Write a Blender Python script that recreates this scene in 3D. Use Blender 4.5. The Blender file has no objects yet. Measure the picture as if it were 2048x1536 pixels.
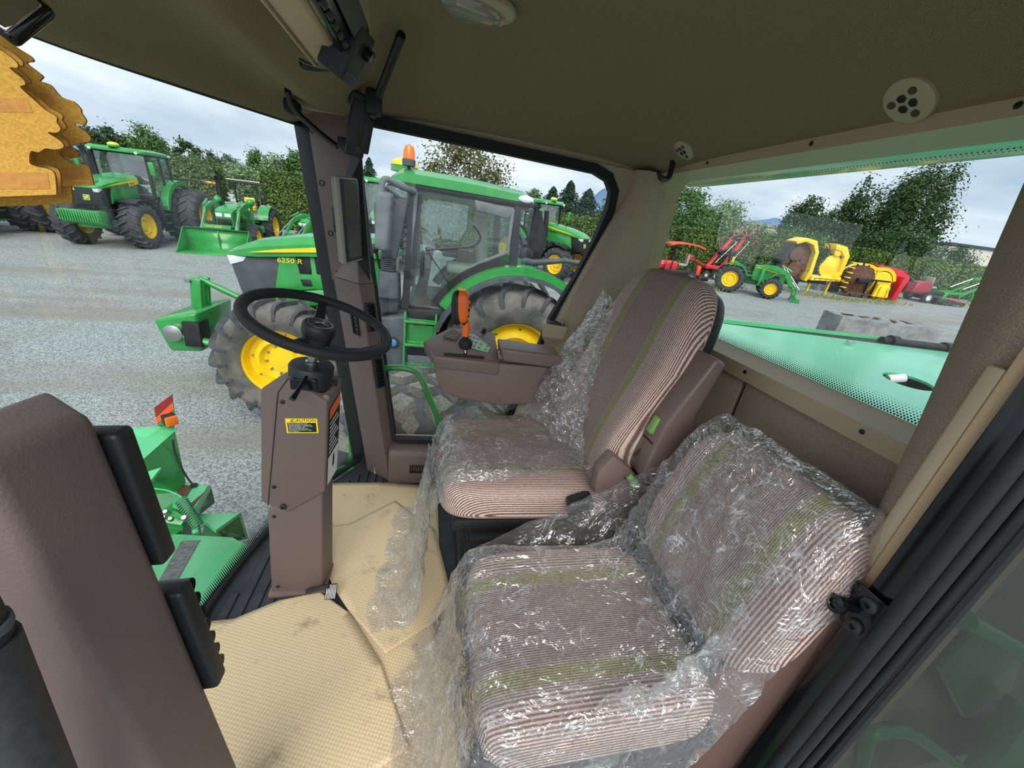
import bpy, bmesh, math, random
import numpy as np
from mathutils import Vector, Matrix, noise as mnoise
PI = math.pi
rnd = random.Random(7)
SC = bpy.context.scene
COL = SC.collection

# ---------------------------------------------------------------- camera, sky, sun, exposure
CAM_POS = Vector((0, 0, 2.75))
YAW, PITCH, ROLL, FPX = math.radians(14.0), math.radians(22.4), math.radians(8.8), 760.0
_F = Vector((math.sin(YAW) * math.cos(PITCH), math.cos(YAW) * math.cos(PITCH), -math.sin(PITCH)))
_R0 = Vector((math.cos(YAW), -math.sin(YAW), 0)); _U0 = _R0.cross(_F)
_R = _R0 * math.cos(ROLL) + _U0 * math.sin(ROLL); _U = -_R0 * math.sin(ROLL) + _U0 * math.cos(ROLL)
cd = bpy.data.cameras.new('camera'); cam = bpy.data.objects.new('camera', cd); COL.objects.link(cam)
cam.matrix_world = Matrix(((_R.x, _U.x, -_F.x, 0), (_R.y, _U.y, -_F.y, 0), (_R.z, _U.z, -_F.z, CAM_POS.z), (0, 0, 0, 1)))
cd.sensor_width = 36; cd.lens = 36 * FPX / 2048; cd.clip_start = .02; cd.clip_end = 3000
SC.camera = cam
vs = SC.view_settings
SC.display_settings.display_device = 'sRGB'
vs.view_transform = 'Standard'; vs.look = 'None'; vs.gamma = 1; vs.use_curve_mapping = False
vs.exposure = 0.40
try:
    SC.cycles.transparent_max_bounces = 24; SC.cycles.max_bounces = 10; SC.cycles.diffuse_bounces = 5
except Exception: pass

def lin(c):
    return tuple(((v / 255) / 12.92 if v <= 10 else (((v / 255) + .055) / 1.055) ** 2.4) for v in c)

w = bpy.data.worlds.new('overcast_sky'); SC.world = w; w.use_nodes = True
nt = w.node_tree; N = nt.nodes; L = nt.links; N.clear()
out = N.new('ShaderNodeOutputWorld'); bg = N.new('ShaderNodeBackground')
tc = N.new('ShaderNodeTexCoord'); mp = N.new('ShaderNodeMapping'); mp.inputs['Scale'].default_value = (1.0, 1.0, 3.6)
mp.inputs['Rotation'].default_value = (.0, .1, .5)
n1 = N.new('ShaderNodeTexNoise'); n1.inputs['Scale'].default_value = 2.1; n1.inputs['Detail'].default_value = 8; n1.inputs['Roughness'].default_value = .55
n1.inputs['Distortion'].default_value = .35
cr = N.new('ShaderNodeValToRGB'); e = cr.color_ramp.elements
e[0].position = .30; e[0].color = (.40, .52, .66, 1)
e[1].position = .70; e[1].color = (1.0, 1.03, 1.06, 1)
x = cr.color_ramp.elements.new(.46); x.color = (.56, .67, .79, 1)
x = cr.color_ramp.elements.new(.57); x.color = (.76, .84, .92, 1)
L.new(tc.outputs['Generated'], mp.inputs['Vector']); L.new(mp.outputs[0], n1.inputs['Vector'])
L.new(n1.outputs['Fac'], cr.inputs[0]); L.new(cr.outputs[0], bg.inputs['Color']); bg.inputs['Strength'].default_value = .92
L.new(bg.outputs[0], out.inputs[0])

sd = bpy.data.lights.new('sun_behind_cloud', 'SUN'); sd.energy = 2.6; sd.angle = math.radians(50); sd.color = (1, .97, .92)
sun = bpy.data.objects.new('sun_behind_cloud', sd); COL.objects.link(sun)
sun.rotation_euler = Vector((.10, .92, -.80)).to_track_quat('-Z', 'Y').to_euler(); sun.location = (0, -10, 20)

# ---------------------------------------------------------------- materials
MATS = {}
def pm(name, col, rough=.5, metal=0., var=None, bump=None, spec=.5, coat=0., emit=None, col2=None):
    """procedural principled material. col in sRGB 0-255; var=(scale, amount) noise on value; bump=(scale, strength, dist)"""
    if name in MATS: return MATS[name]
    m = bpy.data.materials.new(name); m.use_nodes = True; MATS[name] = m
    t = m.node_tree; b = t.nodes['Principled BSDF']
    c = lin(col) + (1,)
    b.inputs['Base Color'].default_value = c; b.inputs['Roughness'].default_value = rough; b.inputs['Metallic'].default_value = metal
    b.inputs['Specular IOR Level'].default_value = spec; b.inputs['Coat Weight'].default_value = coat; b.inputs['Coat Roughness'].default_value = .1
    m.diffuse_color = c
    if var or bump:
        co = t.nodes.new('ShaderNodeTexCoord')
    if var:
        n = t.nodes.new('ShaderNodeTexNoise'); n.inputs['Scale'].default_value = var[0]; n.inputs['Detail'].default_value = 6
        t.links.new(co.outputs['Object'], n.inputs['Vector'])
        r = t.nodes.new('ShaderNodeValToRGB'); a = var[1]
        lo = lin(col2) if col2 else tuple(v * (1 - a) for v in c[:3]); hi = tuple(min(1, v * (1 + a)) for v in c[:3])
        r.color_ramp.elements[0].position = .35; r.color_ramp.elements[1].position = .65
        r.color_ramp.elements[0].color = lo + (1,); r.color_ramp.elements[1].color = hi + (1,)
        t.links.new(n.outputs['Fac'], r.inputs[0]); t.links.new(r.outputs[0], b.inputs['Base Color'])
    if bump:
        n = t.nodes.new('ShaderNodeTexNoise'); n.inputs['Scale'].default_value = bump[0]; n.inputs['Detail'].default_value = 4
        t.links.new(co.outputs['Object'], n.inputs['Vector'])
        bp = t.nodes.new('ShaderNodeBump'); bp.inputs['Strength'].default_value = bump[1]; bp.inputs['Distance'].default_value = bump[2]
        t.links.new(n.outputs['Fac'], bp.inputs['Height']); t.links.new(bp.outputs[0], b.inputs['Normal'])
    if emit:
        b.inputs['Emission Color'].default_value = lin(emit[0]) + (1,); b.inputs['Emission Strength'].default_value = emit[1]
    return m

def node_mat(name):
    m = bpy.data.materials.new(name); m.use_nodes = True; MATS[name] = m
    t = m.node_tree
    return m, t, t.nodes['Principled BSDF'], t.nodes['Material Output']

def glass_mat(name, tint=(1, 1, 1), refl=.06, rough=.0, dust=0.0, dustcol=(.8, .85, .85), graze=.75):
    m, t, b, o = node_mat(name); t.nodes.remove(b)
    tr = t.nodes.new('ShaderNodeBsdfTransparent'); tr.inputs[0].default_value = tint + (1,)
    gl = t.nodes.new('ShaderNodeBsdfGlossy'); gl.inputs['Roughness'].default_value = rough
    lw = t.nodes.new('ShaderNodeLayerWeight')
    mx = t.nodes.new('ShaderNodeMixShader')
    pw = t.nodes.new('ShaderNodeMath'); pw.operation = 'POWER'; pw.inputs[1].default_value = 4.5; t.links.new(lw.outputs['Facing'], pw.inputs[0])
    mul = t.nodes.new('ShaderNodeMath'); mul.operation = 'MULTIPLY_ADD'; mul.inputs[1].default_value = graze; mul.inputs[2].default_value = refl
    t.links.new(pw.outputs[0], mul.inputs[0]); t.links.new(mul.outputs[0], mx.inputs[0])
    t.links.new(tr.outputs[0], mx.inputs[1]); t.links.new(gl.outputs[0], mx.inputs[2])
    last = mx
    if dust:
        df = t.nodes.new('ShaderNodeBsdfDiffuse'); df.inputs[0].default_value = dustcol + (1,)
        n = t.nodes.new('ShaderNodeTexNoise'); n.inputs['Scale'].default_value = 3; n.inputs['Detail'].default_value = 6
        co = t.nodes.new('ShaderNodeTexCoord'); t.links.new(co.outputs['Object'], n.inputs[0])
        mm = t.nodes.new('ShaderNodeMath'); mm.operation = 'MULTIPLY'; mm.inputs[1].default_value = dust * 2
        t.links.new(n.outputs['Fac'], mm.inputs[0])
        m2 = t.nodes.new('ShaderNodeMixShader'); t.links.new(mm.outputs[0], m2.inputs[0]); t.links.new(mx.outputs[0], m2.inputs[1]); t.links.new(df.outputs[0], m2.inputs[2]); last = m2
    t.links.new(last.outputs[0], o.inputs[0])
    return m

# ---------------------------------------------------------------- mesh building
def rotz(a): return Matrix.Rotation(a, 4, 'Z')
def V(*a): return Vector(a)

class B:
    """collects shapes into one mesh"""
    def __init__(s, M=None): s.v = []; s.f = []; s.M = M
    def _add(s, vs, fs):
        o = len(s.v); s.v += [Vector(p) for p in vs]; s.f += [tuple(i + o for i in f) for f in fs]; return s
    def bm_add(s, bm, M=None):
        if M is not None: bmesh.ops.transform(bm, matrix=M, verts=bm.verts)
        bm.verts.ensure_lookup_table(); bm.verts.index_update()
        s._add([v.co.copy() for v in bm.verts], [[v.index for v in f.verts] for f in bm.faces]); bm.free(); return s
    def box(s, c, d, rot=None, bev=0., seg=2):
        bm = bmesh.new(); bmesh.ops.create_cube(bm, size=1); bmesh.ops.scale(bm, vec=Vector(d), verts=bm.verts)
        if bev: bmesh.ops.bevel(bm, geom=bm.edges[:], offset=min(bev, min(d) * .49), segments=seg, affect='EDGES', profile=.5)
        M = Matrix.Translation(Vector(c))
        if rot is not None: M = M @ (rot if isinstance(rot, Matrix) else Matrix.Rotation(rot[0], 4, 'X') @ Matrix.Rotation(rot[1], 4, 'Y') @ Matrix.Rotation(rot[2], 4, 'Z'))
        return s.bm_add(bm, M)
    def hexa(s, p, bev=0., seg=2):
        """8 points: bottom ring 4, top ring 4"""
        f = [(3, 2, 1, 0), (4, 5, 6, 7), (0, 1, 5, 4), (1, 2, 6, 5), (2, 3, 7, 6), (3, 0, 4, 7)]
        if not bev: return s._add(p, f)
        bm = bmesh.new(); vs_ = [bm.verts.new(Vector(q)) for q in p]
        for g in f: bm.faces.new([vs_[i] for i in g])
        bmesh.ops.recalc_face_normals(bm, faces=bm.faces[:])
        bmesh.ops.bevel(bm, geom=bm.edges[:], offset=bev, segments=seg, affect='EDGES', profile=.5)
        return s.bm_add(bm)
    def prism(s, pts, ax, a, b, bev=0., seg=2):
        """2D polygon extruded along axis ax (0,1,2) from a to b; the 2D coordinates are the other two axes in order"""
        def p3(q, h):
            r = [0, 0, 0]; o = [i for i in (0, 1, 2) if i != ax]; r[o[0]], r[o[1]], r[ax] = q[0], q[1], h; return Vector(r)
        n = len(pts); vs_ = [p3(q, a) for q in pts] + [p3(q, b) for q in pts]
        fs = [tuple(range(n))[::-1], tuple(range(n, 2 * n))] + [(i, (i + 1) % n, n + (i + 1) % n, n + i) for i in range(n)]
        bm = bmesh.new(); bv = [bm.verts.new(q) for q in vs_]
        for g in fs: bm.faces.new([bv[i] for i in g])
        bmesh.ops.recalc_face_normals(bm, faces=bm.faces[:])
        if bev: bmesh.ops.bevel(bm, geom=bm.edges[:], offset=bev, segments=seg, affect='EDGES', profile=.5)
        return s.bm_add(bm)
    def loft(s, secs, caps=True, closed=True):
        n = len(secs[0]); vs_ = [p for sec in secs for p in sec]; fs = []
        for j in range(len(secs) - 1):
            for i in range(n if closed else n - 1):
                k = (i + 1) % n; fs.append((j * n + i, j * n + k, (j + 1) * n + k, (j + 1) * n + i))
        if caps and closed: fs.append(tuple(range(n))[::-1]); fs.append(tuple((len(secs) - 1) * n + i for i in range(n)))
        return s._add(vs_, fs)
    def tube(s, pts, r, n=8, caps=True):
        pts = [Vector(p) for p in pts]; rs = r if isinstance(r, (list, tuple)) else [r] * len(pts)
        secs = []; up = None
        for i, p in enumerate(pts):
            d = (pts[min(i + 1, len(pts) - 1)] - pts[max(i - 1, 0)]).normalized()
            if up is None:
                up = Vector((0, 0, 1)) if abs(d.z) < .9 else Vector((1, 0, 0))
            a = d.cross(up).normalized(); up = a.cross(d).normalized()
            secs.append([p + (a * math.cos(2 * PI * k / n) + up * math.sin(2 * PI * k / n)) * rs[i] for k in range(n)])
        return s.loft(secs, caps)
    def cyl(s, a, b, r, r2=None, n=16): return s.tube([a, b], [r, r if r2 is None else r2], n)
    def lathe(s, prof, o=(0, 0, 0), ax=(0, 0, 1), n=24, close=True):
        """prof: list of (radius, height along axis)"""
        o = Vector(o); ax = Vector(ax).normalized(); a = ax.orthogonal().normalized(); b = ax.cross(a); m = len(prof)
        vs_ = []; fs = []
        for k in range(n):
            d = a * math.cos(2 * PI * k / n) + b * math.sin(2 * PI * k / n)
            vs_ += [o + ax * h + d * r for r, h in prof]
        for k in range(n):
            q = (k + 1) % n
            for i in range(m - 1): fs.append((k * m + i, q * m + i, q * m + i + 1, k * m + i + 1))
        if close:
            if prof[0][0] > 1e-4: fs.append(tuple(k * m for k in range(n))[::-1])
            if prof[-1][0] > 1e-4: fs.append(tuple(k * m + m - 1 for k in range(n)))
        return s._add(vs_, fs)
    def torus(s, o, ax, R, r, n=48, m=12):
        return s.lathe([(R + r * math.cos(2 * PI * k / m), r * math.sin(2 * PI * k / m)) for k in range(m + 1)], o, ax, n, False)
    def ell(s, c, r, n=12, m=8, M=None):
        vs_ = []; fs = []; c = Vector(c)
        for j in range(m + 1):
            t = PI * j / m
            for i in range(n):
                p = 2 * PI * i / n; q = Vector((r[0] * math.sin(t) * math.cos(p), r[1] * math.sin(t) * math.sin(p), r[2] * math.cos(t)))
                if M is not None: q = M @ q
                vs_.append(c + q)
        for j in range(m):
            for i in range(n): fs.append((j * n + i, (j + 1) * n + i, (j + 1) * n + (i + 1) % n, j * n + (i + 1) % n))
        return s._add(vs_, fs)
    def grid(s, f, nu, nv, closed_u=False):
        vs_ = [f(i / (nu if closed_u else nu - 1), j / (nv - 1)) for j in range(nv) for i in range(nu)]; fs = []
        for j in range(nv - 1):
            for i in range(nu if closed_u else nu - 1):
                k = (i + 1) % nu; fs.append((j * nu + i, j * nu + k, (j + 1) * nu + k, (j + 1) * nu + i))
        return s._add(vs_, fs)
    def mesh(s, name, smooth=38, world_of=None, merge=1e-5):
        M = Matrix.Identity(4)
        if s.M is not None: M = s.M
        if world_of is not None: M = MW[world_of.name].inverted() @ M
        me = bpy.data.meshes.new(name)
        me.from_pydata([tuple(M @ p) for p in s.v], [], s.f)
        bm = bmesh.new(); bm.from_mesh(me)
        if merge: bmesh.ops.remove_doubles(bm, verts=bm.verts, dist=merge)
        bmesh.ops.recalc_face_normals(bm, faces=bm.faces[:])
        bm.to_mesh(me); bm.free()
        if smooth:
            me.shade_smooth(); me.set_sharp_from_angle(angle=math.radians(smooth))
        return me
    def build(s, name, mat, parent=None, smooth=38, world=True, label=None, merge=1e-5):
        me = s.mesh(name, smooth, parent if (parent is not None and world) else None, merge)
        return link(name, me, mat, parent, label)

MW = {}
def link(name, me, mat, parent=None, label=None):
    o = bpy.data.objects.new(name, me); COL.objects.link(o)
    if mat is not None and not me.materials: me.materials.append(mat)
    if parent is not None: o.parent = parent
    MW[o.name] = MW[parent.name] if parent is not None else Matrix.Identity(4)
    if label: o['label'] = label
    return o
def thing(name, label, cat, loc=(0, 0, 0), rz=0, group=None, rot=None):
    o = bpy.data.objects.new(name, None); COL.objects.link(o); o.empty_display_size = .1
    o.location = loc; o.rotation_euler = rot if rot else (0, 0, rz)
    MW[o.name] = Matrix.Translation(Vector(loc)) @ o.rotation_euler.to_matrix().to_4x4()
    return tag(o, label, cat, group)
def tag(o, label, cat, group=None):
    o['label'] = label; o['category'] = cat
    if group: o['group'] = group
    return o
def struct(o): o['kind'] = 'structure'; return o
def copy_tree(o, parent=None):
    c = o.copy(); COL.objects.link(c)
    if parent is not None: c.parent = parent
    for ch in list(o.children): copy_tree(ch, c)
    return c
def spline(ctrl, n, closed=False):
    """Catmull-Rom through the control points"""
    c = [Vector(p) for p in ctrl]; res = []; m = len(c)
    segs = m if closed else m - 1
    for i in range(segs):
        g = lambda k: c[k % m] if closed else c[min(max(k, 0), m - 1)]
        p0, p1, p2, p3 = g(i - 1), g(i), g(i + 1), g(i + 2)
        for k in range(n):
            t = k / n
            res.append(.5 * ((2 * p1) + (p2 - p0) * t + (2 * p0 - 5 * p1 + 4 * p2 - p3) * t * t + (3 * p1 - p0 - 3 * p2 + p3) * t ** 3))
    if not closed: res.append(c[-1].copy())
    return res
_fonts = {}
def text_b(txt, size, ext=.0005, align='LEFT', sx=1., shear=0.):
    """mesh data (verts, faces) of a piece of writing in the XY plane"""
    cu = bpy.data.curves.new('t', 'FONT'); cu.body = txt; cu.size = size; cu.extrude = ext; cu.align_x = align; cu.resolution_u = 3; cu.shear = shear
    o = bpy.data.objects.new('t', cu); COL.objects.link(o)
    bpy.context.view_layer.update()
    me = bpy.data.meshes.new_from_object(o.evaluated_get(bpy.context.evaluated_depsgraph_get()))
    vs_ = [Vector((v.co.x * sx, v.co.y, v.co.z)) for v in me.vertices]; fs = [tuple(p.vertices) for p in me.polygons]
    bpy.data.objects.remove(o); bpy.data.curves.remove(cu); bpy.data.meshes.remove(me)
    return vs_, fs
def frame_M(o, xdir, ydir):
    xd = Vector(xdir).normalized(); zd = xd.cross(Vector(ydir)).normalized(); yd = zd.cross(xd)
    o = Vector(o)
    return Matrix(((xd.x, yd.x, zd.x, o.x), (xd.y, yd.y, zd.y, o.y), (xd.z, yd.z, zd.z, o.z), (0, 0, 0, 1)))
def add_text(b, txt, size, M, ext=.0005, align='LEFT', sx=1., shear=0.):
    vs_, fs = text_b(txt, size, ext, align, sx, shear); b._add([M @ v for v in vs_], fs); return b
DEER = [(-.50, -.02), (-.30, .10), (-.05, .13), (.12, .22), (.16, .38), (.06, .50), (.20, .42), (.30, .50), (.27, .36), (.42, .28), (.40, .22), (.26, .20), (.22, .05), (.34, -.10), (.50, -.06), (.50, -.12), (.30, -.18), (.14, -.06), (-.06, -.04), (-.16, -.20), (-.38, -.36), (-.44, -.32), (-.26, -.16), (-.30, -.02)]
def fence_fn(): pass

def at(px, py, ax, val):
    """the point of the plane axis=val that lies under a pixel of the 2048x1536 frame"""
    d = _F + _R * ((px - 1024) / FPX) - _U * ((py - 768) / FPX)
    return CAM_POS + d * ((val - CAM_POS[ax]) / d[ax])

def ground_h(x, y):
    return .043 * x + .036 * y - .2
def gp(px, py):
    """the point of the sloping yard under a pixel"""
    d = _F + _R * ((px - 1024) / FPX) - _U * ((py - 768) / FPX)
    t = (-.2 - CAM_POS.z) / (d.z - .043 * d.x - .036 * d.y); return CAM_POS + d * t
def slope_rot(rz):
    return tuple((Matrix.Rotation(.036, 3, 'X') @ Matrix.Rotation(-.043, 3, 'Y') @ Matrix.Rotation(rz, 3, 'Z')).to_euler())

# ---------------------------------------------------------------- material set
GREEN = pm('green_paint', (50, 150, 70), .28, var=(6, .08), coat=.4)
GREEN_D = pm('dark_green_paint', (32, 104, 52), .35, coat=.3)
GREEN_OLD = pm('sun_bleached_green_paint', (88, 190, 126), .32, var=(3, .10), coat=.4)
YELLOW = pm('yellow_paint', (248, 208, 20), .35, var=(8, .05), coat=.3)
RUBBER = pm('tyre_rubber', (62, 63, 65), .85, var=(5, .25), bump=(60, .3, .004))
RUBBER_DUSTY = pm('dusty_tyre_rubber', (112, 107, 100), .9, var=(5, .12), col2=(78, 77, 75), bump=(60, .3, .004))
RUBBER_TREAD = pm('tread_rubber', (70, 72, 74), .8, var=(9, .3), bump=(60, .3, .004))
BLACK = pm('black_plastic', (26, 26, 28), .5, bump=(300, .15, .001))
BLACK_GLOSS = pm('black_gloss', (12, 12, 14), .15)
BLACK_RUB = pm('black_rubber', (22, 23, 25), .7, var=(20, .2))
GREYP = pm('dark_grey_plastic', (74, 80, 86), .55, var=(6, .2))
GREYL = pm('grey_dusty_plastic', (104, 110, 114), .7, var=(5, .22))
STEEL = pm('bare_steel', (190, 190, 188), .3, 1.0)
CHROME = pm('chrome', (225, 225, 225), .12, 1.0)
WHITE = pm('white_paint', (232, 232, 230), .5)
LAMP = pm('lamp_lens', (225, 230, 235), .12, spec=.8)
AMBER = pm('amber_lens', (255, 120, 10), .2, spec=.7)
ORANGE = pm('orange_reflector', (255, 90, 30), .35)
REDL = pm('red_reflector', (150, 20, 30), .35)
RED = pm('red_paint', (205, 32, 46), .35, coat=.3)
REDO = pm('orange_red_paint', (250, 70, 50), .4, coat=.2)
RUST = pm('rusty_steel', (96, 62, 48), .8, var=(9, .35))
DARKM = pm('dark_metal', (44, 44, 46), .5, .4, var=(9, .3))
CONC = pm('concrete', (132, 134, 132), .9, var=(5, .25), bump=(14, .7, .02))
PALE_SEAT = pm('pale_grey_vinyl', (170, 165, 155), .6)
BROWN = pm('brown_moulded_plastic', (105, 89, 84), .55, var=(4, .05), bump=(230, .5, .0016))
BROWN_S = pm('brown_smooth_plastic', (112, 94, 87), .42, bump=(500, .12, .0008))
BEIGE = pm('beige_trim_plastic', (184, 163, 134), .5, bump=(400, .2, .001))
BEIGE_L = pm('light_beige_plastic', (178, 166, 140), .55)
GREYBEZ = pm('warm_grey_bezel', (150, 146, 132), .5)
CARPET = pm('taupe_carpet', (190, 173, 150), .95, var=(420, .2), bump=(500, 1.0, .003), spec=.1)
CARPET_D = pm('brown_carpet', (172, 153, 134), .95, var=(420, .2), bump=(500, 1.0, .003), spec=.1)
HEADLINER = pm('olive_beige_headliner_felt', (142, 130, 102), .95, var=(380, .16), bump=(420, 1.0, .003), spec=.1)
MATRUB = pm('black_floor_rubber', (48, 51, 55), .6, var=(12, .25))
LIME = pm('olive_green_button_plastic', (120, 158, 84), .4)
ORANGEP = pm('orange_plastic', (248, 112, 30), .38)
SCREEN = pm('dark_screen', (30, 31, 34), .3)
KEYP = pm('pale_keypad', (176, 182, 176), .5)
KEYG = pm('pale_green_keypad', (150, 200, 150), .5)
KEYB = pm('grey_key', (120, 128, 130), .5)
SEAMD = pm('dark_seam', (40, 32, 29), .8)
INK = pm('black_ink', (18, 18, 18), .6)
INKY = pm('sticker_yellow', (250, 222, 40), .5)
INKW = pm('sticker_white', (228, 228, 226), .5)
INKO = pm('sticker_orange', (235, 110, 30), .5)
GLASS = glass_mat('clear_glass', (.94, .97, .96), .045)
GLASS_R = glass_mat('rear_window_glass', (.93, .97, .96), .07)
GLASS_T = glass_mat('tractor_cab_glass', (.74, .92, .87), .20, dust=.05)
GLASS_D = glass_mat('dark_tinted_glass', (.60, .61, .60), .07, .2, graze=.2)
LENS = glass_mat('clear_lens', (.75, .76, .72), .12, .1, dust=.2, dustcol=(.6, .58, .5))

def seat_fabric():
    m, t, b, o = node_mat('striped_woven_seat_fabric')
    nd = t.nodes; lk = t.links
    co = nd.new('ShaderNodeTexCoord'); sp = nd.new('ShaderNodeSeparateXYZ'); lk.new(co.outputs['Object'], sp.inputs[0])
    def mth(op, a=None, b_=None, v=None, v2=None):
        n = nd.new('ShaderNodeMath'); n.operation = op
        if a is not None: lk.new(a, n.inputs[0])
        elif v2 is not None: n.inputs[0].default_value = v2
        if b_ is not None: lk.new(b_, n.inputs[1])
        elif v is not None: n.inputs[1].default_value = v
        return n.outputs[0]
    at_ = nd.new('ShaderNodeAttribute'); at_.attribute_name = 'stripe'; SY = at_.outputs['Fac']
    ay = mth('ABSOLUTE', SY)
    # jagged weave along the rib
    nz = nd.new('ShaderNodeTexNoise'); nz.inputs['Scale'].default_value = 260; nz.inputs['Detail'].default_value = 1; lk.new(co.outputs['Object'], nz.inputs[0])
    jag = mth('MULTIPLY', nz.outputs['Fac'], None, .0035)
    yj = mth('ADD', SY, jag)
    # width of the ribs grows away from the middle
    rib = mth('SINE', mth('MULTIPLY', yj, None, 2 * PI / .0095))
    fine = mth('SINE', mth('MULTIPLY', yj, None, 2 * PI / .0052))
    def ramp(stops, fac, mode='LINEAR'):
        r = nd.new('ShaderNodeValToRGB'); r.color_ramp.interpolation = mode
        el = r.color_ramp.elements
        while len(el) > 1: el.remove(el[-1])
        el[0].position = stops[0][0]; el[0].color = lin(stops[0][1]) + (1,)
        for p, c in stops[1:]:
            q = el.new(p); q.color = lin(c) + (1,)
        lk.new(fac, r.inputs[0]); return r.outputs[0]
    fac = mth('DIVIDE', ay, None, .26)
    G1 = (164, 164, 112)
    base = ramp([(0, (172, 152, 146)), (.36, (168, 150, 144)), (.37, (182, 168, 160)), (.41, G1), (.52, G1), (.53, (190, 172, 166)), (.70, (206, 184, 174)), (1, (218, 194, 182))], fac)
    dark = ramp([(0, (118, 98, 92)), (.36, (116, 98, 92)), (.37, (128, 110, 104)), (.41, (118, 106, 84)), (.52, (122, 108, 90)), (.53, (134, 114, 108)), (.70, (128, 100, 94)), (1, (118, 90, 84))], fac)
    wr = nd.new('ShaderNodeMath'); wr.operation = 'GREATER_THAN'; wr.inputs[1].default_value = .58; lk.new(fac, wr.inputs[0])
    mixw = nd.new('ShaderNodeMix'); mixw.data_type = 'FLOAT'; lk.new(wr.outputs[0], mixw.inputs[0]); lk.new(fine, mixw.inputs[2]); lk.new(rib, mixw.inputs[3])
    f01 = mth('ADD', mth('MULTIPLY', mixw.outputs[0], None, .9), None, .5)
    cl = nd.new('ShaderNodeClamp'); lk.new(f01, cl.inputs[0])
    mc = nd.new('ShaderNodeMix'); mc.data_type = 'RGBA'; lk.new(cl.outputs[0], mc.inputs[0]); lk.new(dark, mc.inputs[6]); lk.new(base, mc.inputs[7])
    lk.new(mc.outputs[2], b.inputs['Base Color']); b.inputs['Roughness'].default_value = .95; b.inputs['Specular IOR Level'].default_value = .1
    bp = nd.new('ShaderNodeBump'); bp.inputs['Strength'].default_value = .5; bp.inputs['Distance'].default_value = .002
    lk.new(cl.outputs[0], bp.inputs['Height']); lk.new(bp.outputs[0], b.inputs['Normal'])
    return m
FABRIC = seat_fabric()

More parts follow.
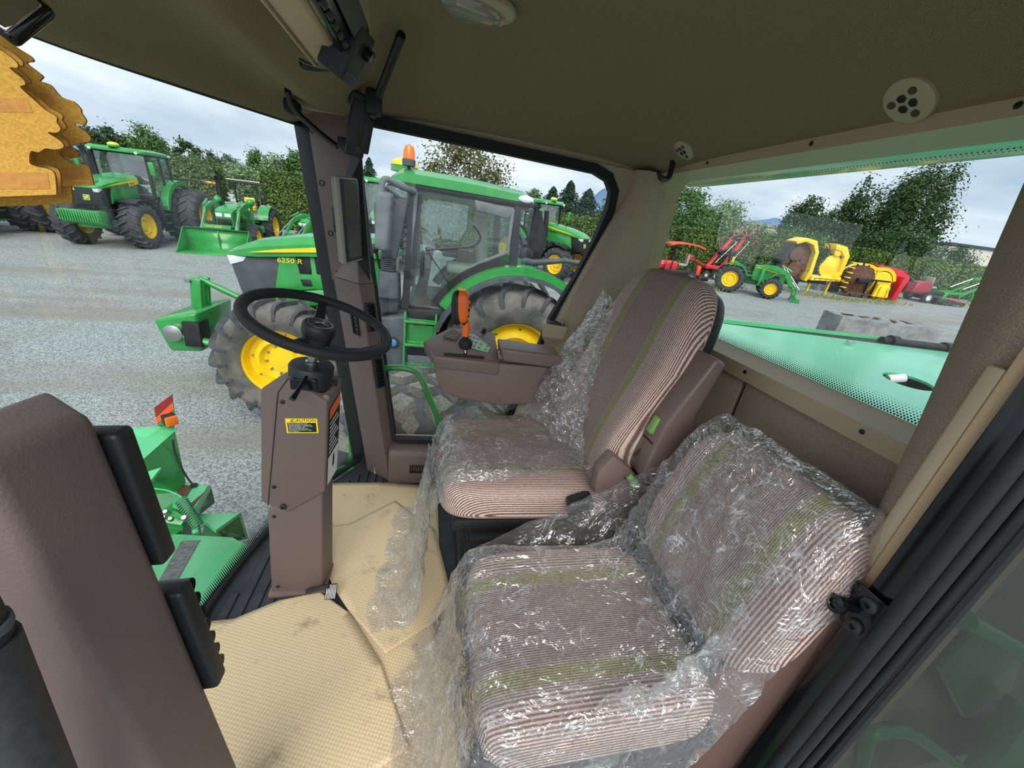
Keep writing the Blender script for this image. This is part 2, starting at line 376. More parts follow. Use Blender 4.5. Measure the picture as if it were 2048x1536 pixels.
def plastic_film(name, haze=.075, gl=.16, scale=16, crease=.6, fine=60):
    """thin clear film: mostly see-through, sky glints where the bump turns it, more glints painted white along the creases"""
    m, t, b, o = node_mat(name); t.nodes.remove(b); nd = t.nodes; lk = t.links
    co = nd.new('ShaderNodeTexCoord')
    nz = nd.new('ShaderNodeTexNoise'); nz.inputs['Scale'].default_value = 7; nz.inputs['Detail'].default_value = 4; nz.inputs['Distortion'].default_value = 1.0; lk.new(co.outputs['Object'], nz.inputs[0])
    wp = nd.new('ShaderNodeMix'); wp.data_type = 'RGBA'; wp.inputs[0].default_value = .16; lk.new(co.outputs['Object'], wp.inputs[6]); lk.new(nz.outputs['Color'], wp.inputs[7])
    def vor(sc):
        v = nd.new('ShaderNodeTexVoronoi'); v.feature = 'DISTANCE_TO_EDGE'; v.inputs['Scale'].default_value = sc; lk.new(wp.outputs[2], v.inputs['Vector']); return v.outputs['Distance']
    v1, v2 = vor(scale), vor(fine)
    def mth(op, a, v=None, b_=None):
        n = nd.new('ShaderNodeMath'); n.operation = op; lk.new(a, n.inputs[0])
        if b_ is not None: lk.new(b_, n.inputs[1])
        elif v is not None: n.inputs[1].default_value = v
        return n.outputs[0]
    hgt = mth('ADD', mth('MULTIPLY', v1, .8), None, mth('MULTIPLY', v2, .22)); hgt = mth('ADD', hgt, None, mth('MULTIPLY', nz.outputs['Fac'], .9))
    bp = nd.new('ShaderNodeBump'); bp.inputs['Strength'].default_value = .75; bp.inputs['Distance'].default_value = .03; lk.new(hgt, bp.inputs['Height'])
    # crease mask for the painted glints: thin lines of two cell patterns, broken by noise
    def line(v, wdt):
        r = nd.new('ShaderNodeMapRange'); r.inputs['From Min'].default_value = 0; r.inputs['From Max'].default_value = wdt; r.inputs['To Min'].default_value = 1; r.inputs['To Max'].default_value = 0; lk.new(v, r.inputs[0]); return r.outputs[0]
    n2 = nd.new('ShaderNodeTexNoise'); n2.inputs['Scale'].default_value = 13; n2.inputs['Detail'].default_value = 3; lk.new(co.outputs['Object'], n2.inputs[0])
    brk = nd.new('ShaderNodeMapRange'); brk.inputs['From Min'].default_value = .48; brk.inputs['From Max'].default_value = .62; lk.new(n2.outputs['Fac'], brk.inputs[0])
    mask = mth('MULTIPLY', mth('MAXIMUM', line(v1, .045), None, mth('MULTIPLY', line(v2, .06), .5)), None, brk.outputs[0])
    tr = nd.new('ShaderNodeBsdfTransparent'); tr.inputs[0].default_value = (.985, .99, .99, 1)
    g = nd.new('ShaderNodeBsdfGlossy'); g.inputs['Roughness'].default_value = .05; lk.new(bp.outputs[0], g.inputs['Normal'])
    lw = nd.new('ShaderNodeLayerWeight'); lk.new(bp.outputs[0], lw.inputs['Normal'])
    fa = mth('MULTIPLY', mth('POWER', lw.outputs['Facing'], 2.4), .7)
    fac = mth('ADD', mth('ADD', fa, gl), None, mth('MULTIPLY', mask, crease))
    cl = nd.new('ShaderNodeClamp'); cl.inputs[2].default_value = .75; lk.new(fac, cl.inputs[0])
    m1 = nd.new('ShaderNodeMixShader'); lk.new(cl.outputs[0], m1.inputs[0]); lk.new(tr.outputs[0], m1.inputs[1]); lk.new(g.outputs[0], m1.inputs[2])
    df = nd.new('ShaderNodeBsdfDiffuse'); df.inputs[0].default_value = (.9, .92, .94, 1)
    tl = nd.new('ShaderNodeBsdfTranslucent'); tl.inputs[0].default_value = (.9, .92, .94, 1); ms = nd.new('ShaderNodeMixShader'); ms.inputs[0].default_value = .5; lk.new(df.outputs[0], ms.inputs[1]); lk.new(tl.outputs[0], ms.inputs[2])
    hz = mth('ADD', mth('MULTIPLY', mask, .42), haze)  # white diffuse share paints bright glints along the creases
    m2 = nd.new('ShaderNodeMixShader'); lk.new(hz, m2.inputs[0]); lk.new(m1.outputs[0], m2.inputs[1]); lk.new(ms.outputs[0], m2.inputs[2])
    lk.new(m2.outputs[0], o.inputs[0])
    return m
FILM = plastic_film('crinkled_clear_plastic_film')
FILM_W = plastic_film('milky_clear_plastic_film', .13, .16, 20, .6, 70)

def gravel_mat():
    m, t, b, o = node_mat('grey_gravel'); nd = t.nodes; lk = t.links
    co = nd.new('ShaderNodeTexCoord')
    v = nd.new('ShaderNodeTexVoronoi'); v.inputs['Scale'].default_value = 55; lk.new(co.outputs['Object'], v.inputs[0])
    n = nd.new('ShaderNodeTexNoise'); n.inputs['Scale'].default_value = .8; n.inputs['Detail'].default_value = 8; n.inputs['Roughness'].default_value = .65; lk.new(co.outputs['Object'], n.inputs[0])
    mp = nd.new('ShaderNodeMapping'); mp.inputs['Scale'].default_value = (.05, .55, 1); mp.inputs['Rotation'].default_value = (0, 0, .12); lk.new(co.outputs['Object'], mp.inputs[0])
    tr = nd.new('ShaderNodeTexNoise'); tr.inputs['Scale'].default_value = 1.6; tr.inputs['Detail'].default_value = 5; lk.new(mp.outputs[0], tr.inputs[0])
    r1 = nd.new('ShaderNodeValToRGB'); e = r1.color_ramp.elements; e[0].position = 0; e[0].color = lin((106, 112, 110)) + (1,); e[1].position = 1; e[1].color = lin((176, 181, 178)) + (1,)
    sp = nd.new('ShaderNodeSeparateColor'); lk.new(v.outputs['Color'], sp.inputs[0]); lk.new(sp.outputs[0], r1.inputs[0])
    def over(a, fac_out, p0, p1, col, amt):
        r = nd.new('ShaderNodeValToRGB'); r.color_ramp.elements[0].position = p0; r.color_ramp.elements[1].position = p1
        r.color_ramp.elements[0].color = (0, 0, 0, 1); r.color_ramp.elements[1].color = (amt, amt, amt, 1); lk.new(fac_out, r.inputs[0])
        mx = nd.new('ShaderNodeMix'); mx.data_type = 'RGBA'; lk.new(r.outputs[0], mx.inputs[0]); lk.new(a, mx.inputs[6]); mx.inputs[7].default_value = lin(col) + (1,); return mx.outputs[2]
    c = over(r1.outputs[0], tr.outputs['Fac'], .50, .66, (134, 128, 118), .7)
    c = over(c, n.outputs['Fac'], .52, .72, (122, 126, 120), .6)
    lk.new(c, b.inputs['Base Color']); b.inputs['Roughness'].default_value = .95; b.inputs['Specular IOR Level'].default_value = .2
    bp = nd.new('ShaderNodeBump'); bp.inputs['Strength'].default_value = .5; bp.inputs['Distance'].default_value = .012; lk.new(v.outputs['Distance'], bp.inputs['Height']); bp.invert = True
    lk.new(bp.outputs[0], b.inputs['Normal'])
    return m
GRAVEL = gravel_mat()

# ---------------------------------------------------------------- yard ground
def ground():
    b = B()
    xs = list(np.linspace(-70, -20, 12)) + list(np.linspace(-18, 40, 60)) + list(np.linspace(44, 160, 20))
    ys = list(np.linspace(-40, -5, 8)) + list(np.linspace(-4, 45, 50)) + list(np.linspace(50, 140, 16))
    nx = len(xs)
    b._add([(x, y, ground_h(x, y)) for y in ys for x in xs],
           [(j * nx + i, j * nx + i + 1, (j + 1) * nx + i + 1, (j + 1) * nx + i) for j in range(len(ys) - 1) for i in range(nx - 1)])
    struct(b.build('ground', GRAVEL, smooth=60))
ground()

# ---------------------------------------------------------------- cab shell
ZF = 1.40
FLOOR_FRONT = spline([(-.42, .30, 0), (-.60, .62, 0), (-.655, .97, 0), (-.60, 1.35, 0), (-.47, 1.65, 0), (-.32, 1.90, 0)], 5)
def cab_floor():
    b = B(); b.prism([(p.x - .055 * max(0, 1 - abs(p.y - 1.05) / .9), p.y) for p in FLOOR_FRONT] + [(1.05, 1.90), (1.05, .30)], 2, 1.30, ZF)
    f = struct(b.build('floor', MATRUB))
    # raised rubber ribs along the front of the cab
    me = None
    k = 0
    for x in np.arange(-.62, -.16, .042):
        ys = [p.y for p in FLOOR_FRONT if p.x < x - .02]
        if not ys: continue
        y0, y1 = min(ys) + .03, max(ys) - .02
        r = B().box((x, (y0 + y1) / 2, ZF + .003), (.032, y1 - y0, .007), bev=.003, seg=1).build('rib', MATRUB, f)
        k += 1
cab_floor()

WS_BASE = spline([(-.44, .33, 1.42), (-.62, .64, 1.42), (-.675, .98, 1.42), (-.62, 1.36, 1.42), (-.485, 1.67, 1.42), (-.33, 1.93, 1.42)], 8)
WS_TOP = spline([(-.62, .22, 3.0), (-.88, .60, 3.0), (-.97, 1.0, 3.0), (-.94, 1.33, 3.0), (-.80, 1.58, 3.0), (-.555, 1.93, 3.0)], 8)
def windshield():
    n = len(WS_BASE)
    def f(u, v):
        i = u * (n - 1); k = min(int(i), n - 2); t = i - k
        a = WS_BASE[k].lerp(WS_BASE[k + 1], t); c = WS_TOP[k].lerp(WS_TOP[k + 1], t)
        p = a.lerp(c, v); p.x -= .06 * math.sin(PI * v); return p
    win = thing('window_1', 'curved front windscreen in front of the steering wheel', 'window', (-.6, 1.05, 1.42)); struct(win)
    B().grid(f, n, 14).build('glass', GLASS, win, smooth=80)
    B().tube([p + V(0, 0, -.005) for p in WS_BASE], .012, 8).build('seal', BLACK_RUB, win)
    B().tube([p + V(.02, 0, .0) for p in WS_TOP], .011, 8).build('seal', BLACK_RUB, win)
    # black ceramic teeth along the base of the glass
    b = B(); m = 250
    for i in range(m):
        u = (i + .5) / m
        p, q = f(u - .0017, .006), f(u + .0017, .006); r = f(u, .036)
        o = V(.002, 0, 0)
        b._add([p + o, q + o, r + o], [(0, 1, 2)])
    b.build('black_edge_print', INK, win, smooth=0)
windshield()

# headliner -----------------------------------------------------
def zprof(x):
    P = [(-1.02, 2.985), (-.90, 3.005), (-.78, 3.05), (-.62, 3.085), (-.50, 3.06), (-.43, 3.018), (-.38, 3.012), (-.32, 3.05), (-.22, 3.15), (-.10, 3.225), (.2, 3.26), (.60, 3.245), (.76, 3.20), (.88, 3.13), (.96, 3.075), (1.06, 3.05)]
    for (a, za), (b_, zb) in zip(P, P[1:]):
        if x <= b_:
            t = max(0, (x - a) / (b_ - a)); return za + (zb - za) * (t * t * (3 - 2 * t) * .5 + t * .5)
    return P[-1][1]
def ceil_z(x, y):
    z = zprof(x); d = max(0, (y - 1.30) / .55); e = max(0, (.72 - y) / .5)
    lo = 3.045
    k = min(1, d) ** 2.2 + min(1, e) ** 2.2
    # broad dark hollow ahead of the front pillar
    z += .012 * math.exp(-((x + .68) / .1) ** 2) * math.exp(-((y - 1.35) / .3) ** 2)
    return z + (lo - z) * min(1, k)
def headliner():
    def f(u, v):
        y = .16 + 1.72 * u
        # front edge follows the windscreen
        fx = float(np.interp(y, [p.y for p in WS_TOP], [p.x for p in WS_TOP])) + .012
        x = fx + (1.06 - fx) * (v ** 1.25)
        k = min(1, max(0, (x - fx) / .16)); k = k * k * (3 - 2 * k)
        return V(x, y, 2.992 + (ceil_z(x, y) - 2.992) * k)
    b = B(); b.grid(f, 60, 90)
    o = struct(b.build('ceiling', HEADLINER, smooth=80))
    md = o.modifiers.new('thick', 'SOLIDIFY'); md.thickness = .02; md.offset = 1 if o.data.polygons[0].normal.z > 0 else -1
    # outer roof skin
    r = B().prism([(p.x - .05, p.y) for p in WS_TOP] + [(1.12, 1.96), (1.12, .12)], 2, 3.30, 3.42, bev=.03)
    r.prism([(p.x - .02, p.y) for p in WS_TOP] + [(1.08, 1.93), (1.08, .2)], 2, 3.285, 3.31)
    ro = struct(r.build('roof', GREEN)); ro.name = 'roof'
    # side cheeks of the roof that close the gap above the windows
    B().box((.28, 1.915, 3.18), (1.70, .06, .25), bev=.01).build('roof_side', GREEN, ro)
    B().prism([(1.075, 3.045), (1.075, 3.30), (1.30, 3.30), (1.34, 3.14), (1.30, 3.06)], 1, .15, 1.95, bev=.008).build('rear_visor', GREEN_OLD, ro)
    B().tube([p + V(-.05, 0, .075) for p in WS_TOP], .025, 10).build('front_lip', BLACK, ro)
headliner()

# right-hand side wall, window and gasket -----------------------
YW = 1.80
WIN_R = [at(*p, 1, YW) for p in [(742, 252), (960, 298), (1188, 347), (1212, 362), (1220, 384), (1214, 416), (1190, 474), (1150, 552), (1100, 634)]]
e0 = WIN_R[-1]; WIN_R += [V(.53, YW, 2.10), V(.44, YW, 1.80), V(.40, YW, 1.68), V(.36, YW, 1.645), V(.30, YW, 1.635), V(-.05, YW, 1.635), V(-.135, YW, 1.635), V(-.255, YW, 2.40), V(-.30, YW, 3.0)]
def right_wall():
    def off(poly, d):
        n = len(poly); res = []
        for i, p in enumerate(poly):
            a, c = poly[i - 1], poly[(i + 1) % n]; t = (c - a).normalized(); nrm = V(-t.z, 0, t.x)
            res.append(p + nrm * d)
        return res
    outer = off(WIN_R, .038)
    cx = V(.2, YW, 2.4)
    if (outer[2] - cx).length < (WIN_R[2] - cx).length: outer = off(WIN_R, -.038)
    wn = thing('window_2', 'large right side cab window beside the front pillar', 'window', (.1, YW, 1.63)); struct(wn)
    n = len(WIN_R); b = B()
    ring = lambda poly, y: [V(p.x, y, p.z) for p in poly]
    A, C = ring(WIN_R, YW - .012), ring(outer, YW - .012); A2, C2 = ring(WIN_R, YW + .03), ring(outer, YW + .03)
    vs_ = A + C + A2 + C2; fs = []
    for i in range(n):
        k = (i + 1) % n
        fs += [(i, k, n + k, n + i), (2 * n + i, 3 * n + i, 3 * n + k, 2 * n + k), (i, 2 * n + i, 2 * n + k, k), (n + i, n + k, 3 * n + k, 3 * n + i)]
    b._add(vs_, fs).build('gasket', BLACK_RUB, wn)
    B()._add(ring(outer, YW + .02), [tuple(range(n))]).build('glass', GLASS, wn, smooth=0)
    # wall around the opening
    b = B()
    o = outer
    pts = [(o[2].x - .02, 3.05), (o[3].x, o[3].z), (o[4].x, o[4].z), (o[5].x, o[5].z), (o[6].x, o[6].z), (o[7].x, o[7].z), (o[8].x, o[8].z), (o[9].x, o[9].z), (o[10].x, o[10].z), (.36, 1.60), (1.08, 1.60), (1.08, 3.05)]
    b.prism(pts, 1, YW - .005, YW + .07)
    b.box((.42, YW + .035, 1.50), (1.32, .07, .24))
    b.box((.2, YW + .045, 3.09), (1.7, .07, .10))
    struct(b.build('wall_right', CARPET))
    # moulded sill below the window
    s = thing('trim_1', 'brown moulded sill under the right side window, with a vent', 'trim', (0, 1.75, ZF)); struct(s)
    B().prism([(1.722, ZF), (1.722, 1.575), (1.735, 1.600), (1.80, 1.612), (1.80, ZF)], 0, -.16, .55, bev=.006).build('sill_body', BROWN, s)
    vent(s, V(.0, 1.7215, 1.497), V(1, 0, 0), V(0, 0, 1), V(0, -1, 0), .105, .045, 7)
def vent(parent, c, xd, yd, nd, w, h, n, across='x', cap=None):
    """louvred air vent: bezel frame, dark back, tilted slats"""
    c = Vector(c); xd = Vector(xd).normalized(); yd = Vector(yd).normalized(); nd = Vector(nd).normalized()
    R = Matrix((xd, yd, nd)).transposed().to_4x4()
    M = Matrix.Translation(c) @ R
    b = B(M); t = .008
    b.box((0, h / 2 - t / 2, .002), (w, t, .014), bev=.002); b.box((0, -h / 2 + t / 2, .002), (w, t, .014), bev=.002)
    b.box((w / 2 - t / 2, 0, .002), (t, h - t, .014), bev=.002); b.box((-w / 2 + t / 2, 0, .002), (t, h - t, .014), bev=.002)
    v = b.build('vent_frame', BLACK, parent)
    B(M).box((0, 0, -.004), (w - t, h - t, .002)).build('vent_back', INK, v)
    for i in range(n):
        q = -w / 2 + t + (i + .5) * (w - 2 * t) / n if across == 'x' else -h / 2 + t + (i + .5) * (h - 2 * t) / n
        if across == 'x': B(M).box((q, 0, .002), (.002, h - 1.6 * t, .009), (0, .5, 0)).build('slat', BLACK, v)
        else: B(M).box((0, q, .002), (w - 1.6 * t, .002, .009), (.5, 0, 0)).build('slat', BLACK, v)
    return v
right_wall()

def lerp_ring(A, C, t): return [a.lerp(c, t) for a, c in zip(A, C)]

# ---------------------------------------------------------------- right front pillar
def front_pillar():
    p = thing('trim_2', 'brown right front pillar with vents and drilled upper panel', 'pillar', (-.2, 1.8, ZF)); struct(p)
    top = [at(666, 573, 1, 1.86), at(718, 577, 1, 1.735), at(748, 568, 1, 1.80), V(-.30, 1.90, 2.43)]
    bot = [at(734, 941, 2, ZF), at(777, 962, 2, ZF), at(797, 938, 1, 1.80), V(-.18, 1.90, ZF)]
    zt = 2.43
    for q in top: q.z = zt
    for q in bot: q.z = ZF
    B().hexa(bot + top, .008, 3).build('lower_post', BROWN, p)
    # wedge on top of the lower post
    w0 = [q.copy() for q in top]; w1 = [at(681, 535, 1, 1.86), at(716, 528, 1, 1.79), at(737, 543, 1, 1.82), V(-.30, 1.90, 2.52)]
    w1[0].z = 2.515; w1[1].z = 2.515; w1[2].z = 2.505
    B().hexa(w0 + w1, .006, 2).build('wedge_cap', BROWN_S, p)
    # flat upper panel
    u0 = [at(664, 560, 1, 1.865), at(726, 540, 1, 1.80), at(726, 540, 1, 1.80) + V(.02, .06, 0), at(664, 560, 1, 1.865) + V(.02, .06, 0)]
    u1 = [at(604, 176, 1, 1.865), at(697, 160, 1, 1.80), at(697, 160, 1, 1.80) + V(.02, .06, 0), at(604, 176, 1, 1.865) + V(.02, .06, 0)]
    B().hexa(u0 + u1, .004).build('upper_panel', BROWN_S, p)
    nrm = (u0[1] - u0[0]).cross(u1[0] - u0[0]).normalized()
    if nrm.y > 0: nrm = -nrm
    for h in [(623, 259), (643, 366), (661, 467), (676, 546)]:
        d = _F + _R * ((h[0] - 1024) / FPX) - _U * ((h[1] - 768) / FPX)
        t = (u0[0] - CAM_POS).dot(nrm) / d.dot(nrm); q = CAM_POS + d * t
        B().lathe([(.0115, -.002), (.0115, .0012), (.009, .0012), (.008, -.004), (0, -.004)], q, nrm, 16).build('hole_plug', BLACK, p)
    # structural black post outside the trim
    B().hexa([at(708, 935, 1, 1.93), at(738, 945, 1, 1.90), V(-.12, 2.0, 1.38), V(-.3, 2.0, 1.38)] + [at(578, 200, 1, 1.93), at(610, 200, 1, 1.90), V(-.35, 2.0, 3.12), V(-.55, 2.0, 3.12)], .004).build('outer_post', BLACK, p)
    # vents
    def on_face(i, k, u, v): return bot[i].lerp(top[i], v).lerp(bot[k].lerp(top[k], v), u)
    for (i, k, u, v, ww, hh, n) in [(1, 2, .48, .86, .052, .13, 6), (1, 2, .48, .60, .052, .15, 7), (0, 1, .66, .83, .042, .12, 6)]:
        c = on_face(i, k, u, v); xd = (on_face(k, k, 0, v) - on_face(i, i, 0, v)).normalized() if False else (bot[k].lerp(top[k], v) - bot[i].lerp(top[i], v)).normalized()
        yd = (top[i] - bot[i]).normalized(); nd = xd.cross(yd).normalized()
        if nd.y > 0: nd = -nd
        vent(p, c + nd * .003, xd, yd, nd, ww, hh, n, 'y')
front_pillar()

def rear_right_pillar():
    p = thing('trim_3', 'taupe carpeted right rear pillar with storage pockets', 'pillar', (.8, 1.75, ZF)); struct(p)
    rows = [(3.05, .85), (2.99, .845), (2.93, .83), (2.80, .775), (2.60, .70), (2.42, .635), (2.20, .57), (1.9, .50), (1.6, .44), (1.42, .42)]
    b = B(); secs = []
    for z, ax in rows:
        k = max(0, (2.75 - z)) * .10
        A = V(ax, 1.785, z); Mi = V(ax + .012, 1.755 - k * .35, z); C = V(.93, 1.735 - k, z); D = V(.985, 1.725 - k, z); E_ = V(1.02, 1.86, z); F_ = V(ax, 1.86, z)
        m2 = Mi.lerp(C, .5) + V(-.008, -.012, 0)
        secs.append([A, Mi, m2, C, D, E_, F_])
    b.loft(secs).build('carpet_cover', CARPET, p, smooth=70)
    # storage pocket at the foot of the pillar
    M = frame_M(at(1106, 668, 1, 1.70), (1, -.28, 0), (0, 0, 1))
    q = B(M)
    q.loft([[V(-.05, -.02, 0), V(.05, -.02, 0), V(.05, -.02, -.08), V(-.05, -.02, -.08)], [V(-.055, .045, .012), V(.062, .045, .012), V(.062, .045, -.09), V(-.055, .045, -.09)]])
    q.loft([[V(-.03, -.06, -.03), V(.03, -.06, -.03), V(.03, -.06, -.06), V(-.03, -.06, -.06)], [V(-.05, -.02, 0), V(.05, -.02, 0), V(.05, -.02, -.08), V(-.05, -.02, -.08)]])
    pk = q.build('pocket', BEIGE_L, p, label='beige plastic pocket')
    B(M).box((.003, .047, -.035), (.085, .004, .07)).build('pocket_opening', INK, pk)
    B(M).box((.035, .055, -.045), (.006, .03, .08), bev=.002).build('pocket_lip', GREYBEZ, pk)
    M2 = frame_M(at(1213, 618, 1, 1.66), (.6, -.8, 0), (0, 0, 1))
    q = B(M2).box((0, 0, 0), (.05, .06, .03), bev=.006).build('pocket', BEIGE, p)
    B(M2).box((0, .012, .0145), (.032, .02, .004)).build('pocket_opening', INK, q)
rear_right_pillar()

# ---------------------------------------------------------------- rear wall and window
def rrect(y0, y1, z0, z1, r, n=6):
    pts = []
    for cy, cz, a0 in [(y1 - r, z1 - r, 0), (y0 + r, z1 - r, 90), (y0 + r, z0 + r, 180), (y1 - r, z0 + r, 270)]:
        for k in range(n + 1):
            a = math.radians(a0 + 90 * k / n); pts.append((cy + r * math.cos(a), cz + r * math.sin(a)))
    return pts
def rear_wall():
    b = B().box((1.03, 1.10, 1.90), (.08, 1.56, 1.03)); b.box((1.05, 1.06, 3.10), (.06, 1.7, .06))
    wl = struct(b.build('wall_rear', CARPET_D))
    c1, c2 = at(1491, 768, 0, .985), at(1478, 852, 0, .985)
    B().tube([V(.988, c1.y, 2.42), V(.988, c1.y + .0, 1.45)], .0035, 6).build('seam', SEAMD, wl)
    B().box((.984, (c1.y + 1.7) / 2 + .003, 1.93), (.014, 1.7 - c1.y - .01, .97), bev=.004).build('side_panel', CARPET_D, wl)
    B().box((.984, (c1.y + .45) / 2 - .003, 1.93), (.014, c1.y - .45 - .01, .97), bev=.004).build('middle_panel', CARPET_D, wl)
    fr = thing('window_3', 'wide rear cab window with beige surround and dotted edge', 'window', (1.02, 1.1, 2.42)); struct(fr)
    O = rrect(.36, 1.80, 2.405, 3.085, .09); I1 = rrect(.43, 1.735, 2.455, 3.045, .075); I2 = rrect(.455, 1.72, 2.475, 3.03, .065)
    n = len(O); b = B()
    vs_ = [V(.985, *q) for q in O] + [V(.965, *q) for q in [(a[0] * .9 + c[0] * .1, a[1] * .9 + c[1] * .1) for a, c in zip(O, I1)]] + [V(.966, *q) for q in I1] + [V(1.055, *q) for q in I2] + [V(1.055, *q) for q in O]
    fs = []
    for j in range(4):
        for i in range(n): fs.append((j * n + i, j * n + (i + 1) % n, (j + 1) * n + (i + 1) % n, (j + 1) * n + i))
    b._add(vs_, fs).build('surround', BEIGE, fr, smooth=35)
    G = rrect(.40, 1.78, 2.42, 3.075, .08)
    B()._add([V(1.058, *q) for q in G], [tuple(range(n))]).build('glass', GLASS_R, fr, smooth=0)
    # ceramic dots printed along the edges of the glass
    dots = B()
    def dot(y, z, r):
        dots._add([V(1.0565, y + r * math.cos(a), z + r * math.sin(a)) for a in (0, 1.05, 2.1, 3.14, 4.19, 5.24)], [tuple(range(6))])
    for row in range(7):
        r = .0026 - row * .00030; k = 0
        for y in np.arange(.46, 1.72, .0072):
            dot(y + (row % 2) * .0036, 2.478 + row * .0052, r)
    for row in range(2):
        for y in np.arange(.46, 1.72, .009): dot(y + (row % 2) * .0045, 3.017 - row * .0045, .0016 - row * .0005)
    dots.build('dot_print', INK, fr, smooth=0)
    for q in [(1490, 745), (1726, 861)]:
        c = at(*q, 0, .966); screw(fr, V(.9655, c.y, 2.437), (-1, 0, 0), .006)
    for y in (1.45, 1.02, .62): screw(fr, V(.9655, y, 3.062), (-1, 0, 0), .006)
def screw(parent, c, nrm, r=.006, mat=None):
    b = B(); b.lathe([(r, -.001), (r, .0012), (r * .7, .002), (0, .0024)], c, nrm, 14)
    s = b.build('screw', mat or DARKM, parent)
    nrm = Vector(nrm).normalized(); a = nrm.orthogonal().normalized(); c2 = nrm.cross(a)
    k = B()
    for d, e_ in ((a, c2), (c2, a)):
        o = Vector(c) + nrm * .0023
        k._add([o + d * r * .6 + e_ * r * .14, o - d * r * .6 + e_ * r * .14, o - d * r * .6 - e_ * r * .14, o + d * r * .6 - e_ * r * .14], [(0, 1, 2, 3)])
    k.build('screw_slot', INK, s, smooth=0)
rear_wall()

# ---------------------------------------------------------------- left rear pillar and door frame
def door_frame():
    p = thing('trim_4', 'taupe carpeted left rear pillar beside the rear window', 'pillar', (.9, .42, ZF)); struct(p)
    e1, e2 = at(1962, 560, 0, .93), at(1742, 1060, 0, .90)
    d = (e2 - e1) / (e2.z - e1.z)
    rows = [3.06, 2.9, 2.7, 2.5, 2.3, 2.1, 1.8, 1.42]; secs = []
    for z in rows:
        Lf = e1 + d * (z - e1.z)
        secs.append([Lf, Lf.lerp(V(.835, .395, z), .35) + V(-.010, .003, 0), Lf.lerp(V(.835, .395, z), .7) + V(-.010, .002, 0), V(.835, .395, z), V(.85, .33, z), V(1.02, .33, z), V(1.02, Lf.y, z)])
    B().loft(secs).build('carpet_cover', CARPET_D, p, smooth=60)
    t = thing('trim_5', 'beige plastic strip along the left door opening', 'trim', (.83, .36, 2.15)); struct(t)
    B().hexa([V(.822, .395, 2.165), V(.818, .372, 2.165), V(.86, .36, 2.165), V(.86, .40, 2.165), V(.822, .395, 2.66), V(.818, .372, 2.66), V(.86, .36, 2.66), V(.86, .40, 2.66)], .004, 2).build('strip', BEIGE, t)
    B().hexa([V(.817, .371, 2.165), V(.822, .350, 2.165), V(.86, .345, 2.165), V(.86, .372, 2.165), V(.817, .371, 2.70), V(.822, .350, 2.70), V(.86, .345, 2.70), V(.86, .372, 2.70)], .004, 2).build('strip', pm('light_tan_plastic', (192, 160, 124), .5, bump=(400, .2, .001)), t)
    # brown lower trim of the door post
    l = thing('trim_6', 'brown grained lower trim of the left door post', 'trim', (.8, .4, ZF)); struct(l)
    zt = 2.175
    GR = pm('brown_leather_grain_plastic', (112, 84, 74), .5, bump=(130, .5, .002))
    B().hexa([V(.60, .475, ZF), V(.795, .352, ZF), V(.86, .352, ZF), V(.86, .475, ZF), V(.775, .425, zt), V(.822, .352, zt), V(.86, .352, zt), V(.86, .425, zt)], .010, 3).build('panel', GR, l)
    f = thing('door_1', 'black door opening frame with rubber seals and striker', 'door frame', (.82, .33, ZF)); struct(f)
    B().hexa([V(.775, .350, 1.3), V(.80, .305, 1.3), V(.87, .30, 1.3), V(.87, .35, 1.3), V(.822, .350, 3.1), V(.822, .305, 3.1), V(.87, .30, 3.1), V(.87, .35, 3.1)], .004).build('frame_post', BLACK_GLOSS, f)
    for (x, y, r) in [(.792, .300, .012), (.805, .287, .010), (.822, .276, .008)]:
        B().tube([V(x - .022, y, 1.3), V(x, y, 2.2), V(x + .012, y, 3.1)], r, 10).build('seal', BLACK_RUB, f)
    for z in (1.9, 2.15, 2.42, 2.62): B().lathe([(.007, 0), (.007, .003), (0, .005)], V(.806, .302, z), (-.8, -.6, 0), 12).build('rivet', DARKM, f)
    # striker plate with two bolts and a pin
    c = at(1726, 1222, 0, .799); M = frame_M(c + V(-.008, .0, 0), (.0, -1, 0), (.026, 0, 1))
    if (M.to_3x3() @ V(0, 0, 1)).x > 0: M = M @ Matrix.Rotation(PI, 4, 'Y')
    st = B(M).box((0, 0, 0), (.056, .095, .006), bev=.0028).build('striker_plate', BLACK_GLOSS, f)
    for dy in (.026, -.028): B(M).lathe([(.014, .003), (.013, .009), (.009, .012), (.005, .012), (.005, .007), (0, .007)], (.008, dy, 0), (0, 0, 1), 20).build('bolt', DARKM, st)
    B(M).lathe([(.011, 0), (.010, .016), (.010, .034), (.017, .036), (.017, .046), (.009, .048), (.007, .044), (0, .044)], (-.008, .001, 0), (-.15, .1, 1), 20).build('striker_pin', BLACK_GLOSS, st)
    # tinted side pane behind the door, with an added panel imitating its reflection
    B().box((1.62, .268, 2.0), (1.6, .006, 2.2)).build('tinted_pane', GLASS_D, f)
    B().box((1.72, .44, 1.75), (1.5, .02, 1.3)).build('reflection_panel', pm('grey_brown_reflection', (112, 104, 94), .8, var=(3, .3)), f)
    B().tube([V(.835, .266, 1.0), V(.835, .266, 3.05)], .010, 8).build('pane_edge', BLACK, f)
door_frame()

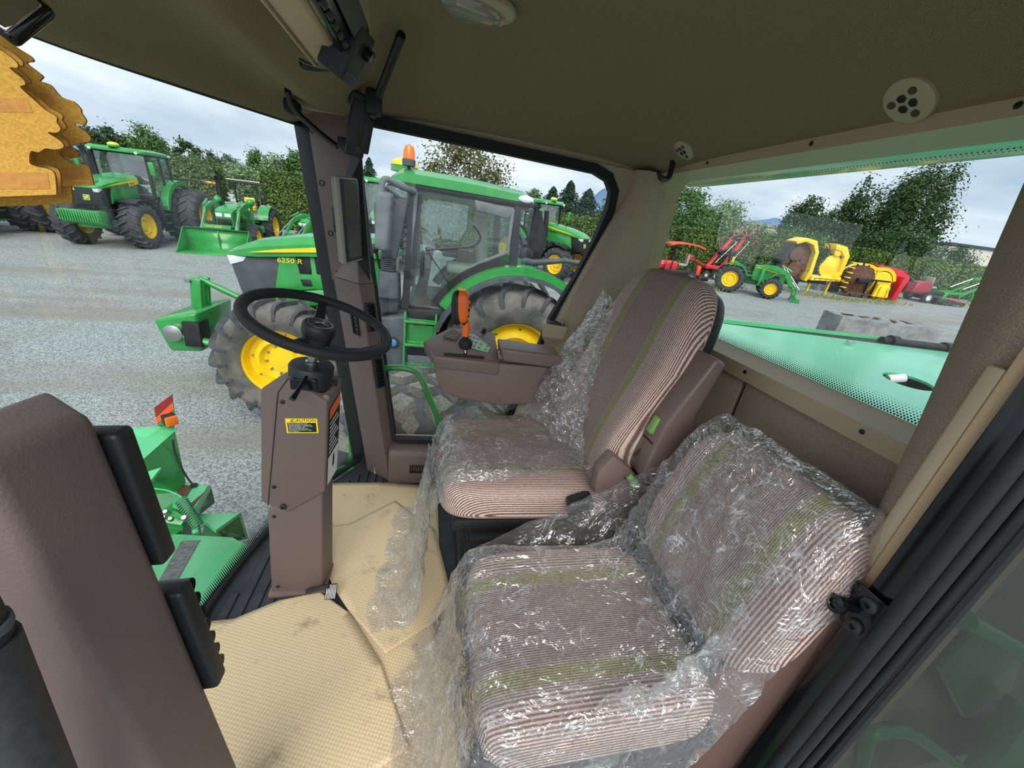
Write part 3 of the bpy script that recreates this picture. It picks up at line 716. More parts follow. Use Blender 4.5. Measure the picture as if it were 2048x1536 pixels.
# ---------------------------------------------------------------- left front post (close to the camera)
def left_post():
    p = thing('trim_7', 'wide brown textured left front post with black vents', 'pillar', (-.3, .4, ZF)); struct(p)
    def pt(px, py, ax, v): return at(px, py, ax, v)
    R1, R0 = at(186, 828, 1, .45), at(482, 1536, 1, .45)
    dR = (R0 - R1) / (R0.z - R1.z); Rb = R1 + dR * (ZF - R1.z)
    L1, L0 = at(0, 1015, 1, .335), at(259, 1466, 1, .335)
    dL = (L0 - L1) / (L0.z - L1.z); Lb = L1 + dL * (ZF - L1.z); Lt = at(0, 921, 1, .335); Lt = L1 + dL * (Lt.z - L1.z)
    k = V(-.16, -.03, 0)
    R1n = R1.copy(); apex = at(93, 768, 1, .50); aL = at(0, 823, 1, .39)
    ring_b = [Lb, Rb, Rb + V(-.14, .04, 0), Lb + V(-.16, -.05, 0)]
    ring_t = [Lt, R1n, apex, aL + V(-.03, -.04, 0)]
    m = 5; secs = []
    B().hexa(ring_b + ring_t, .016, 4).build('post_body', BROWN, p, smooth=50)
    # black vent housings on the inner face
    ax = (R1 - Rb).normalized()
    for (pa, pb, ww) in [((222, 868), (322, 1128), .02), ((352, 1186), (430, 1372), .02)]:
        a, c = at(*pa, 1, .462), at(*pb, 1, .462)
        dd = (a - c); ln = dd.length; mid = (a + c) / 2
        M = frame_M(mid + V(-.028, .008, 0), dd, (0, 1, 0))
        h = B(M).box((0, 0, 0), (ln, .030, .075), bev=.007, seg=3).build('vent_housing', BLACK, p)
        if pa[0] > 300:
            for i in range(7): B(M).lathe([(.013, -.030), (.013, .030)], (-ln / 2 + .02 + i * (ln - .04) / 6, .016, 0), (0, 0, 1), 14).build('louvre_roll', BLACK_GLOSS, h)
        for i in range(3): B(M).lathe([(.002, 0), (.002, .002), (0, .002)], (-ln * .3 + i * ln * .3, -.0, .038), (0, 0, 1), 8).build('dimple', INK, h)
    # black sleeve of the door stay
    s = thing('door_stay', 'dusty black tubular door stay beside the brown post', 'door stay', (-.25, .2, 1.6))
    sa, sb = at(-34, 1285, 1, .27), at(165, 1720, 1, .27)
    sc_ = sa + (sa - sb).normalized() * .05
    DUSTB = pm('dusty_black_rubber', (38, 41, 43), .55, var=(90, .3))
    B().tube([sb, sa], .020, 18).build('sleeve', DUSTB, s)
    B().tube([sa, sc_], [.017, .015], 16).build('rod_end', BLACK, s)
    B().tube([sa + (sa - sb).normalized() * .012, sa + (sa - sb).normalized() * .020], [.0185, .0185], 16).build('collar', GREYP, s)
left_post()

def sgn_pow(v, e): return math.copysign(abs(v) ** e, v)
def superell(a, b_, c, e1, e2, nu=56, nv=28, warp=None, M=None):
    b = B(M)
    def f(u, v):
        th = 2 * PI * u; ph = -PI / 2 + PI * v
        p = V(a * sgn_pow(math.cos(ph), e1) * sgn_pow(math.cos(th), e2), b_ * sgn_pow(math.cos(ph), e1) * sgn_pow(math.sin(th), e2), c * sgn_pow(math.sin(ph), e1))
        return warp(p) if warp else p
    b.grid(f, nu, nv, True); return b

def seat_pad(name, parent, a, b_, c, e1, e2, nu, nv, warp, M, mode):
    """padded superellipsoid that carries a running stripe coordinate across its surface"""
    b = B(M); S = []
    for j in range(nv):
        for i in range(nu):
            th = 2 * PI * i / nu; ph = -PI / 2 + PI * j / (nv - 1)
            p = V(a * sgn_pow(math.cos(ph), e1) * sgn_pow(math.cos(th), e2), b_ * sgn_pow(math.cos(ph), e1) * sgn_pow(math.sin(th), e2), c * sgn_pow(math.sin(ph), e1))
            w_ = min(1, abs(p.y) / b_) ** 8
            drop = (c - p.z) if mode == 'cushion' else (p.x + a)
            S.append(math.copysign(abs(p.y) + max(0, drop) * w_, p.y)); b.v.append(warp(p))
    b.f = [(j * nu + i, j * nu + (i + 1) % nu, (j + 1) * nu + (i + 1) % nu, (j + 1) * nu + i) for j in range(nv - 1) for i in range(nu)]
    o = b.build(name, FABRIC, parent, smooth=80, world=False, merge=0)
    at_ = o.data.attributes.new('stripe', 'FLOAT', 'POINT'); at_.data.foreach_set('value', S)
    return o

# ---------------------------------------------------------------- paper floor sheets
def paper_mats():
    m, t, b_, o = node_mat('embossed_kraft_paper'); nd = t.nodes; lk = t.links
    co = nd.new('ShaderNodeTexCoord'); mp = nd.new('ShaderNodeMapping'); mp.inputs['Rotation'].default_value = (0, 0, .35); mp.inputs['Scale'].default_value = (105, 105, 0); lk.new(co.outputs['Object'], mp.inputs[0])
    ck = nd.new('ShaderNodeTexVoronoi'); ck.inputs['Scale'].default_value = 1.0; ck.inputs['Randomness'].default_value = .05; lk.new(mp.outputs[0], ck.inputs[0])
    r = nd.new('ShaderNodeValToRGB'); e = r.color_ramp.elements; e[0].position = .25; e[0].color = lin((224, 202, 164)) + (1,); e[1].position = .60; e[1].color = lin((202, 177, 140)) + (1,); lk.new(ck.outputs['Distance'], r.inputs[0])
    nz = nd.new('ShaderNodeTexNoise'); nz.inputs['Scale'].default_value = 9; nz.inputs['Detail'].default_value = 9; nz.inputs['Roughness'].default_value = .75; lk.new(co.outputs['Object'], nz.inputs[0])
    r2 = nd.new('ShaderNodeValToRGB'); r2.color_ramp.elements[0].position = .56; r2.color_ramp.elements[0].color = (0, 0, 0, 1); r2.color_ramp.elements[1].position = .74; r2.color_ramp.elements[1].color = (.7, .7, .7, 1); lk.new(nz.outputs['Fac'], r2.inputs[0])
    mx = nd.new('ShaderNodeMix'); mx.data_type = 'RGBA'; lk.new(r2.outputs[0], mx.inputs[0]); lk.new(r.outputs[0], mx.inputs[6]); mx.inputs[7].default_value = lin((128, 110, 88)) + (1,)
    lk.new(mx.outputs[2], b_.inputs['Base Color']); b_.inputs['Roughness'].default_value = .8; b_.inputs['Specular IOR Level'].default_value = .2
    bp = nd.new('ShaderNodeBump'); bp.inputs['Strength'].default_value = .35; bp.inputs['Distance'].default_value = .002; bp.invert = True; lk.new(ck.outputs['Distance'], bp.inputs['Height']); lk.new(bp.outputs[0], b_.inputs['Normal'])
    sheets = [
        ('paper floor sheet lying beneath the other sheets under the seat covers', [(700, 1230), (860, 1215), (930, 1560), (900, 1750), (700, 1750), (640, 1400)], .001, None),
        ('rear paper floor sheet reaching the sill under the side window', [(640, 968), (760, 966), (875, 973), (880, 1180), (760, 1170), (648, 1110)], .0035, None),
        ('dirty trodden paper floor sheet right of the steering column', [(640, 1058), (700, 1050), (790, 1004), (870, 1062), (905, 1200), (868, 1248), (771, 1310), (700, 1228), (665, 1175), (650, 1130)], .007, None),
        ('large paper floor sheet in front of the brown left post', [(390, 1250), (470, 1242), (560, 1205), (640, 1188), (700, 1230), (762, 1330), (818, 1502), (700, 1580), (480, 1800), (300, 1500)], .011, (390, 1250)),
    ]
    for lab, px, dz, curl in sheets:
        P = [at(*q, 2, ZF + .008) for q in px]
        bm = bmesh.new(); vs_ = [bm.verts.new((q.x, q.y, ZF + .008 + dz)) for q in P]
        bm.faces.new(vs_); bmesh.ops.triangulate(bm, faces=bm.faces[:])
        for k in range(4): bmesh.ops.subdivide_edges(bm, edges=bm.edges[:], cuts=1, use_grid_fill=True)
        for v in bm.verts:
            v.co.z += .0022 * (mnoise.noise(v.co * 7) + .6)
        b = B(); b.bm_add(bm)
        o = b.build('floor_paper', m, smooth=60); tag(o, lab, 'floor paper', 'brown paper sheets on the cab floor')
        md = o.modifiers.new('t', 'SOLIDIFY'); md.thickness = .0006
paper_mats()

# ---------------------------------------------------------------- steering column
def steering():
    s = thing('steering_column', 'brown steering column with yellow caution label', 'steering column', (-.41, 1.13, ZF))
    YN = 1.075
    n = [at(521, 1004, 1, YN), at(650, 984, 1, YN)]; tN = [at(520, 778, 1, YN), at(655, 806, 1, YN)]
    zc_ = at(576, 1026, 1, YN)
    def far(p, d=.125, dx=0): return p + V(dx, d, 0)
    # upper shroud: near face is a five-cornered plate
    poly = [n[0], zc_, n[1], tN[1], at(577, 756, 1, YN), tN[0]]
    b = B(); k = len(poly)
    fv = [far(p, .12, .012) for p in poly]
    fv[4] = far(poly[4], .12, .03); fv[5] = far(poly[5], .12, .02)
    fv[3] = far(poly[3] + V(.004, 0, .03), .12, .012)
    bm = bmesh.new(); A = [bm.verts.new(p) for p in poly]; C = [bm.verts.new(p) for p in fv]
    bm.faces.new(A); bm.faces.new(C[::-1])
    for i in range(k): bm.faces.new((A[i], C[i], C[(i + 1) % k], A[(i + 1) % k]))
    bmesh.ops.recalc_face_normals(bm, faces=bm.faces[:])
    bmesh.ops.bevel(bm, geom=bm.edges[:], offset=.007, segments=3, affect='EDGES', profile=.5)
    sh = b.bm_add(bm).build('upper_shroud', BROWN, s)
    # cover seam
    B().tube([at(577, 756, 1, YN - .0005), at(556, 785, 1, YN - .0005), at(536, 1010, 1, YN - .0005)], .0016, 6).build('seam', SEAMD, sh)
    # lower body
    lo0 = [at(541, 1196, 2, ZF), at(648, 1188, 2, ZF)]
    l0 = V(lo0[0].x, YN + .008, ZF); l1 = V(lo0[1].x - .004, YN + .008, ZF)
    u0 = at(534, 1020, 1, YN + .008); u1 = at(645, 975, 1, YN + .008)
    lb = B().hexa([l0, l1, l1 + V(.01, .11, 0), l0 + V(.01, .11, 0), u0, u1, u1 + V(.01, .10, 0), u0 + V(.01, .10, 0)], .008, 3).build('lower_body', BROWN, s)
    B().box(((l0.x + l1.x) / 2 + .003, YN + .063, ZF + .012), (l1.x - l0.x + .02, .135, .024), bev=.008).build('base_flange', BROWN_S, s)
    for q in [(565, 804), (548, 974)]: screw(sh, at(*q, 1, YN - .001), (0, -1, 0), .0065)
    for q in [(548, 1033), (556, 1173)]: screw(lb, at(*q, 1, YN + .007), (0, -1, 0), .006)
    B().lathe([(.010, 0), (.010, .004), (.005, .006), (.004, .003), (0, .003)], at(567, 1013, 1, YN - .001), (0, -1, 0), 16).build('bolt', DARKM, sh)
    B().ell(at(652, 796, 1, YN + .012), (.012, .006, .012)).build('plug', BROWN_S, sh)
    # caution label
    M = frame_M(at(574, 866, 1, YN - .0012), (at(637, 866, 1, YN) - at(574, 866, 1, YN)), (0, 0, 1)); w_, h_ = (at(637, 866, 1, YN) - at(574, 866, 1, YN)).length, .049
    lab = B(M).box((w_ / 2, h_ / 2, 0), (w_, h_, .0006)).build('caution_label', INKY, s, label='yellow caution label with black text panel')
    B(M).box((w_ / 2, h_ * .39, .0004), (w_ * .90, h_ * .66, .0006)).build('text_panel', INK, lab)
    q = B(M); add_text(q, 'CAUTION', .0125, M.inverted() @ M @ Matrix.Translation((w_ * .58, h_ * .79, .0006)), .0002, 'CENTER', 1.15)
    q._add([(w_ * .145, h_ * .78, .0006), (w_ * .255, h_ * .78, .0006), (w_ * .20, h_ * .965, .0006)], [(0, 1, 2)])
    q.build('print', INK, lab, smooth=0)
    q = B(M)
    lines = ['The instructional seat is for', 'training operators or diagnosing', 'machine problems.  Keep all other', 'riders and children off.', 'Use the seat belt whenever', 'operating the machine or riding', 'as an observer.']
    for i, tx in enumerate(lines): add_text(q, tx, .0052, Matrix.Translation((w_ * .07, h_ * (.635 - i * .088), .0009)), .0001, 'LEFT', .92)
    q._add([(w_ * .188, h_ * .80, .0009), (w_ * .212, h_ * .80, .0009), (w_ * .205, h_ * .90, .0009), (w_ * .195, h_ * .90, .0009)], [(0, 1, 2, 3)])
    q.build('print', INKW, lab, smooth=0)
    # warning label on the side that faces the seat
    a0, a1 = n[1] + V(.0012, .012, .004), n[1] + V(.0012 + .011, .108, .004); c0, c1 = tN[1] + V(.0015, .012, -.02), tN[1] + V(.0135, .108, .0)
    def quad(t0, t1, mat, nm, off=0., par=None, i0=0., i1=1.):
        P = [a0.lerp(c0, t0), a1.lerp(c1, t0), a1.lerp(c1, t1), a0.lerp(c0, t1)]
        g = [P[0].lerp(P[1], i0), P[0].lerp(P[1], i1), P[3].lerp(P[2], i1), P[3].lerp(P[2], i0)]
        return B()._add([p + V(off, 0, 0) for p in g], [(0, 1, 2, 3)]).build(nm, mat, par or s, smooth=0)
    wl = quad(.02, .97, INK, 'warning_label', .0006)
    quad(.84, .96, INKO, 'orange_band', .0012, wl, .05, .95); quad(.03, .38, INKW, 'white_field', .0012, wl, .04, .96)
    for i in range(8): quad(.42 + i * .05, .438 + i * .05, INKW, 'text_line', .0012, wl, .10, .9 - .15 * (i % 3))
    quad(.18, .30, INK, 'pictogram', .0016, wl, .45, .62); quad(.30, .34, INK, 'pictogram', .0016, wl, .48, .58)
    # black switch drum, shaft and stalk
    dc = at(621, 772, 1, 1.135); ax = V(.12, -.02, 1).normalized()
    B().lathe([(.052, -.01), (.055, 0), (.056, .012), (.060, .014), (.061, .066), (.057, .072), (.02, .074), (.0, .074)], dc, ax, 36).build('switch_drum', BLACK, s)
    B().box(dc + V(.0, -.057, .032), (.07, .014, .034), bev=.004).build('switch_window', BLACK_GLOSS, s)
    B().lathe([(.018, .07), (.018, .082), (.013, .084), (.013, .12), (0, .12)], dc, ax, 18).build('shaft', STEEL, s)
    s0 = at(611, 752, 1, 1.07)
    B().tube([s0 + V(.005, .02, .005), at(600, 775, 1, 1.045), at(584, 799, 1, 1.01)], [.005, .0055, .0085], 10).build('stalk', BLACK_GLOSS, s)
    kc = at(664, 770, 1, 1.16)
    kb = B().lathe([(.015, -.02), (.015, .006), (.012, .010), (.011, .026), (0, .026)], kc, (.45, -.1, 1), 18).build('ignition_switch', BLACK, s)
    # foot lever at the base
    f0 = at(613, 1183, 1, 1.065)
    B().tube([f0, at(640, 1176, 1, 1.06), at(658, 1172, 1, 1.06)], .008, 8).build('pedal_arm', DARKM, s)
    M = frame_M(at(662, 1183, 1, 1.052), (1, .1, -.12), (.05, 1, .9))
    pd = B(M).box((0, 0, 0), (.036, .05, .006), bev=.0015).build('pedal_pad', DARKM, s)
    for i in range(7): B(M).box((-.0145 + i * .0048, 0, .004), (.0026, .046, .004), bev=.001, seg=1).build('pad_rib', STEEL, pd)
    # ---- steering wheel
    w = thing('steering_wheel', 'black three-spoke steering wheel with emblem hub', 'steering wheel', at(632, 652, 1, 1.14))
    nrm = V(.265, -.07, .96).normalized(); ctr = at(641, 645, 1, 1.14); R = .187
    a = nrm.cross(V(0, 1, 0)).normalized(); c2 = nrm.cross(a)
    B().torus(ctr, nrm, R, .0148, 72, 14).build('rim', BLACK_RUB, w)
    hub = ctr - nrm * .022
    hm = B().lathe([(.030, -.075), (.036, -.06), (.040, -.02), (.044, -.016), (.046, 0), (.045, .012), (.040, .018), (0, .019)], hub, nrm, 36).build('hub', BLACK, w)
    B().lathe([(.0335, .0185), (.0335, .0200), (.0315, .0200), (.0315, .0185)], hub, nrm, 40, False).build('emblem_ring', STEEL, hm)
    Mh = frame_M(hub + nrm * .0196, a * 1.0, c2)
    q = B(Mh); pts = [V(x_ * .042, y_ * .042, .0008) for x_, y_ in DEER]
    xr = V(.5, -1, 0)
    Mh2 = frame_M(hub + nrm * .0198, (.94, .18, -.24), nrm.cross(V(.94, .18, -.24)))
    B(Mh2)._add(pts, [tuple(range(len(pts)))]).build('emblem', STEEL, hm, smooth=0)
    for ang_px in [(648, 588), (508, 650), (772, 692)]:
        # spoke runs from the low hub up to the rim at the place seen under the pixel
        d = _F + _R * ((ang_px[0] - 1024) / FPX) - _U * ((ang_px[1] - 768) / FPX)
        tt = (ctr - CAM_POS).dot(nrm) / d.dot(nrm); q = (CAM_POS + d * tt) - ctr; q = q.normalized() * R + ctr
        st = hub - nrm * .045; rd = (q - ctr).normalized(); sd_ = nrm.cross(rd)
        path = [(st + rd * .02, .024, .012), (st + rd * .07 - nrm * .004, .021, .010), (st + rd * .12 + nrm * .018, .017, .009), (q - rd * .02 - nrm * .012, .014, .007), (q, .012, .006)]
        secs = []
        for pnt, hw, ht in path: secs.append([pnt + sd_ * hw - nrm * ht, pnt + sd_ * hw * .8 + nrm * ht, pnt - sd_ * hw * .8 + nrm * ht, pnt - sd_ * hw - nrm * ht])
        B().loft(secs).build('spoke', BLACK, w)
steering()

# ---------------------------------------------------------------- seats
def driver_seat():
    ORI = V(.38, 1.215, ZF)
    s = thing('operator_seat', 'tall operator seat with striped fabric and folded-up brown armrest', 'seat', ORI)
    # suspension
    B().box((.42, 1.215, 1.47), (.50, .42, .12), bev=.02).build('suspension_base', BLACK, s)
    b = B()
    for i in range(6): b.box((.42, 1.215, 1.55 + i * .038), (.46 - .02 * (i % 2), .40 - .03 * (i % 2), .036), bev=.012)
    b.build('bellows', BLACK_RUB, s)
    B().box((.40, 1.215, 1.80), (.56, .46, .05), bev=.012).build('seat_pan', BLACK, s)
    # cushion, in the coordinates of the seat: x fore-aft, y across
    def wc(p):
        q = p.copy()
        q.z += .020 * (abs(p.y) / .26) ** 3 - .012 * max(0, -p.x / .3) ** 2
        q.x += .018 * math.cos(p.y / .26 * 1.5) * (-1 if p.x < 0 else 0)
        q.y *= 1 + .05 * min(0, p.x) / .3
        return q
    seat_pad('cushion', s, .305, .262, .078, .42, .34, 96, 40, wc, Matrix.Translation((.385 - ORI.x, 0, 1.885 - ZF)), 'cushion')
    # backrest: local frame leaning back
    lean = math.radians(13)
    Mb = Matrix.Translation((.735 - ORI.x, 0, 2.285 - ZF)) @ Matrix.Rotation(lean, 4, 'Y')
    def wb(p):
        q = p.copy(); t = (p.z + .40) / .80
        q.y *= .90 + .16 * math.sin(PI * min(1, max(0, t)) * .95)
        if p.x < 0:
            q.x -= .045 * math.exp(-((t - .30) / .2) ** 2) * (.35 + .65 * (abs(p.y) / .24) ** 2)
            q.x -= .018 * (abs(p.y) / .24) ** 3
            q.x += .03 * max(0, t - .8) * 2
        return q
    seat_pad('backrest', s, .062, .240, .405, .36, .42, 96, 56, wb, Mb, 'back')
    def ws(p):
        q = wb(p) if p.x > 0 else p.copy(); q.y *= .99; return q
    superell(.040, .232, .385, .35, .4, 40, 24, ws, Matrix.Translation(V(.735 - ORI.x + .055, 0, 2.275 - ZF)) @ Matrix.Rotation(lean, 4, 'Y')).build('back_shell', BLACK, s, smooth=80, world=False)
    # folded armrest on the near side
    Y0, Y1 = .885, .985
    fr = [at(q[0], q[1], 1, Y0) for q in [(1436, 717), (1456, 730), (1394, 833), (1394, 872), (1336, 947), (1303, 974), (1284, 960), (1296, 925), (1330, 855), (1362, 812)]]
    arm = B().prism([(q.x, q.z) for q in fr], 1, Y0, Y1, bev=.012, seg=3).build('armrest', BROWN_S, s)
    # height button in its recess, slot
    gm = at(1319, 852, 1, .930)
    yd = (fr[0] - fr[-3]).normalized()
    Mg = frame_M(gm + V(-.012, 0, 0), yd, (0, 1, 0))
    B(Mg).box((0, .0, -.006), (.11, .062, .008), bev=.003).build('button_recess', SEAMD, arm)
    B(Mg).box((.0, .004, .004), (.058, .030, .022), bev=.006, seg=3).build('button', LIME, arm)
    g2 = at(1270, 912, 1, .945)
    B().tube([g2 + V(-.004, 0, 0), g2 + V(.030, -.0, .055)], .004, 8).build('slot', SEAMD, arm)
    br = [at(q[0], q[1], 1, .925) for q in [(1188, 985), (1196, 945), (1228, 912), (1258, 935), (1292, 972), (1300, 1000), (1240, 1015)]]
    rc = B().prism([(q.x, q.z) for q in br], 1, .925, .975, bev=.008).build('recliner_housing', BROWN_S, s)
    l0, l1 = at(1256, 950, 1, .915), at(1274, 972, 1, .895)
    lv = B().cyl(l0, l1, .0125, .0125, 16).build('recline_lever', LIME, rc)
    dl = (l1 - l0).normalized(); B().cyl(l1, l1 + dl * .008, .0118, .011, 16).build('lever_tip', BLACK, lv)
    # belt retractor and buckle
    c = at(1160, 1006, 1, .93)
    bk = B().box(c, (.085, .05, .062), (0, -.35, 0), bev=.016, seg=3).build('belt_retractor', BLACK, s)
    B().box(c + V(0, -.026, 0), (.045, .008, .066), (0, -.35, 0), bev=.003).build('belt_webbing', BLACK_RUB, bk)
    B().box(c + V(-.03, -.012, -.034), (.02, .04, .016), (0, -.35, 0), bev=.004).build('belt_clip', BLACK_GLOSS, bk)
driver_seat()

def passenger_seat():
    ORI = V(.40, .585, ZF)
    s = thing('passenger_seat', 'low instructor seat with wide striped cushion nearest the camera', 'seat', ORI)
    B().box((.46, .585, 1.56), (.48, .40, .32), bev=.02).build('seat_box', BLACK, s)
    B().box((.42, .585, 1.745), (.54, .45, .04), bev=.01).build('seat_pan', DARKM, s)
    def wc(p):
        q = p.copy(); q.z += .010 * (abs(p.y) / .23) ** 3 - .010 * max(0, -p.x / .27) ** 2
        return q
    seat_pad('cushion', s, .268, .232, .066, .40, .30, 96, 40, wc, Matrix.Translation((.41 - ORI.x, 0, 1.815 - ZF)), 'cushion')
    lean = math.radians(16)
    def wb(p):
        q = p.copy(); t = (p.z + .21) / .42
        q.y *= 1.0 - .10 * max(0, t - .6) - .05 * max(0, .3 - t)
        if p.x < 0: q.x -= .02 * math.sin(PI * min(1, max(0, t)))
        return q
    seat_pad('backrest', s, .058, .222, .215, .38, .36, 96, 48, wb, Matrix.Translation((.765 - ORI.x, 0, 2.125 - ZF)) @ Matrix.Rotation(lean, 4, 'Y'), 'back')
    B().box((.80, .585, 1.92), (.035, .10, .36), (0, .2, 0), bev=.008).build('back_bracket', BLACK, s)
passenger_seat()

# ---------------------------------------------------------------- clear film over the seats
def ridged(p, sc, seed):
    v = 0; a = 1; q = p * sc + V(seed, seed * .7, -seed)
    for k in range(3):
        v += a * (1 - abs(mnoise.noise(q)) * 2); a *= .5; q = q * 2.1
    return v
def film_sheet(b, path, ys, side, amp, seed, nu=90, nv=70, droop=None):
    """path: (x,z) profile of the sheet; ys(v)->(y0,y1) across; side droop bends the borders down"""
    P = spline([(x_, 0, z_) for x_, z_ in path], 10)
    m = len(P)
    L_ = [0]
    for i in range(1, m): L_.append(L_[-1] + (P[i] - P[i - 1]).length)
    def prof(v):
        d = v * L_[-1]
        for i in range(1, m):
            if L_[i] >= d: t = (d - L_[i - 1]) / max(1e-9, L_[i] - L_[i - 1]); return P[i - 1].lerp(P[i], t)
        return P[-1].copy()
    def f(u, v):
        p = prof(v); y0, y1 = ys(v); y = y0 + (y1 - y0) * u
        t = abs(2 * u - 1); k = max(0, (t - side) / (1 - side))
        q = V(p.x, y, p.z)
        dr = droop(u, v) if droop else .12
        q.z -= dr * k ** 1.6
        n = ridged(V(q.x, q.y * .9, q.z), 7, seed) - .6
        n2 = ridged(V(q.x * .6 + q.y, q.y - q.x * .4, q.z * .5), 17, seed + 3) - .6
        off = max(-.4, n) * amp + n2 * amp * .45
        tx = prof(min(1, v + .01)) - prof(max(0, v - .01)); nn = V(-tx.z, 0, tx.x).normalized()
        q += nn * off * (1 + 1.6 * k)
        return q
    b.grid(f, nu, nv); return b
def films():
    c = thing('plastic_seat_cover', 'crinkled clear plastic cover over the low instructor seat', 'plastic cover', (.4, .585, 1.41), group='clear plastic seat covers')
    path = [(.03, 1.50), (.075, 1.62), (.115, 1.78), (.145, 1.865), (.20, 1.898), (.40, 1.897), (.54, 1.905), (.615, 1.945), (.655, 2.05), (.685, 2.16), (.722, 2.28), (.772, 2.352), (.82, 2.360), (.865, 2.31), (.885, 2.15), (.89, 1.95)]
    film_sheet(B(), path, lambda v: (.325 + .10 * max(0, v - .45), .845 - .02 * v), .82, .010, 3, 100, 110, lambda u, v: .20 if u < .5 else .12).build('cover_sheet', FILM, c, smooth=180, merge=0)
    # front skirt that hangs to the floor and flares over the paper
    def skirt(y0, y1, seed, xo, n=46):
        def f(u, v):
            y = y0 + (y1 - y0) * u + .03 * (v ** 2) * (1 if u > .5 else -1)
            x = .115 - .05 * v - xo * max(0, v - .72) / .28 * (.7 + .6 * mnoise.noise(V(u * 5, seed, 0)))
            z = 1.80 - (1.80 - 1.424) * min(1, v / .80); z += .008 * max(0, v - .8) * 5 * abs(mnoise.noise(V(u * 9, v * 9, seed)))
            q = V(x, y, z); d = .020 * math.sin(u * 17 + seed + 1.3 * v) * (.3 + v) + .010 * (ridged(V(x, y * 2, z), 8, seed) - .6)
            q.x += d * (1 if v < .8 else .4); q.z += (.010 * max(0, ridged(V(x, y, 0), 10, seed) - .5)) if v > .8 else 0
            return q
        b = B(); b.grid(f, n, 44); return b
    skirt(.36, .82, 4, .13).build('front_skirt', FILM_W, c, smooth=180, merge=0)
    # film stretched from the front corner of the cushion to the backrest
    def tent(u, v):
        a = V(.15, .80, 1.880).lerp(V(.74, .86, 2.155), u); d = V(.16, .815, 1.80).lerp(V(.70, .83, 1.86), u)
        q = a.lerp(d, v); q.y += .03 * math.sin(PI * v) * math.sin(PI * u) + .010 * (ridged(q, 9, 8) - .6); q.z += .008 * (ridged(V(q.x * .4, q.y, q.z), 12, 5) - .6); return q
    bt = B(); bt.grid(tent, 50, 26); bt.build('stretched_film', FILM, c, smooth=180, merge=0)
    # loose film between cushion, backrest and the brown door-post trim
    def tail(u, v):
        a = V(.30, .37, 1.86).lerp(V(.78, .42, 2.20), u); d = V(.28, .34, 1.56).lerp(V(.68, .415, 1.97), u)
        q = a.lerp(d, v); q.y += .025 * (ridged(q, 8, 2) - .7) + .015 * math.sin(u * 9 + v * 4); q.x += .012 * (ridged(q, 14, 9) - .6); return q
    bt = B(); bt.grid(tail, 60, 30); bt.build('loose_side', FILM, c, smooth=180, merge=0)
    d = thing('plastic_seat_cover', 'crinkled clear plastic cover slipping off the tall operator seat', 'plastic cover', (.38, 1.215, 1.41), group='clear plastic seat covers')
    path = [(.0, 1.50), (.035, 1.70), (.060, 1.86), (.085, 1.94), (.13, 1.975), (.30, 1.980), (.50, 1.985), (.60, 1.995), (.665, 2.05)]
    film_sheet(B(), path, lambda v: (.985 + .05 * v, 1.50), .80, .009, 11, 90, 80, lambda u, v: .13 * max(0, 1 - v * 1.25) if u < .5 else .10).build('cover_sheet', FILM, d, smooth=180, merge=0)
    def skirt2(u, v):
        y = .955 + .55 * u - .06 * v * (1 - u); x = .03 - .04 * v - .12 * max(0, v - .72) / .28 * (.6 + .8 * abs(mnoise.noise(V(u * 4, 3, 0))) + .5 * (1 - u))
        z = 1.80 - (1.80 - 1.424) * min(1, v / .80)
        q = V(x, y, z); q.x += (.022 * math.sin(u * 15 + 2 * v) * (.3 + v) + .010 * (ridged(V(x, y * 2, z), 8, 21) - .6)) * (1 if v < .8 else .4)
        q.z += (.012 * max(0, ridged(V(x, y, 0), 9, 4) - .5)) if v > .8 else 0
        return q
    bs = B(); bs.grid(skirt2, 60, 46); bs.build('front_skirt', FILM_W, d, smooth=180, merge=0)
    # bunched film on the far side of the backrest
    def wad(u, v):
        a = V(.60, 1.10, 1.97).lerp(V(.45, 1.50, 1.97), u); cpt = V(.66, 1.30, 2.22).lerp(V(.56, 1.53, 2.20), u); e_ = V(.735, 1.40, 2.52).lerp(V(.70, 1.50, 2.56), u)
        q = (a * (1 - v) ** 2 + cpt * 2 * v * (1 - v) + e_ * v * v)
        q.x -= .045 * math.sin(PI * u) * math.sin(PI * v)
        k = .034 * math.sin(PI * min(1, v + .15)); q += V(-1, -.4, .1) * k * (ridged(q, 9, 14) - .5) + V(0, 1, .3) * .012 * (ridged(q, 18, 6) - .6); return q
    bw = B(); bw.grid(wad, 76, 76); bw.build('bunched_film', FILM_W, d, smooth=180, merge=0)
    def edge(u, v):
        a = V(.10, 1.48, 1.955).lerp(V(.60, 1.53, 2.12), u); q = a + V(-.01, .05 * v, -.10 * v); q.z += .012 * (ridged(q, 9, 31) - .5); return q
    be = B(); be.grid(edge, 40, 16); be.build('stretched_film', FILM, d, smooth=180, merge=0)
films()

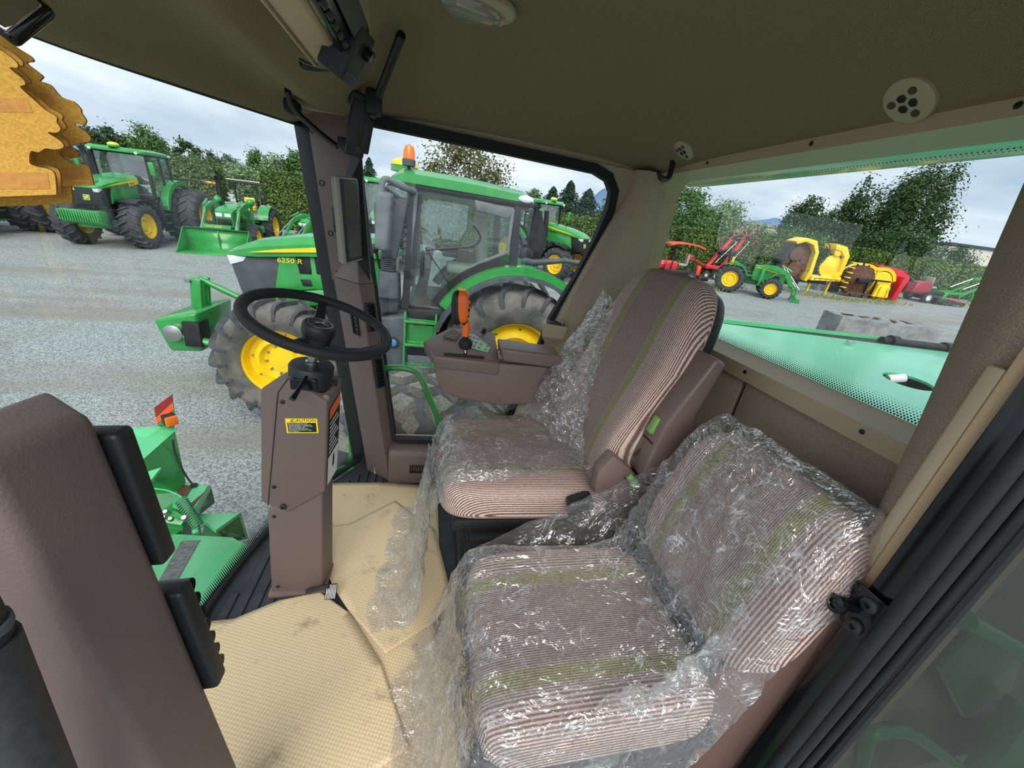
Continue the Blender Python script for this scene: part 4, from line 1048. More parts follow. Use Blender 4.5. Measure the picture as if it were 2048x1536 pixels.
# ---------------------------------------------------------------- armrest console with joystick
def console():
    s = thing('control_console', 'brown armrest console with keypad and joystick slot beside the operator seat', 'console', (.3, 1.6, 1.9))
    Y0, Y1 = 1.50, 1.66
    P = [at(*q, 1, Y0) for q in [(876, 722), (870, 742), (874, 763), (884, 783), (921, 799), (1000, 812), (1112, 805), (1116, 736), (998, 727)]]
    B().prism([(q.x, q.z) for q in P], 1, Y0, Y1, bev=.010, seg=3).build('console_body', BROWN_S, s)
    # tray: sloping top with a rounded nose
    nl, nr = at(868, 712, 1, Y0 - .012), at(1000, 728, 1, Y0 - .012); fl, fr_ = at(900, 654, 1, 1.70), at(990, 664, 1, 1.70)
    ml = at(845, 682, 1, 1.60)
    dn = V(0, 0, -.055)
    top = [nl, nr, fr_, fl, ml]
    b = B(); bm = bmesh.new(); A = [bm.verts.new(q) for q in top]; C = [bm.verts.new(q + dn + (V(.012, 0, 0) if i in (0, 3, 4) else V(0, 0, 0))) for i, q in enumerate(top)]
    bm.faces.new(A); bm.faces.new(C[::-1])
    for i in range(5): bm.faces.new((A[i], C[i], C[(i + 1) % 5], A[(i + 1) % 5]))
    bmesh.ops.recalc_face_normals(bm, faces=bm.faces[:]); bmesh.ops.bevel(bm, geom=bm.edges[:], offset=.009, segments=3, affect='EDGES', profile=.5)
    tray = b.bm_add(bm).build('tray', BROWN_S, s)
    xd = (nr - nl).normalized(); yd = (fl - nl); nn = xd.cross(yd).normalized(); yd = nn.cross(xd)
    def tp(px, py, h=.001):
        d = _F + _R * ((px - 1024) / FPX) - _U * ((py - 768) / FPX); t = (nl - CAM_POS).dot(nn) / d.dot(nn); return CAM_POS + d * t + nn * h
    def plate(pxs, h, mat, nm, par, thick=.003):
        Q = [tp(*q, h) for q in pxs]; k = len(Q)
        return B()._add(Q + [q - nn * thick for q in Q], [tuple(range(k)), tuple(range(k, 2 * k))[::-1]] + [(i, (i + 1) % k, k + (i + 1) % k, k + i) for i in range(k)]).build(nm, mat, par, smooth=0)
    plate([(884, 672), (905, 657), (922, 668), (912, 680)], .0015, BROWN, 'label_plate', tray)
    a0, a1, a2, a3 = (936, 697), (956, 665), (992, 682), (974, 706)
    kp = plate([(927, 690), (942, 662), (966, 669), (950, 698)], .002, KEYP, 'keypad', tray)
    kg = plate([(950, 698), (966, 669), (991, 680), (975, 705)], .002, KEYG, 'keypad', tray)
    for par, q4 in ((kp, [(927, 690), (950, 698), (966, 669), (942, 662)]), (kg, [(950, 698), (975, 705), (991, 680), (966, 669)])):
        for i in range(4):
            for j in range(2 if par is kg else 3):
                nj = 2 if par is kg else 3
                u, v = (j + .5) / nj, (i + .5) / 4
                x_ = (q4[0][0] * (1 - u) + q4[1][0] * u) * (1 - v) + (q4[3][0] * (1 - u) + q4[2][0] * u) * v
                y_ = (q4[0][1] * (1 - u) + q4[1][1] * u) * (1 - v) + (q4[3][1] * (1 - u) + q4[2][1] * u) * v
                B().lathe([(.0062, 0), (.0060, .002), (.004, .003), (0, .003)], tp(x_, y_, .002), nn, 12).build('key', KEYB, par)
    kb = B().lathe([(.015, 0), (.014, .004), (.0085, .006), (.009, .020), (.007, .023), (0, .023)], tp(967, 665), nn, 18).build('rotary_knob', BLACK, tray)
    # slot
    q0, q1 = tp(888, 709, .002), tp(968, 716, .002)
    B().tube([q0, q1], .0065, 8).build('lever_slot', SEAMD, tray)
    # armrest pad
    A_ = [at(1003, 722, 1, 1.47), at(1118, 737, 1, 1.47), V(0, 0, 0), V(0, 0, 0)]
    lo = [at(1006, 724, 1, 1.47), at(1130, 740, 1, 1.47)]; hi = [at(1002, 697, 1, 1.47), at(1122, 712, 1, 1.47)]
    B().hexa([lo[0], lo[1], lo[1] + V(0, .13, 0), lo[0] + V(0, .13, 0), hi[0], hi[1], hi[1] + V(0, .13, .006), hi[0] + V(0, .13, .006)], .012, 4).build('arm_pad', BROWN_S, s)
    # joystick
    j = thing('joystick', 'orange multifunction joystick with black buttons on the console', 'joystick', at(929, 716, 1, 1.53))
    base = tp(930, 708); up = V(-.06, -.02, 1).normalized()
    B().lathe([(.008, -.01), (.008, .03), (0, .03)], base - V(0, 0, .004), up, 12).build('lever_rod', CHROME, j)
    B().lathe([(.012, .02), (.026, .03), (.030, .045), (.024, .062), (.013, .070), (.011, .085), (0, .085)], base, up, 24).build('boot', BLACK_RUB, j)
    B().tube([base + up * .078, base + up * .10, base + up * .125, base + up * .14], [.014, .0165, .0165, .014], 14).build('grip_neck', ORANGEP, j)
    gc = base + up * .198 + V(-.018, 0, 0)
    Mx = Matrix.Rotation(-.06, 4, 'Y')
    superell(.032, .030, .066, .75, .7, 30, 20, None, Matrix.Translation(gc) @ Mx).build('grip', ORANGEP, j, smooth=80)
    superell(.024, .032, .070, .75, .7, 30, 20, None, Matrix.Translation(gc + V(-.019, .004, -.006)) @ Mx).build('grip_back', BLACK, j, smooth=80)
    B().box(gc + V(-.008, -.0, .068), (.030, .026, .008), bev=.003).build('top_button', YELLOW, j)
    superell(.012, .018, .030, .8, .8, 20, 14, None, Matrix.Translation(gc + V(.018, .004, -.058))).build('grip_heel', BLACK, j, smooth=80)
    for (dx, dy, dz) in [(.018, -.010, .034), (.020, .004, .030), (.021, -.011, .012), (.0215, .003, .010), (.019, -.014, -.004), (.021, .0, -.012), (.019, -.010, -.026), (.019, .005, -.030)]:
        B().box(gc + V(dx + .006, dy - .008, dz * 1.15), (.010, .011, .013), bev=.003).build('button', BLACK, j)
console()

# ---------------------------------------------------------------- overhead and pillar fittings
def monitor():
    s = thing('display_monitor', 'tall dark touchscreen display on the right front pillar', 'monitor', (-.31, 1.7, 2.5))
    nT, nB = at(681, 352, 1, 1.64), at(689, 531, 1, 1.64); fT, fB = at(719, 353, 1, 1.775), at(727, 524, 1, 1.775)
    xd = ((fT - nT) + (fB - nB)).normalized(); yd = ((nT - nB) + (fT - fB)).normalized(); c = (nT + nB + fT + fB) / 4
    w_, h_ = (fT - nT).length, (nT - nB).length
    M = frame_M(c, xd, yd)
    if (M.to_3x3() @ V(0, 0, 1)).x < 0: M = M @ Matrix.Rotation(PI, 4, 'Y')
    B(M).box((0, 0, -.013), (w_, h_, .024), bev=.009, seg=4).build('housing', GREYBEZ, s)
    B(M).box((0, 0, -.028), (w_ * .93, h_ * .96, .014), bev=.005).build('back_cover', pm('pale_olive_plastic', (150, 152, 132), .5), s)
    B(M).box((0, 0, -.0012), (w_ * .90, h_ * .94, .005), bev=.002).build('front_glass', BLACK, s)
    for z in (.235, -.225): B(M).box((0, z * h_, .0016), (w_ * .70, h_ * .40, .0012)).build('screen', SCREEN, s)
    B(M).box((0, 0, -.055), (w_ * .3, h_ * .3, .03), bev=.004).build('mount', BLACK, s)
monitor()

def bracket():
    s = thing('mounting_bracket', 'black jointed bracket clamped at the top of the front pillar', 'bracket', at(715, 250, 1, 1.66))
    a, c = at(727, 190, 1, 1.60), at(705, 320, 1, 1.64)
    dd = a - c; M = frame_M((a + c) / 2, dd, (1, .3, 0)); ln = dd.length
    B(M).box((0, .0, 0), (ln * .86, .062, .035), bev=.008).build('bracket_arm', BLACK, s)
    B(M).box((-ln * .05, .030, .006), (ln * .55, .030, .05), bev=.006).build('bracket_cheek', BLACK, s)
    B(M).box((ln * .40, -.012, .01), (.045, .055, .045), bev=.008).build('clamp', BLACK, s)
    B().box(at(748, 205, 1, 1.60), (.05, .045, .075), bev=.01).build('tube_clamp', BLACK, s)
    B(M).lathe([(.013, -.02), (.013, .032), (0, .032)], (ln * .30, .036, 0), (0, 0, 1), 14).build('pivot', BLACK_GLOSS, s)
    B(M).lathe([(.007, 0), (.007, .004), (0, .005)], (-ln * .12, .040, .028), (0, 0, 1), 14).build('bolt', STEEL, s)
    B(M).lathe([(.012, -.02), (.012, .028), (0, .028)], (-ln * .30, .010, 0), (0, 0, 1), 14).build('pivot', BLACK_GLOSS, s)
    q = [at(x_, y_, 1, 1.63) for x_, y_ in [(698, 300), (716, 306), (718, 322), (704, 352), (690, 350), (700, 325)]]
    B().prism([(p.x, p.z) for p in q], 1, 1.628, 1.634).build('plate', GREYP, s)
    q = [at(x_, y_, 1, 1.635) for x_, y_ in [(675, 272), (706, 278), (702, 300), (690, 308), (673, 290)]]
    B().prism([(p.x, p.z) for p in q], 1, 1.632, 1.650, bev=.004).build('bracket_foot', BLACK, s)
    # rod and tube it holds
    r = thing('black_tube', 'straight black tube rising from the bracket to the headliner', 'tube', at(757, 185, 1, 1.57))
    B().tube([at(757, 190, 1, 1.575), at(802, 72, 1, 1.36)], .0125, 14).build('tube_body', BLACK, r)
    e1, e2 = at(802, 72, 1, 1.36), at(757, 190, 1, 1.575); B().cyl(e1, e1 + (e1 - e2).normalized() * .006, .0135, .0115, 14).build('tube_cap', BLACK_GLOSS, r)
    h = thing('grab_handle', 'curved black handle bar across the top of the front pillar', 'handle', at(640, 262, 1, 1.74))
    B().tube(spline([at(576, 168, 1, 1.62), at(577, 190, 1, 1.62), at(592, 222, 1, 1.64), at(640, 266, 1, 1.66), at(676, 294, 1, 1.66)], 6), .0095, 10).build('bar', BLACK_GLOSS, h)
    B().box(at(585, 214, 1, 1.72), (.045, .07, .045), bev=.014, seg=3).build('end_block', BLACK_RUB, h)
    cb = thing('cable', 'thin black cable hanging beside the pillar display', 'cable', at(722, 330, 1, 1.70))
    B().tube(spline([at(716, 300, 1, 1.68), at(722, 322, 1, 1.72), at(724, 350, 1, 1.74), at(722, 362, 1, 1.76)], 6), .0035, 6).build('cable_run', BLACK_RUB, cb)
bracket()

def radio():
    s = thing('overhead_console', 'beige overhead radio console with black receiver', 'console', (-.25, .8, 3.0))
    # long box across the cab under the headliner
    A = [(-.275, 3.06), (-.264, 3.004), (-.200, 2.998), (-.150, 3.07), (-.156, 3.135), (-.24, 3.085)]
    B().prism(A, 1, .60, 1.065, bev=.008, seg=3).build('console_box', BEIGE, s)
    B().prism([(-.282, 3.065), (-.268, 3.000), (-.262, 2.998), (-.270, 3.062)], 1, .60, 1.07, bev=.002).build('edge_strip', BEIGE_L, s)
    # receiver set into the face that looks to the seats
    M = frame_M(V(-.1745, .81, 3.033), (0, 1, 0), (.045, 0, .07))
    rb = B(M).box((0, 0, .006), (.36, .075, .02), bev=.004).build('radio', BLACK_GLOSS, s)
    B(M).box((.02, .012, .022), (.20, .035, .003)).build('radio_display', SCREEN, rb)
    for i in range(7): B(M).box((-.10 + i * .036, -.026, .0225), (.022, .010, .006), bev=.002).build('radio_button', BLACK, rb)
    B(M).lathe([(.013, .02), (.012, .036), (0, .037)], (-.135, .01, 0), (0, 0, 1), 18).build('radio_knob', BLACK, rb)
    M2 = frame_M(at(684, 92, 2, 3.015), (.12, 1, .10), (.55, -.1, 1))
    if (M2.to_3x3() @ V(0, 0, 1)).x < 0: M2 = M2 @ Matrix.Rotation(PI, 4, 'Y')
    bx = B(M2).box((0, 0, .01), (.085, .095, .05), bev=.006).build('control_box', BLACK, s)
    B(M2).lathe([(.012, .03), (.011, .05), (0, .051)], (.012, .018, 0), (0, 0, 1), 16).build('control_knob', BLACK_GLOSS, bx)
    for i in range(6): B(M2).box((-.03 + i * .012, -.03, .036), (.006, .006, .003)).build('indicator', GREYP, bx)
    e0 = at(640, 110, 1, 1.10)
    for k in range(2):
        B().tube(spline([at(640, 112 + 10 * k, 1, 1.06), at(622, 128 + 2 * k, 1, 1.12), at(600, 118 + 2 * k, 1, 1.14), at(606, 130 + 6 * k, 1, 1.15), at(640, 140 + 2 * k, 1, 1.12), at(668, 142, 1, 1.05)], 6), .0022, 6).build('lead', BLACK, s)
radio()

def on_ceiling(px, py):
    d = _F + _R * ((px - 1024) / FPX) - _U * ((py - 768) / FPX); t = .3
    while t < 3:
        p = CAM_POS + d * t
        if p.z > ceil_z(p.x, p.y): break
        t += .002
    h = .01; n = V((ceil_z(p.x + h, p.y) - ceil_z(p.x - h, p.y)) / (2 * h), (ceil_z(p.x, p.y + h) - ceil_z(p.x, p.y - h)) / (2 * h), -1).normalized()
    return p, n
def dome_light():
    c, _n = on_ceiling(953, 4)
    s = thing('dome_light', 'oval clear cabin light in the headliner', 'ceiling light', c + V(0, 0, -.02))
    Mx = Matrix.Translation(c) @ Matrix.Rotation(.25, 4, 'Z')
    superell(.105, .062, .018, .6, .9, 40, 14, None, Mx).build('base', BEIGE_L, s, smooth=70)
    superell(.085, .048, .034, .7, .9, 40, 14, None, Mx @ Matrix.Translation((-.012, 0, -.006))).build('lens', LENS, s, smooth=70)
    B(Mx).box((.062, -.004, -.020), (.026, .03, .012), bev=.004).build('switch', BEIGE_L, s)
    B(Mx).cyl((-.05, 0, -.012), (.03, 0, -.012), .008, .008, 10).build('bulb', INKW, s)
dome_light()

def speaker(px, lab, r):
    c, nrm = on_ceiling(*px)
    s = thing('speaker_grille', lab, 'air outlet', c, group='round outlets in the headliner')
    M = frame_M(c + nrm * -.004, (0, 1, 0), nrm.cross(V(0, 1, 0)))
    if (M.to_3x3() @ V(0, 0, 1)).dot(nrm) < 0: M = M @ Matrix.Rotation(PI, 4, 'Y')
    B(M).lathe([(r, -.02), (r, .004), (r * .96, .009), (r * .85, .012), (0, .013)], (0, 0, 0), (0, 0, 1), 40).build('disc', BEIGE_L, s)
    for k in range(3):
        a = math.radians(90 + 120 * k + (25 if px[0] > 1500 else 10))
        B(M).lathe([(r * .155, .0), (r * .155, .0142), (0, .0142)], (r * .56 * math.cos(a), r * .56 * math.sin(a), 0), (0, 0, 1), 16).build('round_hole', pm('shaded_hole', (74, 68, 52), .8), s)
        a += PI / 3
        P = [V(r * q * math.cos(a + t), r * q * math.sin(a + t), .0146) for q, t in [(.08, 0), (.25, -.75), (.40, -.42), (.43, 0), (.40, .42), (.25, .75)]]
        B(M)._add(P, [tuple(range(6))]).build('vent_hole', INK, s, smooth=0)
speaker((1820, 200), 'round beige speaker grille in the headliner, the larger one nearer the camera', .049)
speaker((1368, 299), 'round beige speaker grille in the far rear corner above the coat hook', .046)

def hook():
    s = thing('coat_hook', 'black plastic coat hook at the far rear corner', 'hook', at(1340, 345, 1, 1.66))
    B().tube(spline([at(1346, 322, 1, 1.63), at(1341, 345, 1, 1.62), at(1335, 358, 1, 1.61), at(1322, 356, 1, 1.59), at(1317, 344, 1, 1.585)], 5), [.011] * 12 + [.010] * 5 + [.008] * 4, 10).build('hook_arm', BLACK, s)
    B().box(at(1349, 322, 1, 1.64), (.03, .03, .016), bev=.004).build('hook_base', BLACK, s)
hook()

def mirror():
    s = thing('inside_mirror', 'black framed rear view mirror at the top left corner', 'mirror', at(20, 30, 1, .60))
    c = at(8, 4, 1, .60); ra, rb_ = at(64, 84, 1, .60) - at(64, -60, 1, .60), None
    M = frame_M(at(-12, -2, 1, .60), at(52, 44, 1, .60) - at(-12, -2, 1, .60), at(52, -50, 1, .62) - at(52, 44, 1, .60))
    B(M).box((0, 0, 0), (.070, .058, .016), bev=.007, seg=4).build('housing', BLACK_GLOSS, s)
    B(M).box((0, .0, .008), (.060, .047, .005), bev=.003).build('mirror_glass', pm('mirror_silver', (200, 205, 205), .03, 1.0), s)
    B().tube([c + V(-.02, .03, .02), V(-.5, .75, 3.1)], .008, 8).build('stem', BLACK, s)
mirror()

def fresheners():
    near = [(109, 389), (107, 364), (100, 341), (62, 330), (57, 316), (60, 302), (74, 304), (86, 296), (104, 298), (120, 293), (114, 281), (90, 264), (106, 264), (114, 256), (106, 242), (106, 232), (84, 218), (70, 205), (37, 174), (45, 168), (42, 158), (16, 135), (30, 134), (28, 122), (0, 101), (-26, 92), (-40, 60), (-60, -10), (-75, -60)]
    side = [(170, 369), (164, 345), (157, 328), (134, 326), (112, 312), (107, 300), (124, 290), (140, 283), (158, 279), (160, 270), (150, 258), (130, 244), (146, 244), (151, 235), (142, 220), (140, 211), (126, 196), (104, 188), (84, 164), (66, 157), (71, 148), (58, 136), (41, 121), (53, 117), (46, 106), (22, 90), (0, 72), (-20, 50), (-45, -20), (-60, -60)]
    def tree_px(rt, ax0, ax1):
        """full outline: the drawn right half plus its mirror image about the tree's own axis"""
        r3 = spline([(x_, y_, 0) for x_, y_ in rt], 3); pts = [(p.x, p.y) for p in r3]
        (x0, y0), (x1, y1) = ax0, ax1; dx, dy = x1 - x0, y1 - y0; L2 = dx * dx + dy * dy; mir = []
        for x_, y_ in pts:
            t_ = ((x_ - x0) * dx + (y_ - y0) * dy) / L2; fx, fy = x0 + dx * t_, y0 + dy * t_; mir.append((2 * fx - x_, 2 * fy - y_))
        return pts + mir[::-1]
    CARD = pm('mustard_fibre_card', (208, 158, 62), .8, var=(500, .14), bump=(500, .6, .002))
    CARD_P = pm('faded_pink_print', (196, 136, 66), .8, var=(200, .12))
    CARD_E = pm('brown_card_edge', (150, 96, 44), .8)
    S = [(near, (0, 0), .400, 'nearest mustard tree-shaped air freshener, front of the stack'),
         (near, (9, -4), .412, 'second mustard tree-shaped air freshener, just behind the nearest'),
         (near, (34, 18), .446, 'lowest mustard tree-shaped air freshener of the stack'),
         (side, (0, 0), .432, 'mustard tree-shaped air freshener that sticks out furthest right')]
    hang = at(-40, -40, 1, .46)
    for (rt, (ox, oy), Y, lab) in S:
        P = [at(x_ + ox, y_ + oy, 1, Y) for x_, y_ in tree_px(rt, (-62, 398), (-82, -60))]
        n = len(P); th = .0017; base = at(60 + ox, 389 + oy, 1, Y)
        o = thing('tree_air_freshener', lab, 'air freshener', base, group='tree-shaped air fresheners')
        # each card is a flat piece turned a little about its hanging line
        k = {.400: .10, .412: .13, .446: .05, .432: .22}[Y]
        vs_ = [p + V(0, (p.x - base.x) * k, 0) for p in P]; bk = [p + V(0, th, 0) for p in vs_]
        B()._add(vs_ + bk, [tuple(range(n)), tuple(range(n, 2 * n))[::-1]]).build('card', CARD, o, smooth=0, merge=0)
        B()._add(vs_ + bk, [(i, (i + 1) % n, n + (i + 1) % n, n + i) for i in range(n)]).build('card_edge', CARD_E, o, smooth=60, merge=0)
        pr = [[(-160, 345), (92, 346), (98, 378), (-160, 378)], [(-60, 196), (52, 197), (62, 224), (-60, 224)]] if rt is near else [[(106, 336), (146, 334), (154, 356), (112, 360)], [(66, 182), (86, 180), (98, 204), (80, 206)]]
        for r_ in pr:
            c4 = [at(x_ + ox, y_ + oy, 1, Y) for x_, y_ in r_]; B()._add([p + V(0, (p.x - base.x) * k - .0003, 0) for p in c4], [(0, 1, 2, 3)]).build('faded_print', CARD_P, o, smooth=0)
        B().tube([vs_[n // 2], hang], .0007, 5).build('string', INKW, o)
fresheners()

# ---------------------------------------------------------------- tyres and wheels (axis along local y)
TYRES = {}
def tyre_mesh(R, W, rim, n, lug_h=.055, block=False, turn=.22):
    key = (R, W, rim, n, block)
    if key in TYRES: return TYRES[key]
    b = B(); rc = R - lug_h; sh = rim + (R - rim) * .45
    prof = [(rim, -W * .40), (rim + .02, -W * .43), (sh, -W * .52), (rc - .10 * W, -W * .475), (rc - .02, -W * .36), (rc, -W * .18), (rc + .004, 0), (rc, W * .18), (rc - .02, W * .36), (rc - .10 * W, W * .475), (sh, W * .52), (rim + .02, W * .43), (rim, W * .40)]
    b.lathe(prof, (0, 0, 0), (0, 1, 0), 56, False)
    body = b.mesh('tyre', 50)
    q = B()
    def P(r, a, y): return V(r * math.sin(a), y, r * math.cos(a))
    if not block:
        for sgn in (1, -1):
            for i in range(n):
                a0 = 2 * PI * (i + (.5 if sgn < 0 else 0)) / n; secs = []
                for (t, rt, rb_, y, wd) in [(0, R, rc - .005, -.01, .30), (.35, R, rc - .012, .17, .27), (.72, R - .012, rc - .03, .36, .27), (.92, R - .035, rc - .09, .475, .30), (1.0, R - .10, rc - .17, .525, .30)]:
                    a = a0 + turn * t; hw = wd * PI / n * .55
                    yy = y * W * sgn
                    secs.append([P(rb_, a - hw * 1.15, yy), P(rt, a - hw, yy), P(rt, a + hw, yy), P(rb_, a + hw * 1.15, yy)])
                q.loft(secs)
    else:
        for row, yf in enumerate((-.40, -.135, .135, .40)):
            for i in range(n):
                a = 2 * PI * (i + (row % 2) * .5) / n; ha = PI / n * .76; hy = W * .103
                cr_ = .03 if abs(yf) > .3 else 0
                y = yf * W; out_ = .02 if abs(yf) > .3 else 0
                s_ = 1 if yf > 0 else -1
                def ring(r, k): return [P(r - cr_ * .5, a - ha * k, y), P(r - (cr_ * 2.2 if s_ < 0 else 0), a, y - hy * k), P(r - cr_ * .5, a + ha * k, y), P(r - (cr_ * 2.2 if s_ > 0 else 0), a, y + hy * k)]
                q.loft([ring(rc - .02, 1.06), ring(R, .95)])
            # shoulder lozenges
        for s_ in (1, -1):
            for i in range(n):
                a = 2 * PI * (i + .25) / n; ha = PI / n * .55
                c = .503 * W * s_
                q.loft([[P(rc - .18, a, c), P(rc - .10, a - ha, c - .012 * s_), P(rc - .03, a, c - .06 * s_), P(rc - .10, a + ha, c - .012 * s_)], [P(rc - .18, a, c + .02 * s_), P(rc - .10, a - ha * .9, c + .018 * s_), P(rc - .035, a, c - .03 * s_), P(rc - .10, a + ha * .9, c + .018 * s_)]])
    tread = q.mesh('tread', 35)
    TYRES[key] = (body, tread); return TYRES[key]
RIMS = {}
def rim_mesh(r, W, dish):
    key = (r, W, dish)
    if key in RIMS: return RIMS[key]
    b = B(); h = W * .40
    b.lathe([(r * 1.03, h), (r * 1.03, h - .02), (r * .96, h - .03), (r * .90, h * .45), (r * .86, -h * .6), (r * .96, -h), (r * 1.02, -h)], (0, 0, 0), (0, 1, 0), 40, False)
    b.lathe([(r * .90, h * .35 + dish), (r * .80, h * .35 + dish), (r * .72, h * .55 + dish), (r * .60, h * .62 + dish), (r * .50, h * .35 + dish), (r * .42, h * .30 + dish), (r * .34, h * .55 + dish), (0, h * .58 + dish)], (0, 0, 0), (0, 1, 0), 40, False)
    hubm = B()
    for k in range(10):
        a = 2 * PI * k / 10; hubm.lathe([(r * .035, 0), (r * .035, .03), (0, .032)], (r * .45 * math.cos(a), h * .32 + dish, r * .45 * math.sin(a)), (0, 1, 0), 6)
    for k in range(8):
        a = 2 * PI * (k + .3) / 8; hubm.lathe([(r * .03, 0), (r * .03, .03), (0, .032)], (r * .80 * math.cos(a), h * .35 + dish, r * .80 * math.sin(a)), (0, 1, 0), 6)
    RIMS[key] = (b.mesh('rim', 30), hubm.mesh('bolts', 0)); return RIMS[key]
def wheel(parent, c, R, W, rim, n, side=1, rubber=None, rimmat=None, dish=0., block=False, bolts=True, spin=0., steer=0.):
    """side=+1: outer face towards +y"""
    M = Matrix.Translation(Vector(c)) @ Matrix.Rotation(steer + (0 if side > 0 else PI), 4, 'Z') @ Matrix.Rotation(spin, 4, 'Y')
    body, tread = tyre_mesh(R, W, rim, n, block=block)
    t = link('tyre', body, None, parent); t.matrix_local = M; t.data.materials.clear(); t.data.materials.append(rubber or RUBBER)
    g = link('tread', tread, None, t); g.data.materials.clear(); g.data.materials.append(RUBBER_TREAD if not block else RUBBER_DUSTY)
    rb, bo = rim_mesh(rim, W, dish)
    k = link('rim', rb, rimmat or YELLOW, parent); k.matrix_local = M
    if bolts: link('wheel_bolts', bo, STEEL, k)['kind'] = 'stuff'
    return t

# ---------------------------------------------------------------- our own machine outside the cab
def own_machine():
    # front right wheel below the side window
    t = thing('front_wheel', 'large dusty front tyre with block tread below the side window', 'wheel', (-.02, 2.42, 0))
    body, tread = tyre_mesh(.86, .70, .36, 22, block=True)
    M = Matrix.Translation((0, 0, .86)) @ Matrix.Rotation(PI, 4, 'Z')
    o = link('tyre', body, None, t); o.matrix_local = M; o.data.materials.append(pm('muddy_tyre_rubber', (120, 124, 128), .9, var=(4, .12), col2=(84, 88, 92), bump=(40, .5, .01)))
    g = link('tread', tread, None, o); g.data.materials.append(pm('gritty_tread_face', (172, 165, 152), .95, var=(60, .12), col2=(140, 136, 128)))
    rb, bo = rim_mesh(.36, .70, 0.); k = link('rim', rb, YELLOW, t); k.matrix_local = M; link('wheel_bolts', bo, STEEL, k)['kind'] = 'stuff'
    # raised lettering on the sidewall facing the cab
    q = B()
    vs_, fs = text_b('PANTHER', .085, .004, 'CENTER', 1.5, .1)
    def bend(v):
        a = (v.x) / .66; r = .595 + v.y
        return V(r * math.sin(a), -.70 * .505 - .006 - v.z * 1.2 + (r - .62) * .0, .86 + r * math.cos(a))
    q._add([bend(v) for v in vs_], fs); q.build('lettering', pm('raised_rubber', (86, 88, 88), .8), t, smooth=0, world=False)
    # hand rail outside the window
    r = thing('hand_rail', 'bright green tubular hand rail outside the side window', 'rail', (0, 1.98, 1.2))
    B().tube(spline([at(700, 742, 1, 1.98), at(770, 736, 1, 1.98), at(812, 737, 1, 1.98), at(838, 750, 1, 1.98), at(856, 790, 1, 1.98), at(877, 842, 1, 1.98), at(872, 890, 1, 1.98), V(.09, 1.98, 1.3)], 6), .0175, 12).build('rail_tube', GREEN, r)
    l = thing('ladder_rail', 'green ladder bracket below the front corner of the cab', 'rail', at(700, 930, 1, 2.0))
    B().tube([at(699, 845, 1, 2.0), at(706, 935, 1, 2.0), V(at(706, 935, 1, 2.0).x, 2.0, 1.1)], .014, 10).build('upright', GREEN, l)
    B().tube(spline([at(655, 948, 1, 2.0), at(680, 936, 1, 2.0), at(694, 934, 1, 2.0), at(705, 945, 1, 2.0)], 5), .013, 10).build('hoop', GREEN, l)
    B().box(at(706, 922, 1, 2.0), (.05, .03, .10), bev=.006).build('lug', GREEN, l)
    for dz in (.03, -.02): B().lathe([(.012, 0), (.012, .012), (0, .014)], at(708, 922, 1, 1.985) + V(0, 0, dz), (0, -1, 0), 8).build('bolt', STEEL, l)
    # engine deck behind the rear window
    d = thing('engine_hood', 'sun-bleached green engine deck behind the rear window', 'hood', (2.6, 1.2, 1.9))
    hp = at(1816, 762, 2, 2.33); ha = at(1762, 747, 2, 2.33); hb = at(1868, 777, 2, 2.33)
    b = B(); bm = bmesh.new()
    out_ = [V(1.09, .32, 2.33), V(1.09, 2.0, 2.33), V(2.0, 2.30, 2.33), V(3.4, 2.17, 2.33), V(6.2, 1.95, 2.33), V(6.2, .32, 2.33)]
    ax = (hb - ha); n_ = 28; hole = []; hv_ = (at(1817, 751, 2, 2.33) - at(1815, 773, 2, 2.33)) / 2
    ux = ax.normalized(); uy = V(-ux.y, ux.x, 0)
    for i in range(n_):
        a = 2 * PI * i / n_; hole.append(hp + ax * .5 * math.cos(a) + hv_ * math.sin(a))
    ov = [bm.verts.new(p) for p in out_]; hv = [bm.verts.new(p) for p in hole]
    edges = [bm.edges.new((ov[i], ov[(i + 1) % len(ov)])) for i in range(len(ov))] + [bm.edges.new((hv[i], hv[(i + 1) % n_])) for i in range(n_)]
    bmesh.ops.triangle_fill(bm, edges=edges, use_beauty=True)
    FADED = pm('faded_hood_paint', (104, 196, 152), .34, var=(1.3, .10), coat=.3)
    o = b.bm_add(bm).build('deck_panel', FADED, d, smooth=0); md = o.modifiers.new('t', 'SOLIDIFY'); md.thickness = .012; md.offset = -1
    B().lathe([(.26, -.012), (.26, -.24), (0, -.24)], hp + V(0, 0, -.008), (0, 0, 1), 20, False).build('filler_well', INK, d)
    fc = at(1787, 752, 2, 2.325); B().cyl(fc + V(-.03, 0, -.02), fc + V(.04, -.02, -.0), .022, .022, 14).build('filler_pipe', WHITE, d)
    B().loft([[V(1.10, 2.05, 2.28), V(1.10, 2.05, 2.34), V(1.10, 2.09, 2.34), V(1.10, 2.09, 2.28)], [V(2.0, 2.40, 2.30), V(2.0, 2.40, 2.345), V(2.0, 2.43, 2.345), V(2.0, 2.43, 2.30)], [V(3.45, 2.34, 2.30), V(3.45, 2.34, 2.35), V(3.45, 2.37, 2.35), V(3.45, 2.37, 2.30)], [V(6.2, 2.10, 2.30), V(6.2, 2.10, 2.35), V(6.2, 2.13, 2.35), V(6.2, 2.13, 2.30)]]).build('side_flange', GREEN_OLD, d)
